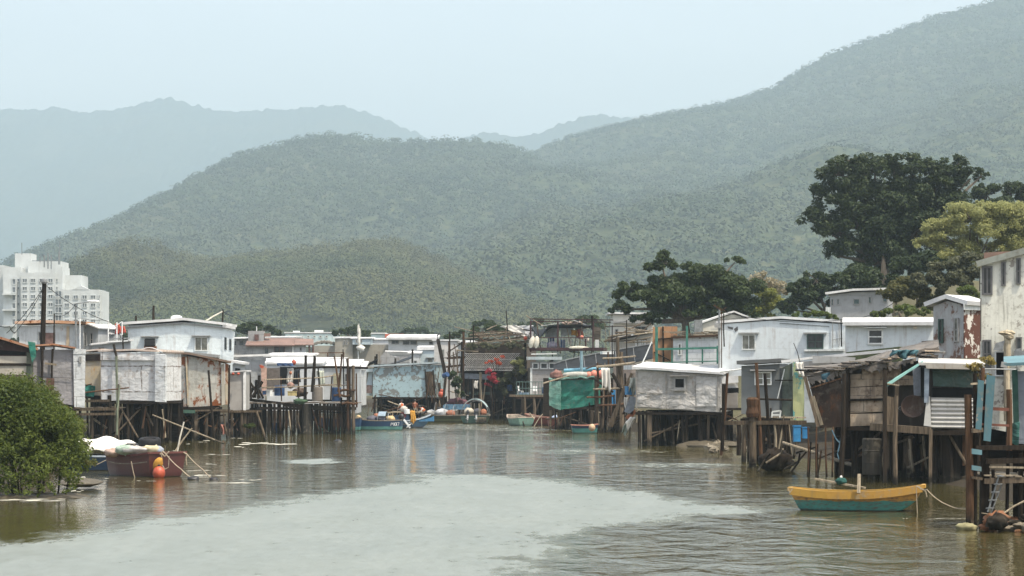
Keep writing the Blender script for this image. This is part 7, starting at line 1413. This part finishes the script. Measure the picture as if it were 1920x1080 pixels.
single('plank_end', 'short pale post stood upright in the yellow boat', 'post', MB().bar(P(1610, 925, 83), P(1611, 889, 83.2), .11, .09), W_PALE)
blob('bundle', 'dark green bundle with a cap behind the planks of the yellow boat', 'bundle', 1577, 909, 83.6, (.21, .18, .13), plain('dark_green_cloth', (.02, .075, .065), .8, .4), .3); blob('cap', 'small white knob on the dark green bundle', 'knob', 1577, 898, 83.6, (.05, .05, .06), M_CLOTHW, .5)
rope('pale rope hanging from the bow of the yellow boat into the water', [(1718, 911), (1719, 940), (1720, 962), (1722, 972)], 81.9, .016, None)
rope('frayed mooring rope sagging from the yellow boat to the pier', [(1719, 911), (1738, 918), (1775, 946), (1816, 954)], [82, 81, 79, 77], .016, None, .06); rope('frayed rope end on the bow of the yellow boat', [(1722, 912), (1736, 922), (1738, 932)], 81.5, .02, None); rope('loop of rope at the stern of the yellow boat', [(1477, 915), (1481, 924), (1486, 916)], 83.4, .014, None)
# maroon scow and its load
MAR = boatmat('maroon_boat_paint', (.085, .024, .024), (.07, .02, .02), .2, None, .04, .22, .3)
rb = Boat('work_boat', 'maroon square ended work boat with an orange float at its side', 272, 893, 3.9, 2.3, -50, .95, .86, .85, .16, .1, .2, .15, .1, .8, mat=MAR, rail=wallmat('maroon_rail', (.13, .05, .045), dirt=.3), Y=112.5, raily=.09)
rb.deck(.05, .95, M_INB, -.35)
blob('net_heap', 'pale green net heap in the maroon boat', 'net', 236, 853, 111.5, (.48, .4, .24), plain('pale_net', (.30, .37, .31), .95, .3, 5), .4); blob('sack', 'cream sack in the maroon boat below the big tyre', 'sack', 282, 852, 111.5, (.45, .35, .26), plain('cream_sack', (.5, .44, .30), .9, .25), .3); blob('sack', 'bluish sack beside the cream sack in the maroon boat', 'sack', 294, 853, 111.6, (.35, .3, .22), plain('bluish_sack', (.3, .33, .38), .9, .25), .3); blob('sack', 'pinkish sack at the left corner of the maroon boat', 'sack', 210, 856, 112, (.35, .3, .2), plain('pinkish_sack', (.40, .30, .25), .9, .25), .4); blob('net_heap', 'white plastic net in the middle of the maroon boat', 'net', 256, 852, 111.4, (.7, .4, .2), plain('whitish_net', (.42, .40, .38), .9, .3), .5)
def tyre(label, px, py, Y, r, w_, tilt, rz=0):
    t = thing('tyre', label, 'tyre', P(px, py, Y), rz); prof = [(r * .6, 0), (r * .85, -.02), (r * .97, w_ * .15), (r, w_ * .5), (r * .97, w_ * .85), (r * .85, w_ + .02), (r * .6, w_), (r * .55, w_ * .5)]
    n = 24; mb = MB(); vs = [(math.cos(2 * math.pi * j / n) * a, math.sin(2 * math.pi * j / n) * a, z) for a, z in prof for j in range(n)]; k = len(prof)
    mb.add(vs, [(i * n + j, i * n + (j + 1) % n, ((i + 1) % k) * n + (j + 1) % n, ((i + 1) % k) * n + j) for i in range(k) for j in range(n)]); link('tread', mb, plain('tyre_rubber', (.022, .022, .024), .7, .3, 6, .15), t, True)
    link('cover', MB().lathe([(r * .62, w_ * .35), (r * .62, w_ * .8), (r * .5, w_ * .86), (.02, w_ * .88)], n=20), plain('tyre_rubber', (.02, .02, .02)), t); t.rotation_euler = (tilt, 0, rz); return t
tyre('big black tyre lying on the sacks of the maroon boat', 281, 838, 111.8, .52, .40, .12)
single('hose', 'thick black hose curving over the maroon boat load', 'hose', MB().tube([P(213, 850, 112.2), P(222, 840, 112.2), P(240, 834, 112.3), P(255, 834, 112.4), P(270, 845, 112)], .09, 8), M_BLACKP); pole('oar', 'grey oar shaft lying over the maroon boat load', 'oar', 250, 834, 276, 848, 111.6, 2, W_GREY); pole('bamboo_pole', 'pale upright stick standing at the maroon boat', 'stick', 332, 850, 345, 791, 113, 1.7, M_BUOYW); pole('bamboo_pole', 'second pale stick crossing the upright stick by the maroon boat', 'stick', 326, 850, 360, 803, 113, 1.7, W_PALE)
floatbuoy('big orange red float in the water against the maroon boat', 298, 899, 110.2, .29, M_ORANGE); blob('fender', 'worn yellow fender hanging on the maroon boat above the float', 'fender', 296, 881, 110.4, (.2, .15, .3), plain('worn_yellow', (.42, .22, .04), .6, .3), .2, tilt=.5)
rope('mooring rope from the maroon boat to the left knot in the water', [(310, 850), (340, 880), (367, 900)], [110.6, 109.5, 108.5], .026, None, .06); rope('mooring rope from the corner of the maroon boat to the right knot', [(350, 851), (380, 880), (402, 900)], [111, 109.5, 108.5], .022, None, .05); rope('loop of rope hanging on the maroon boat front', [(303, 852), (304, 872), (309, 880), (316, 876), (317, 855)], 110.4, .022, None); rope('thin rope from the maroon boat side down to the water', [(246, 865), (250, 885), (254, 901)], 110.6, .02, None); rope('pale rope tangle on the maroon boat rim', [(300, 852), (305, 846), (312, 852), (317, 846), (309, 856), (302, 849)], 110.5, .03, None); rope('rope knotted at the right corner of the maroon boat', [(344, 848), (351, 852), (349, 860), (350, 872)], 110.8, .03, None); rope('rope line floating on the water beyond the knots', [(367, 901), (402, 901), (440, 901)], 108.2, .02, None)
blob('knot', 'dark knotted clump where the left mooring rope meets water', 'knot', 362, 903, 108.3, (.25, .2, .12), M_BLACKP, .5); blob('knot', 'second dark knotted clump where the right mooring rope meets water', 'knot', 400, 903, 108.3, (.22, .18, .1), M_BLACKP, .5)
NAV = boatmat('navy_boat_paint', (.016, .045, .095), (.02, .05, .10), .2, None, .03, .2, .4)
bb = Boat('work_boat', 'navy blue boat loaded under a white tarpaulin beside the mangrove', 192, 879, 4.6, 1.9, 172, .7, .55, .75, .2, .1, .15, .3, .1, .75, mat=NAV, rail=plain('pale_blue_rail', (.40, .45, .5), .6, .2), Y=119)
p0 = P(199, 862, 119); mb = MB()
def tarp(i, j):
    x = -2.45 + 5.0 * i; y = -1.0 + 2.0 * j; z = .62 + .95 * math.sin(math.pi * min(1, max(0, (i - .02) / .96))) ** .45 * math.sin(math.pi * (.06 + .88 * j)) ** .6 - (.30 if i > .78 else 0) * (i - .78) * 4
    return Vector((x + p0.x - .2, y + 119, z + .10 * mnoise.noise(Vector((x * 1.8, y * 2.5, 3))) + .06 * math.sin(x * 5 + y * 4 + 2 * mnoise.noise(Vector((x, y, 1))))))
single('tarpaulin', 'bulging creased white tarpaulin over the navy boat', 'tarpaulin', mb.sheet(tarp, 34, 18, .03), wallmat('white_tarp', (.78, .75, .69), (.72, .69, .62), dirt=.12, crumple=.5, bump=.1), smooth=True)
rope('two thin lines from the navy boat to the maroon boat', [(176, 874), (200, 862)], 115, .018, None)
# middle of the channel
NAVT = boatmat('navy_and_jade_paint', (.018, .06, .14), (.11, .30, .27), .30, None, .02, .15, .4)
b1 = Boat('motor_boat', 'navy boat with a jade waterline band and white marks', 706, 806, 4.4, 1.5, 172, .78, .5, .8, .28, .05, .12, .35, .08, .6, mat=NAVT, rail=M_INB, Y=GY(806)); b1.thwart(.5); b1.thwart(.3)
mk = MB()                                            # painted registration marks, three white characters
def stroke(pts):
    for a, b in zip(pts, pts[1:]): mk.bar(Vector((a[0], 0, a[1])), Vector((b[0], 0, b[1])), .045, .02)
stroke([(0, 0), (.04, .3), (.12, .12), (.2, .3), (.24, 0)]); stroke([(.32, .04), (.32, .26), (.46, .28), (.48, .04), (.34, .02)]); stroke([(.54, .28), (.72, .28), (.6, 0)])
o = link('registration_mark', mk, M_WHITE, b1.root); o.matrix_local = Matrix.Translation((-1.35, .70, .36)) @ Matrix.Rotation(math.pi, 4, 'Z') @ Matrix.Rotation(math.radians(-12), 4, 'X')
b1.hoop(.45, .75); b1.hoop(.25, .65); b1.canopy(.3, .44, .72, plain('grey_blue_canopy', (.25, .32, .38), .6, .2)); b1.bag(.22, .1, (.5, .4, .28), plain('tan_bag', (.48, .36, .20), .9, .3)); b1.bag(.42, .2, (.5, .4, .3), plain('slate_bag', (.10, .10, .12), .9, .3), 'bag'); b1.bag(.58, .1, (.5, .4, .3), plain('slate_bag', (.1, .1, .12)), 'bag'); b1.bag(.5, -.3, (.4, .3, .3), plain('rust_bag', (.3, .13, .08), .8, .3), 'bag', .3); b1.bag(.85, 0, (.25, .25, .2), plain('tan_bag', (.48, .36, .2)), 'coil'); b1.motor(0, 40, True)
AZ = boatmat('azure_boat_paint', (.03, .085, .15), (.03, .06, .11), .15, None, .03, .15, .4)
b2 = Boat('motor_boat', 'azure blue motor boat carrying people beneath a pale plank frame', 764, 801, 4.0, 1.6, 12, .62, .4, .8, .5, .05, .12, .3, .08, .6, mat=AZ, rail=plain('pale_blue_rail', (.4, .45, .5)), Y=212)
b2.deck(.1, .6, M_INB, -.3); b2.motor(-.25, 8); b2.thwart(.45)
fr = MB(); zz = 1.35
for x in (-1.4, .5):
    for y in (-.6, .6): fr.bar((x, y, .4), (x, y, zz), .07, .07)
fr.bar((-2.6, -.6, zz), (1.3, -.65, zz + .05), .1, .1); fr.bar((-1.6, .6, zz), (1.0, .6, zz), .08, .08); fr.box((-.4, 0, zz + .05), (1.9, 1.3, .06)); link('frame', fr, W_PALE, b2.root); link('cabin', MB().box((-.5, .2, .75), (1.2, .9, .7)), plain('faded_blue_cabin', (.08, .14, .24), .6, .3), b2.root)
bw = MB(); bw.box((0, 0, 0), (.01, .01, .01))
link('bow_board', MB().sheet(lambda i, j: Vector((.9 + 1.4 * i, -.66 + .3 * i, .55 + (.35 * i * i + .12) * j)), 6, 3, .05), plain('dull_azure', (.03, .13, .25), .5, .25), b2.root)
cloth('oilskin', 'yellow oilskin trousers hanging on the azure boat frame', 'trousers', 770, 770, 778, 791, 209.8, plain('mustard', (.5, .26, .05)), 4, .12, th=.12, ragged=.4); BEIGE_SACK = plain('worn_sack', (.42, .40, .36), .9, .25); crate('dark red fuel can on the azure boat', 757, 783, 209.9, (.35, .25, .45), plain('dark_red_can', (.2, .03, .04), .5, .3), 'can', 'can'); barrel('white bucket upside down on the azure boat', 763, 776, 209.6, .5, .38, M_WHITE, 'bucket', 'bucket'); blob('sack', 'white sacks piled on the azure boat by the seated people', 'sack', 757, 773, 210.5, (.34, .3, .28), BEIGE_SACK, .3); pole('oar', 'pale oar sticking out to the left of the azure boat', 'oar', 727, 752, 752, 761, 210, 1.3, W_PALE)
sit = dict(knl=(.42, .14, .93), anl=(.46, .14, .5), tol=(.6, .15, .46), knr=(.42, -.14, .93), anr=(.46, -.14, .5), tor=(.6, -.15, .46), ell=(.12, .24, 1.18), wrl=(.34, .16, 1.06), elr=(.12, -.24, 1.18), wrr=(.34, -.16, 1.06))
BEIGE = plain('beige_cloth', (.42, .38, .31), .9, .2); WSH_ = plain('white_shirt', (.6, .58, .55), .9, .15); VEST = plain('orange_vest', (.50, .13, .05), .8, .2); BRWN = plain('brown_shirt', (.22, .085, .05), .9, .2); DKT = plain('dark_trousers', (.03, .03, .04), .9, .2)
def sitter(label, px, py, Y, rz, shirt, trs, vest=None, lean=0.0, hair='hair'):
    p = P(px, py, Y) - Vector((0, 0, .82)); ps = dict(sit)
    if lean: ps.update(waist=(.10, 0, 1.08), chest=(.26, 0, 1.24), neck=(.40, 0, 1.33), chin=(.47, 0, 1.36), head=(.50, 0, 1.43), crown=(.53, 0, 1.52), shl=(.28, .18, 1.3), shr=(.28, -.18, 1.3), ell=(.42, .24, 1.06), elr=(.42, -.24, 1.06), wrl=(.6, .18, .96), wrr=(.6, -.18, .96))
    return person(label, p, rz, ps, shirt, trs, hair, vest)
sitter('person in an orange life vest and pale trousers seated left on the azure boat', 753, 770, 211.5, 2.2, WSH_, BEIGE, VEST)
sitter('person with a bare brown back and beige shorts seated on the boat frame', 778, 769, 211.5, 1.4, BRWN, BEIGE)
sitter('person in an orange vest bending forward at the bow of the azure boat', 797, 776, 212, 3.4, WSH_, DKT, VEST, 1)
# moss green speed boat seen from the side
GRB = boatmat('moss_boat_paint', (.055, .062, .04), (.13, .15, .075), .28, None, .03, .3, .4)
b3 = Boat('motor_boat', 'moss green boat with pale hoops just left of the twin motor boat', 828, 790, 4.6, 1.8, 170, .62, .42, .8, .25, .05, .12, .45, .08, .6, mat=GRB, rail=M_INB, Y=238); b3.thwart(.4); b3.hoop(.62, 1.25); b3.hoop(.4, 1.15); b3.hoop(.22, 1.0)
b3.bag(.5, 0, (.7, .5, .4), plain('pale_grey_bag', (.42, .43, .44), .9, .25), 'bag', .25); b3.bag(.72, .1, (.5, .4, .3), M_CLOTHW, 'bag', .2); b3.bag(.3, 0, (.5, .4, .3), plain('rust_bag', (.3, .13, .08)), 'bag', .2); b3.bag(.55, -.2, (.25, .25, .3), M_BLACKP, 'engine_box', .5)
# twin motor boat seen from the stern
TWN = boatmat('dark_green_boat_paint', (.02, .065, .05), (.03, .08, .065), .2, None, .03, .25, .4)
b4 = Boat('motor_boat', 'dark green boat seen from its stern with two tilted outboard motors', 892, 792, 4.6, 2.7, 86, .72, .45, .95, .3, .05, .15, .3, .05, .7, mat=TWN, rail=M_INB, Y=232); b4.thwart(.5)
b4.canopy(.25, .5, 1.55, plain('pale_teal_canopy', (.38, .50, .50), .55, .15)); b4.hoop(.22, 1.5); b4.hoop(.55, 1.65); b4.hoop(.75, 1.3); b4.motor(-.28, 38); b4.motor(.55, 38); b4.bag(.1, .5, (.5, .5, .35), BEIGE, 'bag', .35); b4.bag(.12, -.3, (.4, .4, .35), plain('slate_bag', (.1, .1, .12)), 'bag', .3); b4.bag(.1, -.9, (.35, .3, .3), plain('rust_bag', (.3, .13, .08)), 'bag', .3)
link('stern_locker', MB().box((-2.25, -.75, .35), (.2, .9, .5)), W_PALE, b4.root); link('stern_post', MB().bar((-2.2, -.55, .5), (-2.2, -.5, 1.9), .1, .1), W_PALE, b4.root)
# small skiffs under the green tarp hut
JADE = boatmat('jade_skiff_paint', (.14, .26, .215), (.07, .14, .11), .22, None, .05, .45, .6)
b5 = Boat('rowing_boat', 'faded jade green skiff with a pale rim seen from its end', 974, 800, 3.4, 2.0, 112, .7, .5, .8, .3, .1, .12, .3, .1, .6, mat=JADE, rail=wallmat('pale_worn_rail', (.52, .42, .34), dirt=.3), Y=219); b5.thwart(.4); b5.thwart(.65)
single('oar', 'pale oar dipping from the jade skiff into the water', 'oar', MB().tube([P(978, 781, 217.5), P(984, 802, 217.2)], .06, 6), W_PALE); pole('tiller', 'pale tiller arm raised on the jade skiff', 'tiller', 993, 774, 1002, 786, 217, 1.4, W_PALE)
REDB = boatmat('red_skiff_paint', (.17, .035, .022), (.10, .025, .02), .2, None, .05, .4, .6)
b6 = Boat('rowing_boat', 'weathered red skiff right of the jade green skiff', 1020, 800, 3.6, 1.5, 150, .75, .5, .8, .3, .1, .12, .3, .1, .6, mat=REDB, rail=plain('pinkish_rail', (.40, .2, .15), .7, .3), Y=221); b6.thwart(.5)
b7 = Boat('rowing_boat', 'dull red skiff in the shade beneath the green tarp hut', 1072, 798, 4.2, 1.5, 4, .75, .5, .8, .2, .1, .12, .3, .1, .6, mat=REDB, rail=plain('pinkish_rail', (.4, .2, .15)), Y=211); b7.thwart(.5); b7.bag(.4, 0, (.6, .4, .35), plain('navy_cover', (.02, .03, .09), .8, .3), 'bag', .3); b7.bag(.7, 0, (.4, .3, .2), BEIGE, 'bag', .15)
blob('sack', 'pale blue sheet over gear between the red skiffs', 'sheet', 1046, 787, 214, (.6, .4, .22), plain('pale_blue_sheet', (.40, .46, .58), .9, .2), .3); rope('mooring rope between the red skiff and the posts', [(1000, 802), (1012, 782), (1018, 776)], 216, .04, None); rope('thin pale rope down from the red skiff to the water', [(1015, 784), (1016, 802)], 217, .03, None)
b8 = Boat('rowing_boat', 'small teal boat with a navy top strake below the green tarp hut', 1096, 812, 2.1, 1.2, 3, .6, .7, .8, .1, .05, .12, .1, .1, .8, mat=boatmat('teal_and_navy_paint', (.02, .05, .11), (.06, .22, .20), .38, None, .02, .2), rail=plain('pinkish_rail', (.4, .2, .15)), Y=193); b8.thwart(.5)
floatbuoy('round pale tan buoy against the small teal boat', 1110, 808, 191.5, .27, plain('tan_buoy', (.50, .36, .24), .6, .2)); single('prow_plank', 'pinkish plank resting on the small teal boat', 'plank', MB().bar(P(1072, 797, 192), P(1116, 797, 191.6), .3, .07), plain('pinkish_rail', (.4, .2, .15)))
b9 = Boat('work_boat', 'navy boat moored in the dark under the work deck', 630, 806, 4.2, 1.6, 176, 1.0, .5, .8, .3, .05, .15, .4, .1, .6, mat=NAVT, rail=M_INB, Y=202); b9.thwart(.5)
# person wading under the huts and red cloth
person('person in a pale cap and dark shirt standing beneath the small pale hut', P(436, 829, 181) + Vector((0, 0, 0)), -1.2, dict(wrl=(.25, .3, .95), wrr=(.2, -.25, .9)), plain('dark_shirt', (.03, .035, .04)), plain('grey_blue_trousers', (.12, .16, .20), .9, .2), M_CLOTHW)
single('walking_stick', 'pale stick held by the person under the small pale hut', 'stick', MB().tube([P(437, 797, 180.6), P(444, 806, 180.4)], .02, 5), W_PALE)
cloth('hanging_cloth', 'pink sheet draped over a beam in the dark under the rusty hut', 'cloth', 411, 796, 421, 816, 176, plain('salmon_cloth', (.42, .20, .16), .9, .3), 4, .2, ragged=.5, lean=.2)
plant('shrub', 'small bright green plant growing in the mud beneath the pale box hut', 'shrub', 468, 812, 178, [(464, 800, 8, 6), (472, 798, 6, 5)], 500, .22, LF_BRI, 48)

# ================================================================== PIER AT THE RIGHT EDGE
t = thing('timber_pier', 'rickety timber pier with teal planks and a ladder at the right edge', 'pier', P(1870, 990, 74)); z0 = P(1870, 990, 74); q = lambda x, y, dy=0: P(x, y, 74 + dy) - z0
TEALP = wallmat('teal_plank', (.085, .17, .20), (.07, .14, .16), dirt=.45, peel=.1, peelc=(.2, .2, .18)); TEALL = wallmat('light_teal_plank', (.13, .235, .265), dirt=.4)
for x0, y0, x1, y1, r, m_ in ((1815, 740, 1819, 975, .13, W_BROWN), (1828, 700, 1828, 980, .07, W_DARK), (1848, 720, 1845, 992, .2, W_DARK), (1843, 690, 1841, 850, .07, W_BROWN), (1890, 770, 1888, 960, .06, W_DARK), (1915, 850, 1914, 960, .07, W_DARK), (1862, 880, 1862, 950, .06, W_DARK), (1892, 730, 1892, 830, .1, W_BROWN)): link('post', MB().tube([q(x1, y1 + 15), q((x0 + x1) / 2 + 1, (y0 + y1) / 2), q(x0, y0)], r, 7, r * .9) if x0 != 1848 else MB().bar(q(x1, y1 + 15), q(x0, y0), .26, .24), m_, t)
for (x0, y0, x1, y1, x2, y2, x3, y3), m_ in (((1834, 712, 1845, 714, 1840, 806, 1829, 804), TEALP), ((1850, 702, 1866, 706, 1857, 828, 1844, 826), TEALP), ((1822, 841, 1841, 844, 1841, 853, 1822, 851), TEALL), ((1822, 872, 1840, 875, 1840, 884, 1822, 881), TEALL)):
    a, b, c, d = q(x0, y0, -.25), q(x1, y1, -.25), q(x2, y2, -.25), q(x3, y3, -.25); link('plank', MB().sheet(lambda i, j: (a * (1 - i) + b * i) * (1 - j) + (d * (1 - i) + c * i) * j, 2, 6, .05), m_, t)
for x0, y0, x1, y1, w_, hh, m_ in ((1830, 840, 1990, 838, .12, .14, W_DARK), (1848, 865, 1990, 862, .1, .16, W_DARK), (1822, 808, 1843, 806, .14, .13, W_GREY), (1845, 902, 1990, 898, .14, .17, W_GREY), (1855, 875, 1990, 879, .05, .06, W_PALE), (1836, 765, 1892, 768, .08, .1, plain('red_brown_bar', (.16, .07, .05), .7, .3)), (1836, 795, 1892, 798, .06, .07, plain('red_brown_bar', (.16, .07, .05))), (1820, 720, 1846, 718, .08, .06, W_PALE), (1822, 895, 1842, 898, .1, .08, W_GREY)): link('beam', MB().bar(q(x0, y0, -.2), q(x1, y1, -.2), w_, hh), m_, t)
mb = MB()
for k in range(11): mb.box(q(1840 + k * 14.5, 889 + R.uniform(-1.5, 1.5), 1.0), (.21, 2.6, .04), R.uniform(-.08, .08), (0, R.uniform(-.04, .04)))
link('deck', mb, W_PALE, t)
ld = MB(); ld.bar(q(1852, 960, -.5), q(1873, 892, -.3), .035, .035); ld.bar(q(1858, 962, -.2), q(1882, 898, 0), .035, .035)
for k in range(5): ld.bar(q(1853 + k * 5, 953 - k * 15, -.5), q(1860 + k * 5, 952 - k * 15, -.2), .16, .03)
link('ladder', ld, M_STEEL, t)
h = Hut('hut', 'slate blue hut with a teal roof edge at the right border', 'hut', 1896, 74.5, 1985, 74)
SLB = wallmat('slate_blue_sheet', (.20, .225, .26), (.17, .195, .225), dirt=.35, crumple=.15); h.wall([(1905, 696), (1985, 694)], [(1905, 832), (1985, 834)], 2.2, SLB, crump=.02, dv=.1)
h.put('roof', MB().sheet(lambda i, j: h.pt(1882 + 110 * i, 684 - 6 * i, -.3 + 2.4 * j) + Vector((0, 0, .22 * j)), 8, 3, .09), TEALL); h.quad([(1878, 678), (1888, 680), (1888, 690), (1876, 688)], M_GREYF, 'roof_end', dv=-.2, th=.2); h.quad([(1897, 695), (1908, 692), (1911, 800), (1900, 800)], plain('dark_green_edge', (.03, .075, .06), .7, .3), 'corner_board', dv=-.02); h.quad([(1893, 795), (1912, 790), (1910, 836), (1896, 830)], wallmat('green_tarp_dull', (.05, .15, .13), dirt=.3, crumple=.6), 'tarp_flap', dv=-.15, th=.04, nu=8, nv=8, crump=.25)
h.floor(); h.stilts(3, 2, r=.07, lean=.04, brace=0)
plant('climber', 'wispy yellow leaved climber at the pier post by the weathered building', 'plant', 1848, 740, 76, [(1830, 690, 16, 10), (1850, 680, 14, 12), (1815, 688, 10, 5), (1845, 705, 12, 8)], 260, .14, leafmat('wispy_leaf', (.16, .13, .04), (.32, .26, .10), .35), 49, 16, .6)
pole('branch', 'crooked pale branch leaning on the pier foot', 'branch', 1843, 950 + 40, 1960, 920, 73, 2.2, W_PALE, bend=.2); pole('branch', 'thin curved stick in the debris under the pier', 'branch', 1840, 962, 1880, 972, 72.6, 1.2, W_PALE, bend=.1)
g_ = random.Random(4)
for k in range(16): blob('debris', 'brown flotsam heaped at the foot of the pier', 'debris', g_.uniform(1850, 1960), g_.uniform(982, 1002), g_.uniform(72, 75), (g_.uniform(.15, .4), g_.uniform(.15, .3), g_.uniform(.08, .22)), (W_DARK, wallmat('bank_rock', (.2, .2, .2)), wallmat('rust_leaf', (.20, .09, .045), dirt=.4))[k % 3], .7, 'flotsam at the foot of the pier')
blob('bag', 'pale yellowish bag floating at the pier post', 'bag', 1812, 996, 73.5, (.34, .26, .13), plain('yellowish_bag', (.25, .23, .13), .8, .3), .4)
# posts out in the water, flotsam and foam
blob('stump', 'small dark stump breaking the water in mid channel', 'stump', 634, 832, 170, (.3, .25, .16), M_BLACKP, .4)
def foam(): 
    m, nt, b, _ = nodes('foam'); g = N(nt); n = g.noise(g.world(), 5, 5)
    g.set(b.inputs['Base Color'], g.mix(n, (.34, .33, .26), (.62, .60, .52))); b.inputs['Roughness'].default_value = .8; return m
mb = MB(); g_ = random.Random(8)
for (px, py, wx, wy) in ((390, 893, 36, 2.2), (470, 900, 30, 1), (420, 906, 60, .8), (500, 832, 52, 2.2), (455, 838, 18, 1.5), (390, 828, 20, 1.6), (352, 822, 16, 2), (330, 846, 12, .8), (405, 853, 28, .8), (392, 871, 20, 1), (370, 883, 30, .8), (270, 902, 26, .6), (205, 897, 16, .7), (215, 905, 10, .5), (160, 898, 14, 4), (150, 920, 16, 3), (80, 934, 60, 3.5), (480, 870, 8, 1), (485, 928, 7, .8), (465, 842, 10, .8), (120, 932, 20, 3), (60, 938, 70, 2), (1695, 973, 8, .5), (1790, 973, 40, .5), (1560, 985, 22, .4), (540, 841, 12, .7), (445, 822, 16, 1.2), (360, 833, 14, 1)):
    for k in range(max(2, int(wx / 5))):
        c = P(px + g_.uniform(-1, 1) * wx * .8, py, GY(py + g_.uniform(-1, 1) * wy)); c.z = .012 + .004 * g_.random(); a, b_ = wx / S(c.y) * g_.uniform(.12, .4), g_.uniform(.25, 1) * wy * c.y / (HC * F / c.y) * .5
        mb.add([(c.x + math.cos(j * .785) * a * g_.uniform(.6, 1.1), c.y + math.sin(j * .785) * b_ * g_.uniform(.6, 1.1), c.z) for j in range(8)], [tuple(range(8))])
kind(link('foam', mb, foam()), 'stuff')
mb = MB(); mb.ball(P(70, 936, 93.5), (2.6, 2.2, .22), 24, 6, 0, .4); mb.ball(P(150, 905, 100), (.9, 1.6, .18), 16, 6, 0, .4); single('mud_bank', 'pale mud shelf under the mangrove', 'mud', mb, wallmat('mud', (.1, .085, .06)))

# ================================================================== FOREST COVER ON THE HILLS
def foresttone(name, dark, light, dry, sc):
    m, nt, b, out = nodes(name); g = N(nt); p = g.world()
    at = g.new('ShaderNodeAttribute'); at.attribute_name = 'tone'; tone = at.outputs['Fac']
    big = g.noise(p, .0036 * sc, 5, .6); mid = g.noise(p, .0075 * sc, 6, .62)
    f = g.math('ADD', g.math('ADD', g.math('MULTIPLY', tone, .45), g.math('MULTIPLY', g.island(), .05)), g.math('MULTIPLY', g.step(mid, .38, .62), .55))
    col = g.mix(f, dark, light); col = g.mix(g.math('MULTIPLY', g.step(big, .44, .60), .4), col, dry)
    g.set(b.inputs['Base Color'], col); b.inputs['Roughness'].default_value = .9; b.inputs['Specular IOR Level'].default_value = .1
    return m
def forest(name, zf, x0, x1, y0, y1, cell, r0, r1, per, size, mat, seed, dens=None, tall=.75):
    g = np.random.default_rng(seed); gx, gy = np.meshgrid(np.arange(x0, x1, cell), np.arange(y0, y1, cell)); gx, gy = gx.ravel(), gy.ravel()
    X = gx + cell * (g.random(gx.size) - .5) * 1.3; Y = gy + cell * (g.random(gx.size) - .5) * 1.3; k = np.abs(X / Y) < .235; X, Y = X[k], Y[k]; Z = zf(X, Y); k = Z > 5
    if dens is not None: k &= dens(X, Y)
    X, Y, Z = X[k], Y[k], Z[k]; t = len(X); r = r0 + (r1 - r0) * g.random(t) ** 1.6; tone = np.clip(g.normal(.5, .27, t), 0, 1); idx = np.repeat(np.arange(t), per); m_ = len(idx)
    d = g.normal(size=(m_, 3)); d /= np.linalg.norm(d, axis=1)[:, None]; d[:, 2] = np.where(d[:, 2] < -.15, -d[:, 2], d[:, 2])
    lump = .82 + .28 * vnoise(d[:, 0] * 2.2 + idx * 7.1, d[:, 2] * 2.2 + d[:, 1] * 1.7 + idx * 3.3, seed)
    c = np.stack([X, Y, Z + r * .25], 1); p = c[idx] + d * np.array([1, 1, tall]) * (r[idx] * lump * (.86 + .2 * g.random(m_)))[:, None]
    nn = d + g.normal(size=(m_, 3)) * .2 + np.array([0, 0, .2]); nn /= np.linalg.norm(nn, axis=1)[:, None]
    a = np.cross(nn, g.normal(size=(m_, 3))); a /= np.linalg.norm(a, axis=1)[:, None] + 1e-9; b = np.cross(nn, a); L = size * (.5 + .8 * g.random(m_))[:, None] * .5
    V = np.stack([p + a * L, p + b * L * .8, p - a * L, p - b * L * .8], 1).reshape(-1, 3)
    o = kind(npmesh(name, V, np.arange(m_ * 4).reshape(-1, 4), mat), 'stuff')
    at = o.data.attributes.new('tone', 'FLOAT', 'POINT'); at.data.foreach_set('value', np.repeat(tone[idx], 4).astype(np.float32)); return o
F1 = foresttone('near_forest', (.016, .026, .013), (.095, .112, .045), (.11, .098, .048), 1.0); F2 = foresttone('hill_forest_tone', (.026, .042, .026), (.074, .096, .048), (.085, .090, .048), .7)
scar = lambda X, Y: ~in_poly(CX + X / Y * F, HY - (foot_z(X, Y) - HC) / Y * F, [(545, 580), (575, 585), (645, 640), (560, 640)])
forest('forest', foot_z, -480, 190, 1150, 1830, 10, 4.0, 10.5, 130, 1.25, F1, 1, scar)
forest('forest', hill_z, -830, 450, 1800, 3760, 15, 5, 12, 40, 2.8, F2, 2); forest('forest', mount_z, -300, 1180, 1300, 4960, 17, 5, 13, 36, 3.2, F2, 3)
